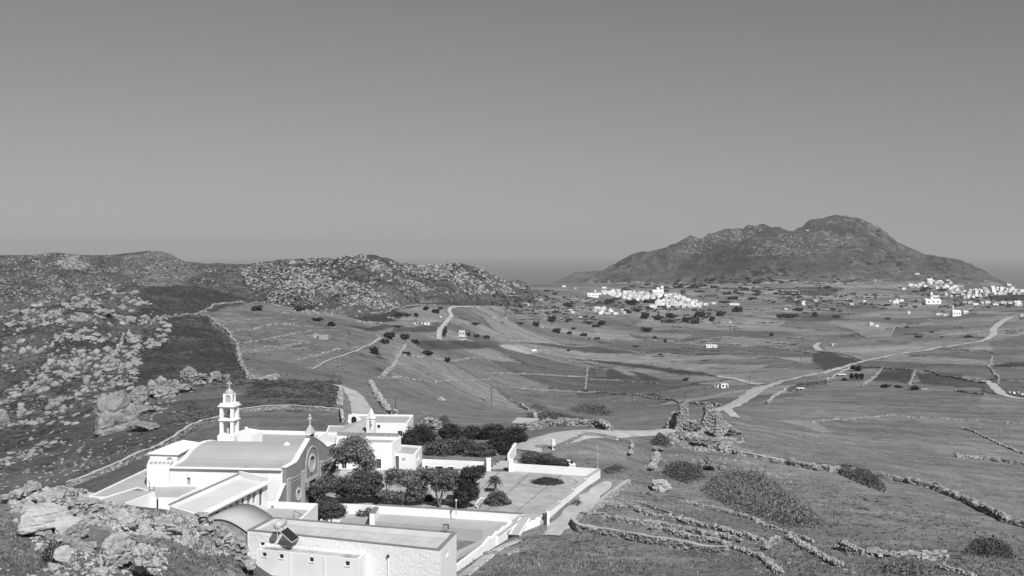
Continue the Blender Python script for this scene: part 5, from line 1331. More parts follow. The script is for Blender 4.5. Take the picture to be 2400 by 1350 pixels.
def block_batch(P, S, ang, seed):
    """rough squared stones turned to lie along the wall"""
    r = np.random.default_rng(seed); n = len(P); V = np.repeat(CUB_V[None], n, 0) * (1 + (r.random((n, 8, 3)) - .5) * .55)
    V = V * np.stack([1.25 + .6 * (r.random(n) - .5), .95 + .4 * (r.random(n) - .5), .68 + .4 * (r.random(n) - .5)], 1)[:, None]
    b = (r.random(n) - .5) * .5; cb, sb = np.cos(b)[:, None], np.sin(b)[:, None]; x, y, z = V[..., 0], V[..., 1], V[..., 2]; x, z = x * cb - z * sb, x * sb + z * cb
    a = ang + (r.random(n) - .5) * .7; ca, sa = np.cos(a)[:, None], np.sin(a)[:, None]; x, y = x * ca - y * sa, x * sa + y * ca
    V = np.stack([x, y, z], -1) * np.asarray(S)[:, None, None] + np.asarray(P)[:, None]
    return V.reshape(-1, 3), (CUB_F[None] + (np.arange(n) * 8)[:, None, None]).reshape(-1, 3)
STONE_ME = []
for k in range(10):
    V, F = block_batch(np.zeros((1, 3)), np.ones(1), np.zeros(1), 500 + k); STONE_ME.append(np_mesh('stone', V, F, M['stone']))
BOULDER_ME = []
def boulder_mesh(seed, sub=3, rough=.35, flat=.75, crack=.0):
    b = bmesh.new(); bmesh.ops.create_icosphere(b, subdivisions=sub, radius=1.0); r = random.Random(seed)
    off = Vector((r.uniform(-50, 50), r.uniform(-50, 50), r.uniform(-50, 50)))
    from mathutils import noise as mn
    cuts = [(Vector((r.gauss(0, 1), r.gauss(0, 1), r.gauss(0, .8))).normalized(), r.uniform(.5, .88)) for _ in range(14)]
    dip = Vector((r.uniform(-.5, .1), r.uniform(-.3, .3), 1)).normalized()          # joints: bedding and two upright sets
    j1 = Vector((r.uniform(.6, 1), r.uniform(-.5, .5), .25)).normalized(); j2 = Vector((-j1.y, j1.x, .2)).normalized()
    sp = [r.uniform(.45, .75) for _ in range(3)]; ph = [r.random() for _ in range(3)]
    for v in b.verts:
        p = v.co.copy()
        for nrm, dd in cuts:
            q = p.dot(nrm)
            if q > dd: p -= nrm * (q - dd) * .95
        f = 1 + rough * .45 * mn.noise(p * 1.3 + off) + rough * .28 * mn.noise(p * 3.1 + off) + rough * .2 * mn.noise(p * 7 + off)
        if crack:
            w = p + Vector((mn.noise(p * 2 + off), mn.noise(p * 2 - off), 0)) * .16
            for nrm, s_, h_ in ((dip, sp[0], ph[0]), (j1, sp[1], ph[1]), (j2, sp[2], ph[2])):
                q = (w.dot(nrm) / s_ + h_) % 1.0; q = min(q, 1 - q) * s_
                f -= crack * .42 * max(0.0, 1 - q / .075)
                f += crack * .10 * (((math.floor(w.dot(nrm) / s_ + h_) * 7919) % 13) / 13 - .5)
        p *= f; p.z *= flat; v.co = p
    me = bpy.data.meshes.new('boulder'); b.to_mesh(me); b.free(); me.materials.append(M['rock']); return me
for k in range(8): BOULDER_ME.append(boulder_mesh(900 + k, 2, .5, .72))

def dry_wall(label, pix, h, w, s, indiv=0, mat='stone', cope=None, name='dry_stone_wall', rows=None, group='dry stone walls', zoff=0.0, seed=None):
    seed = seed if seed is not None else abs(hash((pix[0], pix[-1]))) % 9999
    a = smooth_path(path_pts(pix, s * .9), 2); t = np.gradient(a[:, :2], axis=0); t /= np.linalg.norm(t, axis=1)[:, None] + 1e-9
    n = np.stack([-t[:, 1], t[:, 0]], 1); r = np.random.default_rng(seed); rows = rows or max(1, int(round(h / (s * .8))))
    gz = ground_z_arr(a[:, 0], a[:, 1]); hv = h * (1 + (.2 if cope else .7) * fbm(a[:, 0] / 3, a[:, 1] / 3, 3, seed))
    root = thing(name, label, 'wall', (a[0, 0], a[0, 1], gz[0]), group)
    # core
    K = len(a); V = []
    for sgn, top in ((-.38, 0), (-.32, 1), (.32, 1), (.38, 0)):
        V.append(np.column_stack([a[:, :2] + n * w * sgn, gz + np.where(top, hv * .86, -.25) + zoff]))
    V = np.stack(V, 1).reshape(-1, 3); F = np.array([[i * 4 + k, (i + 1) * 4 + k, (i + 1) * 4 + k + 1, i * 4 + k + 1] for i in range(K - 1) for k in range(3)] + [[0, 1, 2, 3], [K * 4 - 1, K * 4 - 2, K * 4 - 3, K * 4 - 4]])
    obj('core', np_mesh('core', V, F[:, ::-1], M['stone_core']), root)
    P, S, AN = [], [], []; an_ = np.arctan2(t[:, 1], t[:, 0])
    for row in range(rows):
        for side in ((-.42, .42) if w > s * 1.2 else (0,)):
            j = r.random(K); q = a[:, :2] + t * ((j - .5) * s * .7)[:, None] + n * (w * side * (1 - .25 * row / rows) + (r.random(K) - .5) * s * (.3 if cope else .7))[:, None]
            z = gz + zoff + hv * ((row + .45) / rows) + (r.random(K) - .5) * s * .3
            AN.append(an_); P.append(np.column_stack([q, z])); S.append(s * .52 * (.5 + 1.1 * r.random(K) ** 1.6))
    if w > s * 1.2:
        q = a[:, :2] + n * ((r.random(K) - .5) * w * .5)[:, None]; AN.append(an_); P.append(np.column_stack([q, gz + zoff + hv * .92])); S.append(s * .52 * (.5 + 1.1 * r.random(K) ** 1.6))
    P = np.concatenate(P); S = np.concatenate(S); AN = np.concatenate(AN)
    keep = r.random(len(P)) > (.08 if cope else .2); P, S, AN = P[keep], S[keep], AN[keep]
    if indiv:
        vis = S / P[:, 1] * (P[:, 2] - ground_z_arr(P[:, 0], P[:, 1]) > h * .3); order = np.argsort(-vis); top = order[:indiv]; rest = order[indiv:]
        for i in top:
            me = STONE_ME[int(r.integers(len(STONE_ME)))]; o = obj('stone', me, root, P[i]); o.scale = (S[i] * r.uniform(.9, 1.35), S[i] * r.uniform(.8, 1.2), S[i] * r.uniform(.85, 1.15)); o.rotation_euler = (r.uniform(-.3, .3), r.uniform(-.2, .2), AN[i] + r.uniform(-.4, .4))
        P, S, AN = P[rest], S[rest], AN[rest]
    if len(P):
        V, F = block_batch(P, S, AN, seed + 1); o = obj('stonework', np_mesh('stonework', V, F, M[mat]), root); o['kind'] = 'stuff'
    if cope:
        V = []
        for sgn, dz in ((-.62, .0), (-.6, cope), (.6, cope), (.62, .0)):
            V.append(np.column_stack([a[:, :2] + n * w * sgn * .9, gz + zoff + hv * .98 + dz]))
        V = np.stack(V, 1).reshape(-1, 3); F = np.array([[i * 4 + k, (i + 1) * 4 + k, (i + 1) * 4 + k + 1, i * 4 + k + 1] for i in range(K - 1) for k in range(3)] + [[0, 1, 2, 3], [K * 4 - 1, K * 4 - 2, K * 4 - 3, K * 4 - 4]])
        obj('coping', np_mesh('coping', V, F[:, ::-1], M['dirt']), root)
    return root
NEAR = [  # label, pixels, height, width, stone, individual stones, coping
 ('curved dry stone wall with flat pale coping at the bend of the path', [(1372,1207),(1352,1218),(1343,1234),(1356,1247),(1400,1252),(1450,1260),(1550,1279),(1640,1294),(1702,1300)], 1.0, .55, .34, 120, .1),
 ('dry stone wall with pale coping on the right of the dirt path', [(1474,1139),(1445,1157),(1420,1176),(1404,1190),(1372,1212)], .95, .55, .34, 90, .1),
 ('second terrace wall below the thicket, of loose pale stones', [(1412,1183),(1470,1191),(1520,1206),(1550,1215),(1600,1223),(1680,1241),(1760,1263),(1800,1278)], .75, .7, .42, 110, 0),
 ('rubble terrace wall just above the curved coped wall', [(1386,1208),(1440,1219),(1500,1230),(1550,1229),(1620,1246),(1690,1261),(1740,1273)], .7, .8, .42, 110, 0),
 ('short broken terrace wall in the middle of the stone terraces', [(1520,1241),(1560,1247),(1620,1263),(1690,1276),(1740,1291),(1790,1313),(1830,1346)], .7, .7, .42, 110, 0),
 ('thin line of stones along the uppermost terrace edge', [(1442,1171),(1500,1181),(1560,1201),(1640,1226),(1700,1241),(1730,1250)], .4, .4, .36, 60, 0),
 ('low stone edge under the large bramble thicket', [(1600,1179),(1680,1196),(1760,1216),(1830,1246),(1905,1272)], .5, .5, .4, 70, 0),
 ('thick heaped wall of big pale stones at the lower right', [(1968,1288),(2020,1303),(2080,1309),(2130,1312),(2212,1312)], 1.25, 1.1, .5, 130, 0),
 ('stony bank running down to the heaped wall', [(1850,1262),(1900,1291),(1945,1318),(1965,1328)], .7, .9, .42, 70, 0),
 ('short pale stub of wall standing upright on the terraces', [(1792,1290),(1806,1280),(1826,1268)], .8, .7, .42, 50, 0),
 ('low stones beside the footpath near the long building', [(1140,1302),(1165,1297),(1195,1300),(1215,1292)], .45, .7, .36, 50, 0),
 ('stones edging the lowest terrace at the bottom right', [(2205,1330),(2240,1342),(2280,1352)], .5, .5, .4, 30, 0),
 ('dry retaining wall under the garden strip behind the long building', [(985,1232),(1060,1238),(1145,1250)], 1.3, .5, .34, 60, 0),
]
for lb_, px, h, w, s, k, c in NEAR: dry_wall(lb_, px, h * (.95 if c else .72), w * .9, s * .88, k, cope=c or None, group='dry stone terrace walls nearby')
MIDW = [
 ('boundary wall of tumbled stones running from the ruin down the right slope', [(1600,1030),(1650,1044),(1700,1060),(1790,1076),(1850,1090),(1950,1106),(2030,1114),(2100,1126),(2200,1150),(2260,1176),(2300,1197),(2360,1226),(2410,1238)], .9, 1.0, .6, 0),
 ('pale capped wall just below the ruin boundary wall', [(1728,1066),(1800,1080),(1870,1092),(1938,1102)], .7, .6, .5, .1),
 ('broken wall high on the right edge of the slope', [(2245,1072),(2300,1076),(2345,1082),(2410,1091)], .7, .8, .6, 0),
 ('thick rubble wall along the far side of the parking ground', [(1232,1010),(1290,999),(1330,996),(1400,1001),(1430,1011)], 1.4, 1.2, .6, 0),
 ('pale wall between parking and field edge behind the courtyard', [(1300,1053),(1330,1040),(1372,1021),(1400,1024),(1445,1031)], .7, .5, .45, .08),
 ('curved field wall ending at the stone hut', [(1196,938),(1220,946),(1240,962),(1254,978),(1258,988)], .9, .7, .6, 0),
 ('long field wall crossing behind the power poles', [(1190,907),(1290,915),(1400,919),(1500,927),(1580,938),(1660,950),(1690,952)], .9, .7, .8, 0),
 ('field wall reaching the upright boundary wall from the left', [(1190,876),(1300,881),(1370,884)], .9, .8, .9, 0),
 ('upright boundary wall between the striped fields', [(1377,855),(1375,885),(1371,914)], .9, .8, .8, 0),
 ('faint field wall below the striped fields', [(1380,889),(1450,892),(1540,899)], .7, .7, .8, 0),
 ('long curved wall with pale top sweeping round the church field', [(803,992),(800,968),(740,964),(680,960),(620,962),(565,968),(500,990),(440,1011),(400,1040),(350,1066),(280,1096),(200,1129),(160,1142)], 1.0, .6, .5, .1),
 ('wall climbing from the rocks round the dark scrub field', [(582,886),(563,850),(556,815),(540,790),(525,775),(500,755),(480,743),(463,736)], 1.2, .8, .8, 0),
 ('wall along the crest above the dark scrub field', [(463,736),(500,716),(560,709),(602,709)], 1.0, .8, .9, 0),
 ('wall running left from the scrub field corner into the boulders', [(463,736),(435,738),(400,744),(370,750)], 1.0, .8, .9, 0),
 ('short steep wall between the boulder slopes', [(303,778),(285,806),(272,832),(265,842)], 1.2, .9, .8, 0),
 ('tumbled wall end below the scrub field', [(582,887),(620,890),(650,888)], 1.0, 1.2, .7, 0),
 ('lowest terrace wall on the hillside fields', [(560,832),(600,824),(650,816),(705,808)], .8, .7, .7, 0),
 ('middle terrace wall on the hillside fields', [(560,806),(620,796),(680,786),(732,776)], .8, .7, .8, 0),
 ('upper terrace wall on the hillside fields', [(535,781),(600,771),(660,761),(700,757)], .8, .7, .8, 0),
 ('highest terrace edge under the hill crest', [(520,760),(590,750),(660,742)], .6, .6, .8, 0),
 ('low terrace wall beside the field track', [(700,846),(745,836),(800,820)], .7, .6, .6, 0),
 ('pale wall climbing from the road towards the saddle', [(893,888),(915,868),(930,845),(942,826),(950,812)], 1.1, .9, .7, 0),
 ('rubble roadside wall below the bend', [(868,898),(878,918),(892,942),(908,962),(925,974)], 1.2, 1.1, .6, 0),
 ('rubble wall on the left verge of the road', [(800,914),(796,935),(797,955)], 1.0, 1.0, .55, 0),
 ('straight field wall below the lone round bush', [(930,836),(1000,837),(1100,840),(1200,843)], .8, .7, .9, 0),
 ('long field wall along the upper meadow', [(880,888),(960,890),(1080,893)], .8, .7, .8, 0),
 ('kinked field wall in the middle meadow', [(1085,892),(1150,889),(1137,876),(1190,876)], .8, .7, .8, 0),
 ('wall across the dark fields under the rocky hill', [(870,738),(920,724),(960,717),(1020,717)], 1.1, 1.0, 1.2, 0),
 ('short wall beside the white farm', [(838,755),(870,758),(893,758)], 1.0, 1.0, 1.1, 0),
 ('wall ringing the small pale field near the village road', [(910,745),(930,752),(985,750)], 1.0, 1.0, 1.1, 0),
 ('white roadside wall above the sheep shed', [(1938,893),(1975,872),(2010,852)], .9, .6, .8, .15),
 ('field wall along the top of the dark plots', [(2012,863),(2065,863),(2145,869),(2240,886),(2312,899)], .9, .7, .8, 0),
 ('wall down the left side of the dark plots', [(2066,865),(2052,884),(2022,906)], .9, .7, .8, 0),
 ('stone divide between the two dark plots', [(2146,869),(2138,886),(2131,904)], .9, .7, .8, 0),
 ('winding wall at the right edge near the track', [(2325,836),(2317,862),(2330,876),(2341,890),(2338,900)], 1.0, .8, .9, 0),
 ('field wall right of the long straight road', [(2190,817),(2260,821),(2330,829)], .9, .8, 1.0, 0),
 ('wall in front of the pale strip field', [(1918,824),(1970,829),(2024,846)], 1.0, .8, 1.0, 0),
 ('wall round the pale walled field', [(1965,766),(2000,776),(2026,791),(2086,790),(2098,768)], 1.2, 1.0, 1.4, 0),
 ('white curved wall beside the road ditch', [(1800,946),(1815,931),(1842,914)], .8, .6, .6, .15),
 ('long wall across the far meadows below the village', [(1440,794),(1600,801),(1800,815),(1905,828)], 1.0, 1.0, 1.6, 0),
 ('wall edging the pale ploughed field', [(1200,801),(1280,804),(1390,811)], 1.0, .9, 1.2, 0),
 ('low wall along the middle of the right meadow', [(1900,990),(1950,985),(2100,975),(2250,985),(2400,995)], .4, .5, .55, 0),
 ('stony field edge near the right track', [(2160,913),(2240,917),(2310,925)], .7, .7, .7, 0),
 ('wall remnant beside the hollow on the right slope', [(2255,1005),(2300,1020),(2350,1045),(2400,1065)], .4, .6, .6, 0),
]
for lb_, px, h, w, s, c in MIDW: dry_wall(lb_, px, h * 1.05, w, s, 0, mat='stone_far', cope=c or None, group='dry stone field walls')

# ------------------------------------------------------------------ boulders and rocks
def sample_poly(poly, n, seed, dmin=60):
    r = np.random.default_rng(seed); p = np.array(poly); lo, hi = p.min(0), p.max(0); out = []
    while len(out) < n:
        q = lo + r.random((n, 2)) * (hi - lo); q = q[in_poly(poly, q[:, 0], q[:, 1])]
        out += [tuple(k) for k in q]
    return out[:n]
def scatter(poly, n, smin, smax, seed, pw=2.2, in_px=True, mask=None):
    """positions on the ground seen through a picture region; sizes in pixels of half width (in_px) or metres"""
    r = np.random.default_rng(seed + 77); P, S = [], []
    for a, b in sample_poly(poly, n, seed):
        g = G(a, b)
        if mask is not None and mask(a, b, g) < r.random(): continue
        s = smin + (smax - smin) * r.random() ** pw
        if in_px: s *= g.y / FPX
        P.append((g.x, g.y, g.z - s * .08)); S.append(s)
    return np.array(P), np.array(S)
def boulder_field(P, S, label, group, indiv, seed, stuff_name='rock_scatter', flat=.72, mat='rock'):
    r = np.random.default_rng(seed); app = S / P[:, 1]; order = np.argsort(-app)
    for i in order[:indiv]:
        o = obj('boulder', BOULDER_ME[int(r.integers(8))], None, P[i]); o.scale = (S[i] * r.uniform(.9, 1.4), S[i] * r.uniform(.8, 1.2), S[i] * r.uniform(.8, 1.2)); o.rotation_euler = (r.uniform(-.35, .35), r.uniform(-.35, .35), r.uniform(0, 6.28))
        tag(o, label(P[i]) if callable(label) else label, 'boulder', group)
    rest = order[indiv:]
    if len(rest):
        V, F = rock_batch(P[rest], S[rest], seed + 5, flat); o = obj(stuff_name, np_mesh(stuff_name, V, F, M[mat])); tag(o, kind='stuff')
clump = lambda sc, th, seed, lo=.04: (lambda a, b, g: float(np.clip((fbm(np.array([g.x / sc]), np.array([g.y / sc]), 3, seed)[0] - th) * 6 + .5, lo, 1)))
def hill_label(p):
    px = CX + FPX * p[0] / p[1]; py = EYE - FPX * p[2] / p[1]
    row = 'along the crest' if py < 735 else 'high up' if py < 800 else 'half way down' if py < 870 else 'low down' if py < 950 else 'at the foot'
    col_ = 'at the left edge' if px < 60 else 'left of centre' if px < 150 else 'right of centre' if px < 240 else 'beside the dark scrub'
    return 'pale granite boulder on the left hillside, %s, %s' % (row, col_)
LS = [(-60,770),(0,735),(120,700),(200,690),(260,668),(320,690),(400,745),(395,800),(330,830),(320,905),(250,950),(190,990),(140,1040),(60,1080),(-60,1110)]
P, S = scatter(LS, 5600, 1.2, 12, 21, 3.8, mask=clump(20, -.03, 71, .12))
P2, S2 = scatter([p for p in LS], 80, 8, 19, 211, 1.6, mask=clump(20, -.03, 71, .02)); P = np.concatenate([P, P2 - np.array([0, 0, .25]) * S2[:, None]]); S = np.concatenate([S, S2])
boulder_field(P, S, hill_label, 'boulders on the left hillside', 150, 31, 'hillside_rocks')
P, S = scatter([(-60,1090),(150,1030),(330,1010),(420,960),(560,890),(560,900),(430,1000),(250,1090),(100,1140),(-60,1200)], 420, 1.5, 6.0, 22, 2.5, mask=clump(20, 0.02, 72))
boulder_field(P, S, 'small pale rock on the grassy slope under the big outcrop', 'rocks under the outcrop', 12, 32, 'slope_rocks')
# the great outcrop and the ridge of rock above the church
def big_rock(label, px, py, rx, ry, seed, rough=.45, crack=.3, group='large rock outcrops', sub=4, depth=1.0, sink=.35, name='rock_outcrop', d=None, rot=None):
    g = G(px, min(py + ry * .55, 1349)); d = d or g.y; k = d / FPX; me = boulder_mesh(seed, sub, rough, 1.0, crack)
    o = obj(name, me, None, (PD(px, py, d).x, d + ry * k * .3, PD(px, py, d).z)); o.scale = (rx * k * 1.12, rx * k * depth, ry * k * 1.18); o.rotation_euler = (0, 0, rot if rot is not None else seed * 1.7)
    me.materials[0] = M['rock_pale'] if py > 1100 else M['rock']; tag(o, label, 'rock', group); return o
big_rock('huge cracked grey boulder on the slope left of the bell tower', 262, 982, 64, 56, 63, .28, .22, sub=5, rot=.4)
big_rock('long overhanging slab lying on top of the huge boulder', 326, 962, 40, 15, 2, .4, .2)
big_rock('upper block of the outcrop above the overhanging slab', 322, 930, 30, 22, 3)
big_rock('pale cracked crag in the middle of the rock ridge', 378, 916, 40, 26, 4, .6, .5, sub=5)
big_rock('tall pale crag crowning the rock ridge', 436, 884, 26, 22, 5, .55, .4)
big_rock('low pale rocks right of the crowning crag', 470, 886, 22, 12, 6, .55, .4)
big_rock('rounded pale rock near the right end of the ridge', 508, 884, 18, 13, 7, .5, .3)
big_rock('last small rock at the right end of the ridge', 532, 886, 10, 8, 8, .5, .3)
big_rock('rock shelf below the crowning crag', 415, 912, 36, 14, 9, .6, .4)
big_rock('split blocky crag at the foot of the boulder slope', 268, 858, 30, 18, 10, .6, .5)
big_rock('sloping rock at the lower edge of the huge boulder', 335, 1000, 34, 18, 11, .5, .3)
big_rock('large square boulder high on the left hillside', 245, 735, 16, 10, 12, .4, .3)
big_rock('large boulder cut by the left edge of the picture', 4, 990, 20, 24, 13, .4, .3)
big_rock('rounded boulder near the left edge, above the lone shrubs', 46, 972, 13, 12, 14, .4, .3)
P, S = scatter([(300,960),(400,890),(520,870),(545,885),(460,905),(400,950),(340,1000)], 150, 2, 8, 23, 1.8)
boulder_field(P, S, 'pale rock wedged along the outcrop ridge above the church', 'rocks along the ridge', 14, 33, 'ridge_rocks')
# foreground knoll
big_rock('long smooth pale rock slab in the left foreground', 92, 1222, 74, 34, 15, .22, .15, 'foreground rocks', 5, .8, rot=.3, d=93)
big_rock('second smooth slab sloping right of the long one', 158, 1238, 44, 36, 16, .22, .15, 'foreground rocks', 5, .8, rot=.6, d=92)
big_rock('big pitted grey boulder in the left foreground', 262, 1292, 44, 36, 17, .35, .3, 'foreground rocks', 5, d=87)
big_rock('angular split boulder right of the pitted one', 338, 1318, 34, 40, 18, .45, .5, 'foreground rocks', 5, d=86)
big_rock('smooth boulder at the bottom edge of the foreground', 232, 1350, 34, 22, 19, .25, .1, 'foreground rocks', 4, d=84)
big_rock('rounded pale boulder beside the dark cushion shrub', 148, 1306, 24, 22, 20, .25, .1, 'foreground rocks', 4, d=85)
big_rock('small pale boulder below the cushion shrub', 128, 1334, 20, 16, 21, .25, .1, 'foreground rocks', 4, d=84)
big_rock('flat pale rock beside the rounded boulder', 112, 1300, 18, 9, 22, .3, .2, 'foreground rocks', 4, d=86)
big_rock('long flat stone against the end of the washroom block', 584, 1322, 22, 12, 23, .3, .2, 'foreground rocks', 4, d=104)
KN = [(15,1180),(60,1145),(200,1150),(260,1172),(330,1196),(420,1206),(500,1212),(575,1258),(585,1300),(480,1300),(400,1265),(300,1250),(190,1225),(120,1195),(30,1205)]
P, S = scatter(KN, 2600, 2.0, 10, 24, 2.2, mask=clump(5, -.22, 73))
boulder_field(P, S, lambda p: 'rough grey stone in the tumbled ruins on the knoll, ' + ['near the left edge', 'under the low white roofs', 'below the west range', 'beside the vaulted store'][int(np.clip((CX + FPX * p[0] / p[1]) / 150, 0, 3))], 'tumbled stones on the knoll', 30, 34, 'knoll_rubble', mat='rock_pale')
P, S = scatter([(30,1215),(110,1275),(200,1290),(225,1300),(330,1275),(400,1290),(380,1350),(60,1350),(180,1310),(90,1290)], 700, 1.5, 9, 25, 2.2)
boulder_field(P, S, lambda p: 'loose pale stone in the foreground, ' + ['left of the cushion shrub', 'by the rounded boulder', 'by the pitted boulder', 'right of the split boulder'][int(np.clip((CX + FPX * p[0] / p[1]) / 100, 0, 3))], 'loose stones in the foreground', 30, 35, 'foreground_rubble', mat='rock_pale')
P, S = scatter([(0,1230),(100,1290),(380,1270),(600,1300),(600,1350),(0,1350)], 260, .8, 3.2, 26, 2.0)
boulder_field(P, S, 'tiny pale stone', 'tiny stones', 0, 36, 'foreground_pebbles', mat='rock_pale')
dry_wall('ruined masonry wall on the knoll below the low white roofs', [(165,1210),(200,1205),(240,1203)], 1.1, .8, .36, 60, group='ruined walls on the knoll')
dry_wall('old stone retaining wall beside the vaulted store', [(470,1262),(510,1282),(545,1300),(576,1318)], 2.0, .7, .42, 110, group='ruined walls on the knoll')
dry_wall('low rubble wall between the smooth slab and the pitted boulder', [(90,1258),(130,1272),(175,1288),(220,1292)], .7, .7, .36, 60, group='ruined walls on the knoll')
dry_wall('tumbled wall along the top of the knoll', [(20,1180),(70,1160),(130,1155),(200,1160)], .9, .9, .45, 70, group='ruined walls on the knoll')
# far hills: boulders as one mass each
def mass(name, poly, n, smin, smax, seed, sc, th, mat='rock', flat=.75, pw=2.0):
    P, S = scatter(poly, n, smin, smax, seed, pw, mask=clump(sc, th, seed + 3)); V, F = rock_batch(P, S, seed, flat); o = obj(name, np_mesh(name, V, F, M['rock_far'])); tag(o, kind='stuff'); return o
mass('hill_boulders', [(560,640),(600,616),(660,608),(740,606),(850,597),(930,618),(1080,618),(1130,631),(1190,658),(1245,668),(1200,690),(1100,690),(1010,705),(900,720),(850,745),(760,742),(700,735),(600,700)], 5200, 1.3, 5.0, 81, 60, -.12)
mass('ridge_boulders', [(-60,600),(0,599),(130,592),(260,598),(340,589),(400,596),(440,613),(600,617),(560,660),(480,672),(300,668),(200,690),(0,720),(-60,730)], 3200, 1.0, 3.6, 82, 90, -.05)
mass('mountain_crags', [(1600,562),(1660,552),(1760,532),(1850,545),(1900,520),(1960,508),(2030,522),(2060,545),(1990,570),(1880,600),(1760,600),(1660,600),(1590,590)], 3600, .7, 2.6, 83, 220, -.06)
P, S = scatter([(1490,1110),(1560,1040),(1700,1050),(1780,1090),(2000,1150),(1700,1130),(1560,1130)], 260, 1.2, 4.5, 27, 2.4, mask=clump(12, .0, 75)); boulder_field(P, S, 'stone scattered below the ruin', 'stones below the ruin', 10, 37, 'ruin_scree', mat='rock_pale')
P, S = scatter([(1700,1250),(1900,1290),(2200,1320),(2000,1350),(1780,1345)], 240, 1.2, 4.5, 28, 2.4, mask=clump(7, .0, 76)); boulder_field(P, S, 'pale stone lying loose on the lower terraces', 'loose stones on the terraces', 14, 38, 'terrace_rubble', mat='rock_pale')
P, S = scatter([(1040,1350),(1200,1280),(1340,1270),(1700,1310),(1900,1350)], 160, .8, 2.6, 29, 2.4); boulder_field(P, S, 'small stone', 'small stones', 0, 39, 'grass_stones')
# pale rock heaps on the slope
big_rock('bright white rock face on the slope below the ruin', 1548, 1140, 30, 16, 30, .4, .4, 'rock heaps on the right slope')
big_rock('grey stone heap like a fallen hut below the ruin', 1660, 1092, 24, 16, 31, .5, .5, 'rock heaps on the right slope')
big_rock('small pale rock right of the fallen heap', 1692, 1097, 12, 8, 32, .5, .4, 'rock heaps on the right slope')
big_rock('pale rock block at the upper end of the field wall', 1542, 1052, 14, 9, 33, .5, .4, 'rock heaps on the right slope')
big_rock('flat white rock high on the right slope', 2338, 1079, 14, 5, 34, .4, .3, 'rock heaps on the right slope')
dry_wall('pale upright wall stub left of the ruin', [(1478,1070),(1482,1050),(1480,1040)], 1.0, .6, .5, 0, group='wall stubs by the ruin')
dry_wall('pale upright wall stub near the fallen blocks', [(1528,1105),(1534,1085),(1540,1068)], .9, .7, .5, 0, group='wall stubs by the ruin')
# cairn
ca_ = G(1033, 938); r = thing('cairn', 'lone round heap of pale stones in the meadow', 'cairn', tuple(ca_)); n = 70; rr = np.random.default_rng(5); aa = rr.random(n) * 6.28; ra = rr.random(n) ** .6 * 1.5
V, F = rock_batch(np.column_stack([ca_.x + np.cos(aa) * ra, ca_.y + np.sin(aa) * ra, ca_.z + (1.5 - ra) * .75]), .25 + .25 * rr.random(n), 9); obj('stones', np_mesh('stones', V, F, M['stone_far']), r)
# stone hut with flat roof
h0 = G(1232, 998); d = h0.y; hz = h0.z
hc = [tuple(PD(a, 990, dd))[:2] for a, dd in ((1202, d), (1250, d - 1), (1262, d + 5), (1214, d + 6.5))]
hut = thing('stone_hut', 'small stone hut with a pale flat roof beside the grove', 'hut', (hc[0][0], hc[0][1], hz)); MB().prism(hc, hz - .8, hz + .55).build('wall', M['stone_core'], hut); MB().prism(inset(hc, -.2), hz + .555, hz + .75).build('roof', M['cement'], hut)
MB().box((hc[1][0] - .8, hc[1][1] - .13, hz - .05), (.7, .12, .9), -.02).build('door', M['opening'], hut)

# ------------------------------------------------------------------ the ruin
big_rock('jagged rock mass between the walls of the ruin', 1628, 1004, 30, 14, 51, .6, .6, 'rocks at the ruin')
big_rock('fallen masonry block spilling right of the ruin', 1716, 1020, 26, 14, 52, .6, .6, 'rocks at the ruin')
big_rock('pale rock slope in front of the ruin', 1650, 1036, 40, 14, 53, .6, .6, 'rocks at the ruin')
big_rock('pale jagged boulder on the crest of the knoll, left of the low roofs', 205, 1190, 30, 16, 41, .5, .5, 'foreground rocks', 4)
big_rock('dark cracked rock shelf along the top of the knoll', 110, 1172, 52, 20, 42, .55, .6, 'foreground rocks', 4)
big_rock('blocky rock in the middle of the tumbled knoll', 300, 1232, 34, 20, 43, .55, .6, 'foreground rocks', 4)
big_rock('jagged rocks below the west range roof', 392, 1240, 38, 20, 44, .55, .6, 'foreground rocks', 4)
big_rock('cracked rock face beside the vaulted store', 470, 1248, 36, 22, 45, .5, .6, 'foreground rocks', 4)
rb = G(1640, 1012); rd = rb.y
ruin = thing('ruined_house', 'roofless stone ruin on a rubble mound beside the road', 'ruin', tuple(rb))
def ruin_wall(label, pix, d, th, skew):
    p = PD(pix[0][0], pix[0][1], d); e = Vector((math.cos(skew), math.sin(skew))); k = d / FPX
    x0 = pix[0][0]; out = [((a - x0) * k, -(b - EYE) * k) for a, b in pix]; mb = MB(); panel(mb, (p.x, p.y), (p.x + e.x, p.y + e.y), out, [], th)
    o = mb.build('wall', M['stone_core'], ruin); tag(o, label); r = np.random.default_rng(int(pix[0][0])); lo, hi = np.array(out).min(0), np.array(out).max(0); q = lo + r.random((900, 2)) * (hi - lo); q = q[in_poly(out, q[:, 0], q[:, 1])]
    nv_ = Vector((-e.y, e.x)); t = np.where(r.random(len(q)) < .6, 0.0, th); C = np.column_stack([p.x + e.x * q[:, 0] + nv_.x * t, p.y + e.y * q[:, 0] + nv_.y * t, q[:, 1]])
    V, F = rock_batch(C, .16 + .2 * r.random(len(C)), int(pix[0][0]), .7); m_ = obj('masonry', np_mesh('masonry', V, F, M['stone']), o); m_['kind'] = 'stuff'; return o
ruin_wall('tall standing corner of the ruin', [(1580,1012),(1616,1014),(1615,985),(1612,965),(1613,944),(1606,941),(1600,946),(1593,952),(1594,968),(1586,976),(1588,990)], rd + 2, 1.5, .0)
ruin_wall('broken middle wall of the ruin', [(1640,1004),(1702,1008),(1698,990),(1688,982),(1684,966),(1676,957),(1668,950),(1658,948),(1652,955),(1653,972),(1648,984)], rd + 6, 1.2, .1)
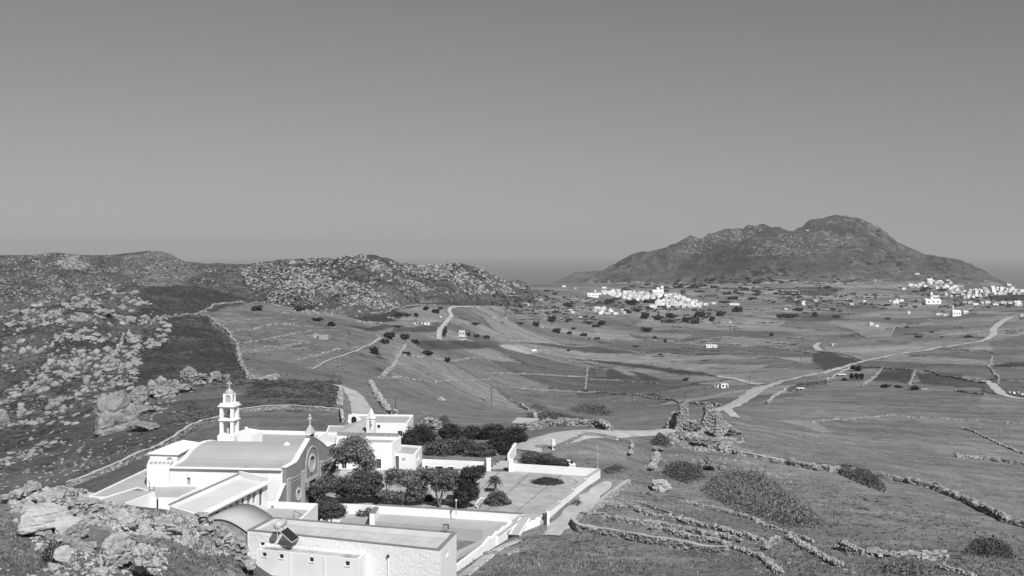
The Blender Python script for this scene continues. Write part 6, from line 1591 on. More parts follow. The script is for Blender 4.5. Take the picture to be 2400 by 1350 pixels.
ruin_wall('thin upright pier of the ruin', [(1674,1042),(1690,1044),(1692,1000),(1691,972),(1680,970),(1678,1000)], rd - 5, 1.1, .0)
ruin_wall('low end wall of the ruin', [(1560,1012),(1590,1014),(1588,985),(1584,968),(1576,966),(1570,980),(1563,992)], rd + 6, 1.0, -.1)
P, S = scatter([(1545,1020),(1590,985),(1640,985),(1700,990),(1745,1030),(1720,1060),(1640,1060),(1580,1045)], 1100, 1.0, 7.5, 55, 2.4); V, F = rock_batch(P, S, 56); o = obj('rubble', np_mesh('rubble', V, F, M['stone']), ruin); o['kind'] = 'stuff'
# ------------------------------------------------------------------ shrubs and trees of the valley
BUSH_ME = []
def bush_mesh(seed, n, size, mat, squash=.75, lobes=4):
    r = np.random.default_rng(seed); bl = [((0, 0, .36), (.55, .55, .34))] + [((r.uniform(-.85, .85), r.uniform(-.6, .6), .2 + .45 * r.random()), (r.uniform(.2, .45), r.uniform(.2, .45), r.uniform(.15, .34))) for _ in range(7)]
    V, F = leaf_cloud(bl, n, size, seed, .7, .5, .7); return np_mesh('bush', V, F, M[mat])
for k in range(6): BUSH_ME.append(bush_mesh(300 + k, 420, .13, 'bush_far'))
MID_ME = [bush_mesh(330 + k, 900, .085, 'bush') for k in range(3)]
def shrub(px, py, rx, ry, label, group, seed, mats=BUSH_ME, name='shrub', dark=None):
    """crown centre px, py and half sizes in pixels; stands on the ground below it"""
    g = G(px, py + ry * .9); k = g.y / FPX; r = random.Random(seed); root = thing(name, label, 'shrub' if name == 'shrub' else 'tree', (g.x, g.y, g.z - .05), group)
    o = obj('crown', mats[seed % len(mats)], root, (g.x, g.y, g.z - .05)); o.scale = (rx * k, rx * k * .9, max(ry, rx * .35) * k * 1.9); o.rotation_euler = (0, 0, r.uniform(0, 6.28))
    if rx * k > 1.2:
        h = max(ry, rx * .35) * k; MB().tube([(g.x, g.y, g.z - .1), (g.x + .1 * h, g.y, g.z + .9 * h)], [.1 * h, .06 * h], 6).build('trunk', M['bark'], root)
    return root
ML = [
 (701,724,14,6,'dark shrub on the crest of the terraced hill, right of the first'),(600,720,18,7,'wide dark shrub at the left end of the hill crest'),(744,748,14,5,'flat topped shrub on the right shoulder of the hill'),(776,758,14,7,'leaning shrub below the hill shoulder'),
 (912,784,20,10,'largest dark tree of the saddle group'),(901,798,13,8,'front tree of the saddle group with a shadow beneath'),(948,788,14,10,'middle tree of the saddle group'),(973,799,11,7,'right hand bush of the saddle group'),(1047,843,12,7,'lone round bush in the meadow'),
 (951,827,14,6,'ragged bush beside the climbing wall'),(877,818,14,13,'feathery bush beside the field track end'),(935,736,12,5,'left bush in the pale field by the village road'),(955,738,8,5,'middle bush in the pale field by the village road'),(975,737,7,6,'right bush in the pale field by the village road'),
 (997,722,10,5,'bush on the field edge above the village road'),(1020,728,10,6,'rounded bush beside the village road'),(1033,721,6,4,'small bush at the village road corner'),(930,764,11,4,'low bush on the rocky strip left of the white farm'),(1003,828,22,5,'long low thicket in the upper meadow'),
 (1086,791,15,5,'garden bush in front of the two storey villa'),(1117,787,8,5,'garden bush right of the villa'),(1139,789,10,5,'furthest garden bush right of the villa'),(1114,758,12,5,'bush on the slope behind the villa'),(1098,782,5,6,'dark tree against the villa wall'),
 (1293,746,17,9,'large dark tree left of the lower village houses'),(1218,757,9,4,'small bush far left of the lower village'),(1258,759,12,7,'dark tree beside the ruined farm'),(1305,774,13,7,'round bush in front of the ruined farm'),(1335,779,10,5,'bush right of the ruined farm'),(1368,783,9,6,'round bush on the field edge below the village'),
 (1344,769,7,4,'small bush behind the field edge'),(1330,750,6,5,'small round tree by the white lane'),(1408,756,14,6,'wide bush in the field below the village'),(1399,764,11,3,'flat bush on the strip below the village'),(1381,792,4,3,'tiny bush by the ploughed strip'),(1399,792,8,4,'pair of low bushes by the ploughed strip'),
 (1516,771,13,8,'wind-bent tree in the middle of the pale field'),(1536,790,7,4,'bush beside the tiny white shed'),(1560,799,6,5,'small tree right of the tiny white shed'),(1332,820,6,3,'small bush on the dark strip'),(1490,812,9,2,'low bush line in the middle field'),(1548,830,6,3,'low bush on the pale strip edge'),(1607,888,12,4,'dark bush in the walled enclosure'),
 (1331,713,13,7,'dark tree above the white lane'),(1301,688,7,3,'small bush on the ridge left of the village'),(1512,738,17,9,'first tree of the grove below the village'),(1543,743,12,8,'second tree of the grove below the village'),(1573,738,14,8,'third tree of the grove below the village'),(1608,747,16,8,'wide dark tree of the lower grove'),
 (1628,752,14,7,'low tree of the lower grove'),(1643,736,16,8,'tall tree behind the lower grove'),(1669,746,12,7,'tree at the right of the lower grove'),(1689,733,14,9,'dark tree near the right end of the village'),(1727,723,16,9,'large dark tree at the right end of the village'),(1565,752,14,5,'long bush in front of the grove'),
 (1427,705,18,5,'tree belt below the left half of the village'),(1480,708,18,7,'dark tree mass under the middle of the village'),(1520,705,16,5,'dark tree between the village terraces'),(1553,699,12,5,'tree under the domed church'),(1470,728,14,6,'dark tree among the lower houses'),(1495,726,9,6,'dark tree right of the lower houses'),
 (2081,746,8,3,'dark bush in the upper right meadow'),(2183,778,6,2,'small bush in the right meadow'),(2154,789,9,2.5,'low bush on the long field edge'),(2207,789,6,2,'smaller bush on the long field edge'),(2272,788,10,3,'round bush on the field edge near the road bend'),(2127,766,7,2,'tiny bush on the field edge behind the walled field'),
 (1807,783,7,5,'bush at the far end of the wall line'),(2009,862,18,8,'wide bush behind the sheep shed'),(1979,888,10,4,'low bush in front of the sheep shed'),(2075,903,13,6,'left bush on the edge of the dark plot'),(2106,905,11,4,'middle bush on the edge of the dark plot'),(2145,908,16,6,'right bush on the edge of the dark plot'),
 (1290,910,7,2,'low bush on the long field wall'),(1374,917,8,2,'bush on the wall near the upright boundary'),(1440,923,3,2,'tiny bush behind the power poles'),(1960,740,10,5,'bush near the isolated white houses'),(1870,724,14,5,'dark bush row left of the isolated houses'),(1850,740,20,6,'thick hedge at the foot of the village fields'),(1910,735,9,8,'dark tree at the end of the hedge'),(1828,741,12,5,'hedge end on the left'),
]
for i, (px, py, rx, ry, lb_) in enumerate(ML): shrub(px, py, rx, ry, lb_, 'shrubs of the valley fields', i, name='shrub' if ry < 8 else 'field_tree')
for i, (px, h, lb_) in enumerate(((1996, 7, 'left clipped dark tree of the roadside trio'), (2008, 8, 'middle clipped dark tree of the roadside trio'), (2019, 8, 'right clipped dark tree of the roadside trio'))):
    g = G(px, 891); k = g.y / FPX; tree('field_tree', lb_, 'tree', tuple(g), [(px, 882, 5.5, h * .8), (px, 879, 4, 4)], [[(px, 890, .8), (px, 884, .6)]], 300, .4, 'cypress', 200 + i, 'clipped trees beside the road')
for i, (px, py, h) in enumerate(((1041, 782, 14), (1044, 775, 15))):
    g = G(px, py + 8); tree('cypress_tree', ['shorter dark cypress beside the village road', 'taller dark cypress behind it by the villa'][i], 'tree', tuple(g), [(px, py - 4, 3.4, h * .55), (px, py + 2, 4, h * .35)], [[(px, py + 7, .6), (px, py, .5)]], 260, .45, 'cypress', 210 + i)
# bushes counted in belts on the far slopes
BELTS = [([(1400,690),(1500,668),(1620,655),(1740,662),(1820,690),(1700,712),(1640,700),(1560,684)], 120, 3, 9, 'bush on the slope behind the middle village', 'bushes on the slope behind the middle village', 101),
 ([(1740,650),(1880,655),(1990,690),(2100,690),(2150,720),(1900,735),(1780,715),(1700,690)], 90, 3, 8, 'bush on the terraces between the two villages', 'bushes between the two villages', 102),
 ([(2120,680),(2230,672),(2400,690),(2400,720),(2200,705)], 50, 3, 9, 'garden bush among the houses of the right village', 'bushes in the right village', 103),
 ([(1200,680),(1330,678),(1380,700),(1380,740),(1200,745),(1100,730),(1100,712)], 60, 3, 8, 'bush on the rough ground left of the middle village', 'bushes left of the middle village', 104),
 ([(1910,640),(1960,645),(2030,668),(1990,672),(1930,660)], 26, 2, 4, 'small bush on the pale mountain foot', 'bushes on the mountain foot', 105)]
for poly, n, r0, r1, lb_, gr, sd in BELTS:
    rr = random.Random(sd); best = sample_poly(poly, n, sd); nind = int(n * .62)
    for i, (a, b) in enumerate(best[:nind]):
        rx = r0 + (r1 - r0) * rr.random() ** 1.6; g = G(a, b); k = g.y / FPX; o = obj('shrub', BUSH_ME[i % 6], None, (g.x, g.y, g.z - .3)); o.scale = (rx * k * rr.uniform(.7, 1.7), rx * k * rr.uniform(.7, 1.2), rx * k * rr.uniform(.5, 1.1)); o.rotation_euler = (0, 0, rr.uniform(-.6, .6)); xs = [p[0] for p in poly]; ys = [p[1] for p in poly]
        fx = (a - min(xs)) / (max(xs) - min(xs)); fy = (b - min(ys)) / (max(ys) - min(ys)); big = 'large ' if rx > r0 + .6 * (r1 - r0) else 'small ' if rx < r0 + .25 * (r1 - r0) else ''
        tag(o, big + lb_ + ', ' + ('far left' if fx < .2 else 'left' if fx < .4 else 'middle' if fx < .6 else 'right' if fx < .8 else 'far right') + (' and high up' if fy < .33 else ' and low down' if fy > .67 else ''), 'shrub', gr)
def bush_mass(name, poly, n, smin, smax, seed, mat='bush_far', leaves=8, sc=60, th=-.05, lsz=.5, hz=.6):
    P, S = scatter(poly, n, smin, smax, seed, 1.8, mask=clump(sc, th, seed)); r = np.random.default_rng(seed); k = leaves; nP = len(P)
    C = np.repeat(P, k, 0); s = np.repeat(S, k); d = r.normal(size=(nP * k, 3)); d /= np.linalg.norm(d, axis=1)[:, None]; d[:, 2] = np.abs(d[:, 2]) * hz
    C = C + d * s[:, None] * .75; nn = d + r.normal(size=d.shape) * .5; nn[:, 2] += .3; nn /= np.linalg.norm(nn, axis=1)[:, None]
    t = np.cross(nn, r.normal(size=nn.shape)); t /= np.linalg.norm(t, axis=1)[:, None]; b = np.cross(nn, t); q = (s * lsz * (.6 + .7 * r.random(len(s))))[:, None]
    V = np.stack([C + t * q, C + b * q * .8, C - t * q, C - b * q * .8], 1).reshape(-1, 3); F = np.arange(len(V)).reshape(-1, 4)
    o = obj(name, np_mesh(name, V, F, M[mat])); tag(o, kind='stuff'); return o
bush_mass('hill_scrub', [(560,650),(660,610),(850,600),(930,620),(1080,620),(1190,660),(1250,672),(1200,700),(1050,700),(900,725),(850,742),(700,735),(600,705)], 2600, 1.5, 5.5, 401, sc=70, th=-.02, leaves=10)
bush_mass('ridge_scrub', [(-60,610),(300,600),(560,625),(560,665),(300,672),(0,720),(-60,730)], 1900, 1.2, 4.0, 402, sc=90, th=.0, leaves=7)
bush_mass('far_scrub', [(1400,690),(1500,668),(1620,655),(1740,650),(1900,655),(2000,690),(2150,700),(2150,720),(1900,735),(1780,715),(1640,700)], 700, 1.8, 6.5, 403, sc=150, th=.0, leaves=9)
bush_mass('valley_scrub', [(1100,715),(1250,690),(1380,700),(1400,760),(1300,775),(1200,765),(1100,740)], 520, 1.8, 6.5, 404, sc=80, th=.0, leaves=9)
bush_mass('village_gardens', [(1380,700),(1440,698),(1520,712),(1640,725),(1700,722),(1640,760),(1560,752),(1480,735),(1380,735)], 420, 2, 7.5, 405, sc=80, th=-.02, leaves=12)
bush_mass('village_gardens', [(2080,690),(2200,680),(2400,690),(2400,722),(2200,735),(2080,715)], 330, 1.8, 6.5, 406, sc=80, th=.0, leaves=10)
# low stone banks along the contours of the far terraces
_bp, _bs = [], []
for _k, (a, b) in enumerate(sample_poly([(1180,690),(1400,700),(1500,668),(1700,650),(1950,650),(2150,662),(2150,712),(1950,730),(1800,760),(1600,775),(1450,760),(1300,750),(1180,740)], 130, 801) + sample_poly([(1560,800),(1900,760),(2300,745),(2300,790),(1950,800),(1700,860),(1500,840)], 26, 802) + sample_poly([(560,830),(640,720),(760,750),(860,800),(800,860)], 16, 803)):
    _r = random.Random(_k); L = _r.uniform(14, 60); sl = _r.uniform(-.07, .10)
    for t in range(int(L / 1.4)):
        g = G(a + t * 1.4, b + sl * t * 1.4 + 1.2 * math.sin(t * .15 + _k)); s = g.y / FPX * _r.uniform(.7, 1.7); _bp.append((g.x, g.y, g.z)); _bs.append(s)
V, F = rock_batch(np.array(_bp), np.array(_bs), 805, .7); o = obj('terrace_banks', np_mesh('terrace_banks', V, F, M['stone_far'])); tag(o, kind='stuff')
# hedgerows and reeds along field edges, far off
_hp, _hs = [], []
for _k, (a, b) in enumerate(sample_poly([(1120,700),(1400,700),(1500,672),(1700,655),(1950,655),(2150,668),(2200,712),(1950,740),(1800,770),(1600,790),(1450,775),(1300,765),(1120,745)], 80, 811) + sample_poly([(1400,800),(1900,765),(2380,745),(2380,800),(1950,805),(1700,870),(1400,835)], 34, 812)):
    _r = random.Random(_k + 50); L = _r.uniform(10, 55); sl = _r.uniform(-.06, .09)
    for t in range(int(L / 1.6)):
        if _r.random() < .25: continue
        g = G(a + t * 1.6 + _r.uniform(-1, 1), b + sl * t * 1.6 + _r.uniform(-.5, .5)); _hp.append((g.x, g.y, g.z)); _hs.append(g.y / FPX * _r.uniform(.7, 2.2))
_hp = np.repeat(np.array(_hp), 5, 0); _hs = np.repeat(np.array(_hs), 5); _q = nrng.normal(size=_hp.shape); _q /= np.linalg.norm(_q, axis=1)[:, None]; _q[:, 2] = np.abs(_q[:, 2])
V, F = rock_batch(_hp + _q * (_hs * .7)[:, None], _hs * .55, 813, .8, .45); o = obj('hedgerows', np_mesh('hedgerows', V, F, M['bush_far'])); tag(o, kind='stuff')
# phrygana on the near slopes
bush_mass('slope_scrub', [(560,965),(600,890),(800,890),(805,960),(620,955),(480,985),(360,1050),(200,1115),(150,1090),(330,1015),(450,940)], 1500, 1.2, 4.2, 411, 'scrub', 9, 14, -.06)
bush_mass('slope_scrub', [(330,790),(400,745),(470,738),(545,800),(560,850),(588,888),(430,880),(320,925),(200,980),(100,1050),(60,1080),(180,960),(320,880)], 1700, 1.2, 4.0, 412, 'scrub', 9, 18, -.08)
bush_mass('slope_scrub', [(0,760),(200,700),(300,672),(480,672),(600,705),(470,735),(360,760),(330,860),(150,1000),(0,1090)], 1400, 1.0, 3.6, 413, 'scrub', 8, 22, -.02)
bush_mass('meadow_scrub', [(560,880),(560,800),(640,715),(760,740),(870,775),(880,850),(800,890)], 420, 1.0, 4.0, 414, 'scrub', 8, 16, .05)
bush_mass('meadow_scrub', [(900,870),(960,810),(1200,812),(1400,850),(1600,900),(1500,930),(1100,905)], 300, .8, 2.8, 415, 'scrub', 7, 20, .08)
bush_mass('terrace_scrub', [(1400,1160),(1480,1105),(1750,1085),(2100,1160),(2400,1260),(2400,1350),(1040,1350),(1230,1260),(1340,1260)], 1300, 1.0, 4.5, 416, 'scrub', 10, 7, .0, .42)
bush_mass('knoll_scrub', [(0,1200),(120,1290),(200,1260),(330,1240),(420,1260),(600,1300),(600,1350),(0,1350)], 420, 1.5, 6.0, 417, 'scrub', 14, 4, .0, .38)
bush_mass('right_slope_scrub', [(1760,1050),(1900,1000),(2400,960),(2400,1240),(2100,1130)], 1300, .6, 2.6, 418, 'scrub', 7, 16, .02)
mass('slope_stones', [(1760,1060),(1900,1000),(2400,950),(2400,1300),(2100,1200),(1800,1150)], 700, .5, 2.0, 430, 14, .05)
mass('meadow_stones', [(900,980),(900,880),(1400,850),(1700,900),(1650,950),(1200,960)], 420, .5, 1.6, 431, 20, .05)
# grass blades near the camera
def tufts(name, poly, n, h0, h1, seed, mat='grass', blades=5, sc=6, th=-.2):
    P, S = scatter(poly, n, h0, h1, seed, 1.5, in_px=False, mask=clump(sc, th, seed)); r = np.random.default_rng(seed); C = np.repeat(P, blades, 0); s = np.repeat(S, blades); m_ = len(C)
    C[:, :2] += r.normal(size=(m_, 2)) * .16; a = r.random(m_) * 6.28; w = (.05 + .05 * r.random(m_))[:, None]; dx = np.column_stack([np.cos(a), np.sin(a), np.zeros(m_)]); lean = np.column_stack([r.normal(size=(m_, 2)) * .35, np.ones(m_)]) * s[:, None]
    V = np.stack([C - dx * w, C + dx * w, C + lean], 1).reshape(-1, 3); o = obj(name, np_mesh(name, V, np.arange(len(V)).reshape(-1, 3), M[mat])); tag(o, kind='stuff')
tufts('grass_tufts', [(1000,1350),(1100,1320),(1240,1255),(1340,1255),(1500,1275),(1700,1305),(2400,1300),(2400,1352)], 3600, .12, .36, 421)
tufts('grass_tufts', [(1340,1250),(1480,1110),(1800,1090),(2400,1240),(2400,1330),(1700,1300)], 3000, .12, .36, 422)
tufts('grass_tufts', [(0,1200),(200,1280),(420,1260),(600,1300),(600,1352),(0,1352)], 900, .12, .35, 423)
tufts('dead_stems', [(1180,1300),(1320,1270),(1480,1310),(1480,1350),(1180,1350)], 120, .3, .8, 424, 'dead_twig', 4)
tufts('dead_stems', [(1750,1270),(1950,1200),(2150,1320),(2050,1350),(1800,1350)], 160, .3, .8, 425, 'dead_twig', 4)
tufts('dead_stems', [(300,1200),(420,1200),(560,1290),(480,1300)], 160, .3, .8, 426, 'dead_twig', 4)
# named thickets
def thicket(label, poly, h, n, leaf, mat, seed, name='thicket'):
    pts = sample_poly(poly, n, seed); r = np.random.default_rng(seed); pp = np.array(poly, float); cx, cy = pp.mean(0); base = G(cx, pp[:, 1].max()); root = thing(name, label, 'thicket', tuple(base)); C = []
    for a, b in pts:
        a += r.normal() * 3.5; b += r.normal() * 1.6; g = G(a, b); edge = float(seg_dist(poly, np.array([a]), np.array([b]))[0]) * (1 if in_poly(poly, np.array([a]), np.array([b]))[0] else 0)
        if r.random() > .35 + edge / 8: continue
        hh = h * min(1, .25 + edge / 9) * (1 + .5 * fbm(np.array([g.x / 1.6]), np.array([g.y / 1.6]), 2, seed)[0]); C.append((g.x, g.y, g.z + hh * r.random() ** .5))
    C = np.array(C); m_ = len(C); nn = r.normal(size=(m_, 3)); nn[:, 2] = np.abs(nn[:, 2]) + .3; nn[:, 1] -= .5; nn /= np.linalg.norm(nn, axis=1)[:, None]; t = np.cross(nn, r.normal(size=nn.shape)); t /= np.linalg.norm(t, axis=1)[:, None]; b = np.cross(nn, t); q = (leaf * (.6 + .8 * r.random(m_)))[:, None]
    V = np.stack([C + t * q, C + b * q * .5, C - t * q, C - b * q * .5], 1).reshape(-1, 3); obj('foliage', np_mesh('foliage', V, np.arange(len(V)).reshape(-1, 4), M[mat]), root)
    mb = MB()
    for a, b in pts[:14]:
        g = G(a, b); mb.tube([g, g + Vector((r.normal() * .3, r.normal() * .3, h * 1.05))], [.03, .015], 5)
    mb.build('stems', M['dead_twig'], root); return root
thicket('large pale bramble thicket filling the hollow below the ruin', [(1645,1155),(1665,1128),(1720,1112),(1790,1118),(1850,1168),(1900,1210),(1945,1240),(1850,1236),(1740,1202),(1690,1182)], 1.7, 7000, .2, 'bramble', 601)
thicket('dark evergreen bush below the ruin', [(1552,1108),(1590,1100),(1648,1106),(1650,1128),(1615,1138),(1570,1122)], 2.2, 1800, .2, 'bush', 602)
thicket('dark bramble strip along the boundary wall', [(1945,1102),(1985,1096),(2040,1112),(2072,1140),(2076,1156),(2020,1138),(1975,1118)], 1.3, 2400, .22, 'bush', 603)
thicket('dark bush at the right edge of the lower terraces', [(2255,1300),(2280,1284),(2330,1280),(2375,1300),(2385,1312),(2320,1308)], 1.7, 2000, .17, 'bush', 604)
thicket('bramble patch at the bottom edge of the picture', [(2070,1352),(2085,1328),(2130,1318),(2180,1335),(2190,1352)], 1.4, 1600, .15, 'bramble', 605)
thicket('long dark thicket in the field beyond the parking ground', [(1325,962),(1360,950),(1410,954),(1440,972),(1415,976),(1370,970)], 2.0, 1500, .4, 'bush', 606)
thicket('dark reeds in the hollow beside the stone hut', [(1255,985),(1280,972),(1318,985),(1330,1000),(1290,1000),(1262,996)], 2.0, 1500, .3, 'bush', 607)
thicket('dark patch of scrub above the stone hut', [(1235,956),(1255,946),(1285,956),(1280,966),(1250,964)], 1.2, 700, .3, 'bush', 608)
thicket('dark scrub behind the ruined wall stub', [(1525,1038),(1545,1030),(1572,1038),(1570,1048),(1540,1048)], 1.8, 800, .25, 'bush', 609)
thicket('dark scrub on the bank under the straight road', [(1830,915),(1880,898),(1940,892),(1945,900),(1890,910),(1850,922)], 1.0, 900, .35, 'scrub', 610)
thicket('dark hedge at the right edge of the picture', [(2330,853),(2400,850),(2440,856),(2440,862),(2330,860)], 2.5, 900, .5, 'bush', 611)
thicket('dark cushion shrub between the foreground boulders', [(95,1310),(115,1295),(148,1298),(150,1315),(125,1325),(100,1322)], .9, 1300, .09, 'cypress', 612)
thicket('dark tuft of shrub on the smooth slab', [(128,1248),(140,1240),(156,1246),(154,1262),(134,1262)], .7, 800, .08, 'cypress', 613)
thicket('bushy growth along the left verge of the courtyard path', [(1340,1182),(1350,1176),(1364,1180),(1358,1188),(1344,1188)], .8, 400, .12, 'bush', 614)
thicket('rough grass clump outside the courtyard corner', [(1410,1104),(1440,1092),(1470,1098),(1450,1112),(1420,1114)], .6, 500, .15, 'scrub', 615)
thicket('shrubs at the corner of the chapel house', [(966,1010),(980,985),(1005,980),(1012,1005),(990,1015)], 2.2, 900, .22, 'bramble', 616)
thicket('leafy bush beside the square stone heap', [(1022,1000),(1035,985),(1055,988),(1052,1005),(1032,1008)], 2.0, 700, .22, 'bush', 617)
dry_wall('square heap of pale stones behind the chapel house', [(1008,1012),(1024,1010)], 2.4, 2.2, .55, 0, mat='stone_far', group='dry stone field walls')

# ------------------------------------------------------------------ power poles
for i, (px, py, h, lb_) in enumerate([(927,974,44,'nearest power pole, behind the chapel house'),(1152,950,41,'power pole in the meadow right of the cairn'),(1299,941,34,'power pole above the dark thicket, first of the row'),(1398,940,32,'second power pole of the meadow row'),(1482,943,31,'third power pole of the meadow row'),(1547,947,29,'fourth power pole of the meadow row'),
    (1606,946,28,'power pole rising just behind the ruin'),(1651,927,20,'power pole left of the white cottage'),(1689,916,20,'power pole in front of the white cottage'),(1241,797,16,'pole at the left end of the upper row'),(1339,805,14,'second pole of the upper row'),(1433,813,14,'third pole of the upper row'),(1530,817,14,'fourth pole of the upper row'),
    (1625,820,13,'pole left of the long shed'),(1683,826,14,'pole under the long shed'),(1715,822,16,'pole right of the long shed'),(1742,836,20,'tall pole right of the long shed'),(1816,847,24,'pole in the meadow left of the dark triangle field'),(1877,858,22,'pole at the corner of the dark triangle field'),(1949,871,27,'roadside pole below the dark triangle field'),(1757,899,19,'pole behind the road junction')]):
    g = G(px, py); k = g.y / FPX; H = h * k; r = thing('power_pole', lb_, 'pole', tuple(g), 'wooden power poles'); MB().tube([g - Vector((0, 0, .3)), g + Vector((0, 0, H))], [.2, .15], 7).build('pole', M['wood'], r); MB().beam(g + Vector((-.8, 0, H - .4)), g + Vector((.8, .2, H - .4)), .14, .14).build('crossarm', M['wood'], r)

# ------------------------------------------------------------------ houses of the valley
HW = MB()  # unit house shell with parapet: footprint 1 x 1, height 1
def shell(name, par=.06, th=.035):
    mb = MB(); o = [(-.5, -.5), (.5, -.5), (.5, .5), (-.5, .5)]; i = [(a * (1 - 2 * th), b * (1 - 2 * th)) for a, b in o]
    vs = [(*p, -.25) for p in o] + [(*p, 1) for p in o] + [(*p, 1) for p in i] + [(*p, 1 - par) for p in i]
    fs = [(3, 2, 1, 0)] + [(k, (k + 1) % 4, (k + 1) % 4 + 4, k + 4) for k in range(4)] + [(k + 4, (k + 1) % 4 + 4, (k + 1) % 4 + 8, k + 8) for k in range(4)] + [(k + 8, (k + 1) % 4 + 8, (k + 1) % 4 + 12, k + 12) for k in range(4)]
    mb.add(vs, fs); return mb
WALL_ME = [shell('w').mesh('wall', M['white']), shell('w').mesh('wall', M['cream'])]
ROOF_ME = MB().box((0, 0, .935), (.925, .925, .01)).mesh('roof', M['cement'])
PANE_ME = MB().box((0, 0, 0), (1, 1, 1)).mesh('window', M['glass']); DOOR_ME = MB().box((0, 0, 0), (1, 1, 1)).mesh('door', M['shutter'])
def lchild(name, me, parent, loc, scale, rz=0):
    o = bpy.data.objects.new(name, me); COL.objects.link(o); o.parent = parent; o.location = loc; o.scale = scale; o.rotation_euler = (0, 0, rz); return o
SCALE = 0.72
def house(px, py, wpx, hpx, label, group, seed, depth=.8, rz=None, m=0, nwin=None, upper=None, dmax=None):
    """px, py: middle of the front foot; sizes in pixels"""
    r = random.Random(seed); g = G(px, py); k = g.y / FPX; W, H = wpx * k * SCALE, hpx * k * SCALE; Dp = max(W * depth, 3.0); rz = r.uniform(-.5, .45) if rz is None else rz
    root = thing('house', label, 'house', (g.x, g.y + Dp * .5, g.z), group); root.rotation_euler = (0, 0, rz)
    lchild('wall', WALL_ME[m], root, (0, 0, 0), (W, Dp, H)); lchild('roof', ROOF_ME, root, (0, 0, 0), (W, Dp, H))
    st = max(1, int(round(H / 3.2))); n = nwin if nwin is not None else max(2, int(W / 3.2)); dk = r.randrange(n)
    for s in range(st):
        for j in range(n):
            x = (-.5 + (j + .5 + r.uniform(-.12, .12)) / n) * W; z0 = s * H / st
            if s == 0 and j == dk: lchild('door', DOOR_ME, root, (x, -Dp / 2 - .02, 1.05), (1.1, .08, 2.1))
            elif r.random() < .85: lchild('window', PANE_ME, root, (x, -Dp / 2 - .02, z0 + min(1.75, H / st * .55)), (1.0, .08, 1.25))
    lchild('window', PANE_ME, root, (W / 2 + .02, 0, H * .5), (.08, 1.0, 1.2))
    if upper:
        W2, H2 = W * upper[0], upper[1] * k; u = lchild('upper_storey', WALL_ME[m], root, (upper[2] * W, Dp * .08, H * .97), (W2, Dp * .7, H2)); lchild('upper_roof', ROOF_ME, root, (upper[2] * W, Dp * .08, H * .97), (W2, Dp * .7, H2))
        for j in (-.25, .2): lchild('window', PANE_ME, root, (upper[2] * W + j * W2, Dp * .08 - Dp * .35 - .02, H + H2 * .5), (.9, .08, 1.2))
    return root
def belfry(root_label, px, py, hpx, wpx, seed):
    pass
def village(poly, n, spacing, w0, w1, h0, h1, seed, lab, group):
    r = random.Random(seed); pts = []
    for a, b in sample_poly(poly, n * 14, seed):
        if all(abs(a - c[0]) > spacing or abs(b - c[1]) > spacing * .36 for c in pts): pts.append((a, b))
        if len(pts) >= n: break
    for i, (a, b) in enumerate(pts): house(a, b, r.uniform(w0, w1), r.uniform(h0, h1), lab(a, b), group, seed * 100 + i, m=1 if r.random() < .42 else 0, upper=(r.uniform(.4, .6), r.uniform(3, 4), r.uniform(-.2, .2)) if r.random() < .22 else None)
def lab_mid(a, b):
    return 'white flat roofed house in the middle village, ' + ('at its left end' if a < 1425 else 'left of the domed church' if a < 1530 else 'around the domed church' if a < 1570 else 'on its right hand slope') + (', upper row' if b < 694 + (a - 1400) * .07 else ', lower row')
village([(1382,696),(1405,688),(1440,684),(1480,686),(1535,690),(1572,693),(1605,700),(1645,712),(1650,722),(1600,724),(1560,720),(1525,708),(1500,706),(1462,702),(1430,694)], 92, 8.5, 10, 18, 6, 10, 11, lab_mid, 'houses of the middle village')
def lab_low(a, b): return 'white house in the lower cluster of the middle village, ' + ('left part' if a < 1425 else 'right part')
village([(1384,727),(1420,722),(1450,726),(1472,732),(1468,738),(1400,738),(1385,734)], 10, 11, 11, 18, 6, 9, 12, lab_low, 'lower houses of the middle village')
def lab_r(a, b): return 'white flat roofed house in the right village, ' + ('hilltop cluster' if b < 678 and a < 2260 else 'lower edge' if b > 697 else 'middle of the main slope' if a < 2330 else 'far right end') + (', left side' if a < 2200 else '')
village([(2132,670),(2170,662),(2225,657),(2238,662),(2250,676),(2215,680),(2150,676)], 24, 9, 9, 15, 5, 9, 13, lab_r, 'houses of the right village')
village([(2215,692),(2260,684),(2290,678),(2340,676),(2400,678),(2400,692),(2340,692),(2300,696),(2275,702),(2225,696)], 46, 9, 9, 16, 5.5, 10, 14, lab_r, 'houses of the right village')
village([(2230,684),(2210,676),(2260,672),(2250,684)], 6, 10, 9, 14, 5, 8, 15, lab_r, 'houses of the right village')
village([(2262,708),(2330,708),(2398,712),(2398,718),(2300,716),(2262,716)], 13, 11, 11, 18, 5, 8, 16, lab_r, 'houses of the right village')
village([(2080,706),(2120,706),(2115,712),(2082,712)], 4, 11, 10, 15, 5, 8, 17, lambda a, b: 'low white house left of the long church', 'houses left of the long church')
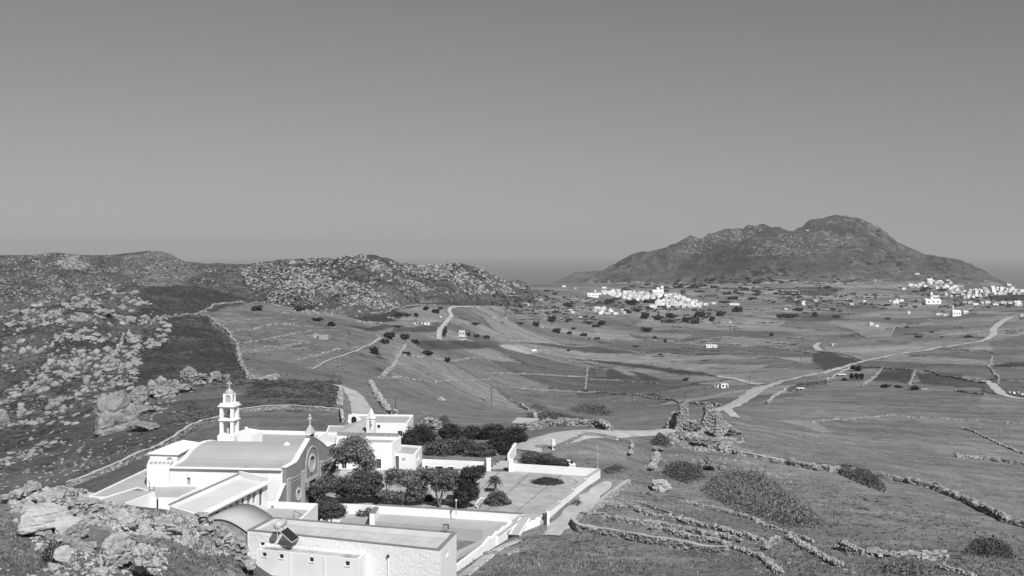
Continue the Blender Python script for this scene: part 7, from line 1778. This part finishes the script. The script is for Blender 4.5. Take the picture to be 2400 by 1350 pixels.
SOLO = [ # px, py, w, h, label, upper
 (1236,716,14,5,'small white house on the slope far left of the middle village',None),(1322,673,12,5,'white house on the skyline ridge left of the mountain',None),(1349,677,6,4,'tiny white house right of the skyline house',None),(1416,676,15,5,'white house above the left end of the middle village',None),(1447,681,18,4,'long low white house above the middle village',None),
 (1333,703,7,3,'tiny white hut among the left terraces',None),(1338,728,14,5,'left house of the pair by the white lane',None),(1343,734,12,6,'right house of the pair by the white lane',None),(1360,745,10,4,'white shed below the white lane',None),(1268,703,9,3,'white house at the left edge of the terraces',None),(1270,768,12,5,'ruined farm with pale walls among bushes',None),(1292,768,14,4,'longer pale ruined building in the same farm',None),
 (1668,815,36,9,'long white shed with doors in the middle field',None),(1955,810,17,6,'small white shed behind the pale strip field',None),(2042,763,14,8,'left half of the white farmhouse above the walled field',(.5,3,0)),(2056,766,13,6,'right half of the white farmhouse above the walled field',None),(1529,790,5,4,'tiny white shed beside a bush in the lower fields',None),
 (1900,826,14,6,'grey hut beside the dark triangle field',None),(1883,716,12,7,'white house with upper room between the villages',(.7,4,0)),(1884,709,14,5,'white house behind the one with an upper room',None),(1843,726,9,6,'single white house left of the upper room house',None),(1912,706,15,4,'low white house in the middle distance',None),(1985,705,7,5,'small white chapel among bushes between the villages',None),(2026,708,9,6,'small gabled white chapel on the right slope',None),
 (1996,717,14,8,'pale two storey house behind the hedge',None),(1866,704,8,4,'tiny white house by the hedge end',None),(2119,679,11,7,'single white house left of the hilltop cluster',None),(2100,711,20,8,'white house with central door left of the long church',(.4,3,.1)),(2193,697,22,6,'white house above the long church',None),(2130,736,9,8,'white half ruined house below the long church',None),(2203,738,18,5,'low white shed left of the small church',None),(2217,741,14,6,'white cottage in front of the small church',None),(2264,735,16,9,'white house right of the small church',None),
 (2150,643,14,4,'white house high on the mountain foot',None),(2365,670,14,6,'white house on the right skyline',(.3,3,-.3)),(2387,716,22,14,'two storey white house with dark balconies at the right edge',None),(2396,742,12,8,'pale house cut by the right edge near the road',None),(1941,727,5,3,'tiny white hut in the dark field',None),(1893,541,8,3,'tiny white chapel high on the mountain',None),
 (1720,715,34,5,'long white building right of the middle village',None),(1674,713,12,6,'white house below the right end of the middle village',None),(1655,716,14,7,'white block at the right end of the middle village',None),(1780,700,5,3,'tiny white hut on the slope right of the middle village',None),(1712,757,10,5,'pale shed beside the white field lane',None),(2212,722,0.1,0.1,'',None),(1532,724,22,13,'large plain white block at the foot of the middle village',None),(1545,716,20,14,'tall white block behind the large plain one',None),
 (1185,747,12,4,'grey stone farmhouse right of the villa',None),(1160,745,10,4,'grey stone barn right of the villa',None),(1034,745,11,6,'small pale chapel beside the village road',None),(1019,791,7,5,'small pale kiosk beside the village road',None)]
for i, (px, py, w, h, lb_, up) in enumerate(SOLO):
    if lb_: house(px, py, w, h, lb_, None, 9000 + i, rz=0.1 * ((i % 5) - 2), m=1 if 'pale' in lb_ or 'grey' in lb_ else 0, upper=up, nwin=2 if w < 14 else 4)
house(972, 760, 16, 5, 'left low white farm building under the rocky hill', 'white farm', 9500, rz=.05); house(997, 761, 26, 6, 'long white farm building with a chimney right of it', 'white farm', 9501, rz=.05)
house(1080, 795, 36, 9, 'two storey pale villa with roof terrace beside the village road', None, 9502, rz=.0, upper=(.55, 13, .08), nwin=5, m=1)
house(1682, 909, 20, 8, 'low wing of the white cottage by the road junction', 'white cottage', 9503, rz=.1); house(1698, 910, 24, 14, 'main block of the white cottage by the road junction', 'white cottage', 9504, rz=.1)
# sheds
for px, py, w, h, lb_ in ((1975, 882, 19, 4, 'flat roofed sheep shed beside the clipped trees'), (1878, 916, 18, 6, 'tiny stone shelter with white slab roof in the meadow')):
    g = G(px, py); k = g.y / FPX; r = thing('field_shed', lb_, 'shed', tuple(g)); W, H = w * k, h * k; MB().box((g.x, g.y + W * .4, g.z + H * .4), (W * .9, W * .6, H * .9), .1).build('wall', M['stone_core'], r); MB().box((g.x, g.y + W * .4, g.z + H * .92), (W * 1.05, W * .75, H * .12), .1).build('roof', M['white'], r); MB().box((g.x - W * .05, g.y + W * .4 - W * .31, g.z + H * .38), (W * .25, .1, H * .7), .1).build('door', M['opening'], r)
g = G(752, 795); k = g.y / FPX; r = thing('stone_shelter', 'old stone shelter with dark doorway on the terraced hill', 'shelter', tuple(g)); MB().box((g.x, g.y + 2, g.z + .8), (7.2, 4, 2.2), -.08).build('wall', M['stone_far'], r); MB().box((g.x - 2.9, g.y + 2.2, g.z + 2.15), (2.0, 3.4, .5), -.08).build('roof', M['stone_far'], r); MB().box((g.x - 1.6, g.y + .1, g.z + .6), (.8, .15, 1.3), -.08).build('door', M['opening'], r)
# churches of the villages
def church_far(px, py, w, h, tower, label, dome=False, twin=False, seed=0):
    g = G(px, py); k = g.y / FPX; W, H = w * k, h * k; Dp = W * .7; r = thing('village_church', label, 'church', tuple(g)); x, y, z = g.x, g.y + Dp / 2, g.z
    MB().box((x, y, z + H / 2 - .5), (W, Dp, H + 1)).build('wall', M['white'], r)
    mb = MB(); mb.add([(x - W / 2 - .2, y - Dp / 2, z + H), (x + W / 2 + .2, y - Dp / 2, z + H), (x + W / 2 + .2, y + Dp / 2, z + H), (x - W / 2 - .2, y + Dp / 2, z + H), (x - W / 2, y, z + H * 1.25), (x + W / 2, y, z + H * 1.25)], [(0, 1, 5, 4), (2, 3, 4, 5), (0, 4, 3), (1, 2, 5), (3, 2, 1, 0)]); mb.build('roof', M['white'], r)
    for j in (-.3, 0, .3): MB().box((x + j * W, y - Dp / 2 - .05, z + H * .55), (W * .09, .12, H * .3)).build('window', M['glass'], r)
    if dome: MB().lathe((x + W * .05, y, z + H * 1.05), [(W * .18, 0), (W * .18, H * .35), (W * .17, H * .5), (W * .11, H * .7), (.2, H * .78), (.15, H * .95)], 14).build('dome', M['white'], r, True)
    for tx, th in tower:
        tw = W * (.13 if twin else .14); T_ = MB().box((x + tx * W, y - Dp * .3, z + th * k / 2), (tw, tw, th * k)).build('bell_tower', M['white'], r); MB().lathe((x + tx * W, y - Dp * .3, z + th * k), [(tw * .6, 0), (tw * .45, tw * .5), (.1, tw * 1.3)], 8).build('spire', M['white'], T_); MB().box((x + tx * W, y - Dp * .3 - tw / 2 - .04, z + th * k * .82), (tw * .45, .1, tw * .9)).build('belfry_opening', M['opening'], T_)
church_far(1542, 692, 24, 10, [(.36, 19), (.5, 19)], 'white domed church with twin bell towers above the middle village', True, True)
church_far(2188, 713, 36, 10, [(-.08, 24)], 'long white church with a slim bell tower in the right village')
church_far(2243, 741, 20, 11, [(-.42, 22)], 'small white church with a tall bell tower standing in the fields')
church_far(1390, 697, 26, 8, [(.2, 13)], 'white chapel with small belfry at the left end of the middle village')
church_far(2180, 663, 12, 8, [(.4, 12)], 'small white church on the hilltop of the right village', False)
# white van on the track
g = G(1252, 824); k = g.y / FPX; v = thing('parked_van', 'small white van on the pale track in the valley', 'van', tuple(g)); x, y, z = g
MB().box((x + .3, y, z + 1.1), (3.4, 1.9, 1.6), .1).build('body', M['car_paint'], v); MB().box((x - 1.95, y - .2, z + .8), (1.15, 1.8, 1.0), .1).build('bonnet', M['car_paint'], v); MB().box((x - 1.3, y - .2, z + 1.5), (.5, 1.7, .5), .1).build('windscreen', M['glass'], v)
for a in (-1.7, 1.3):
    for b in (-.85, .85): MB().tube([(x + a, y + b - .1, z + .3), (x + a, y + b + .1, z + .3)], .33, 10).build('wheel', M['tyre'], v)
# bales/hives by the right hand track
for i, (px, py) in enumerate(((2366, 921), (2376, 923), (2386, 922), (2396, 926))):
    g = G(px, py); o = MB().box((g.x, g.y, g.z + .4), (1.0, .8, .9), .3 * i).build('feed_bin', M['white'] if i % 2 else M['cement']); tag(o, ['first', 'second', 'third', 'last'][i] + ' of the pale boxes beside the track at the right edge', 'box', 'boxes beside the track')
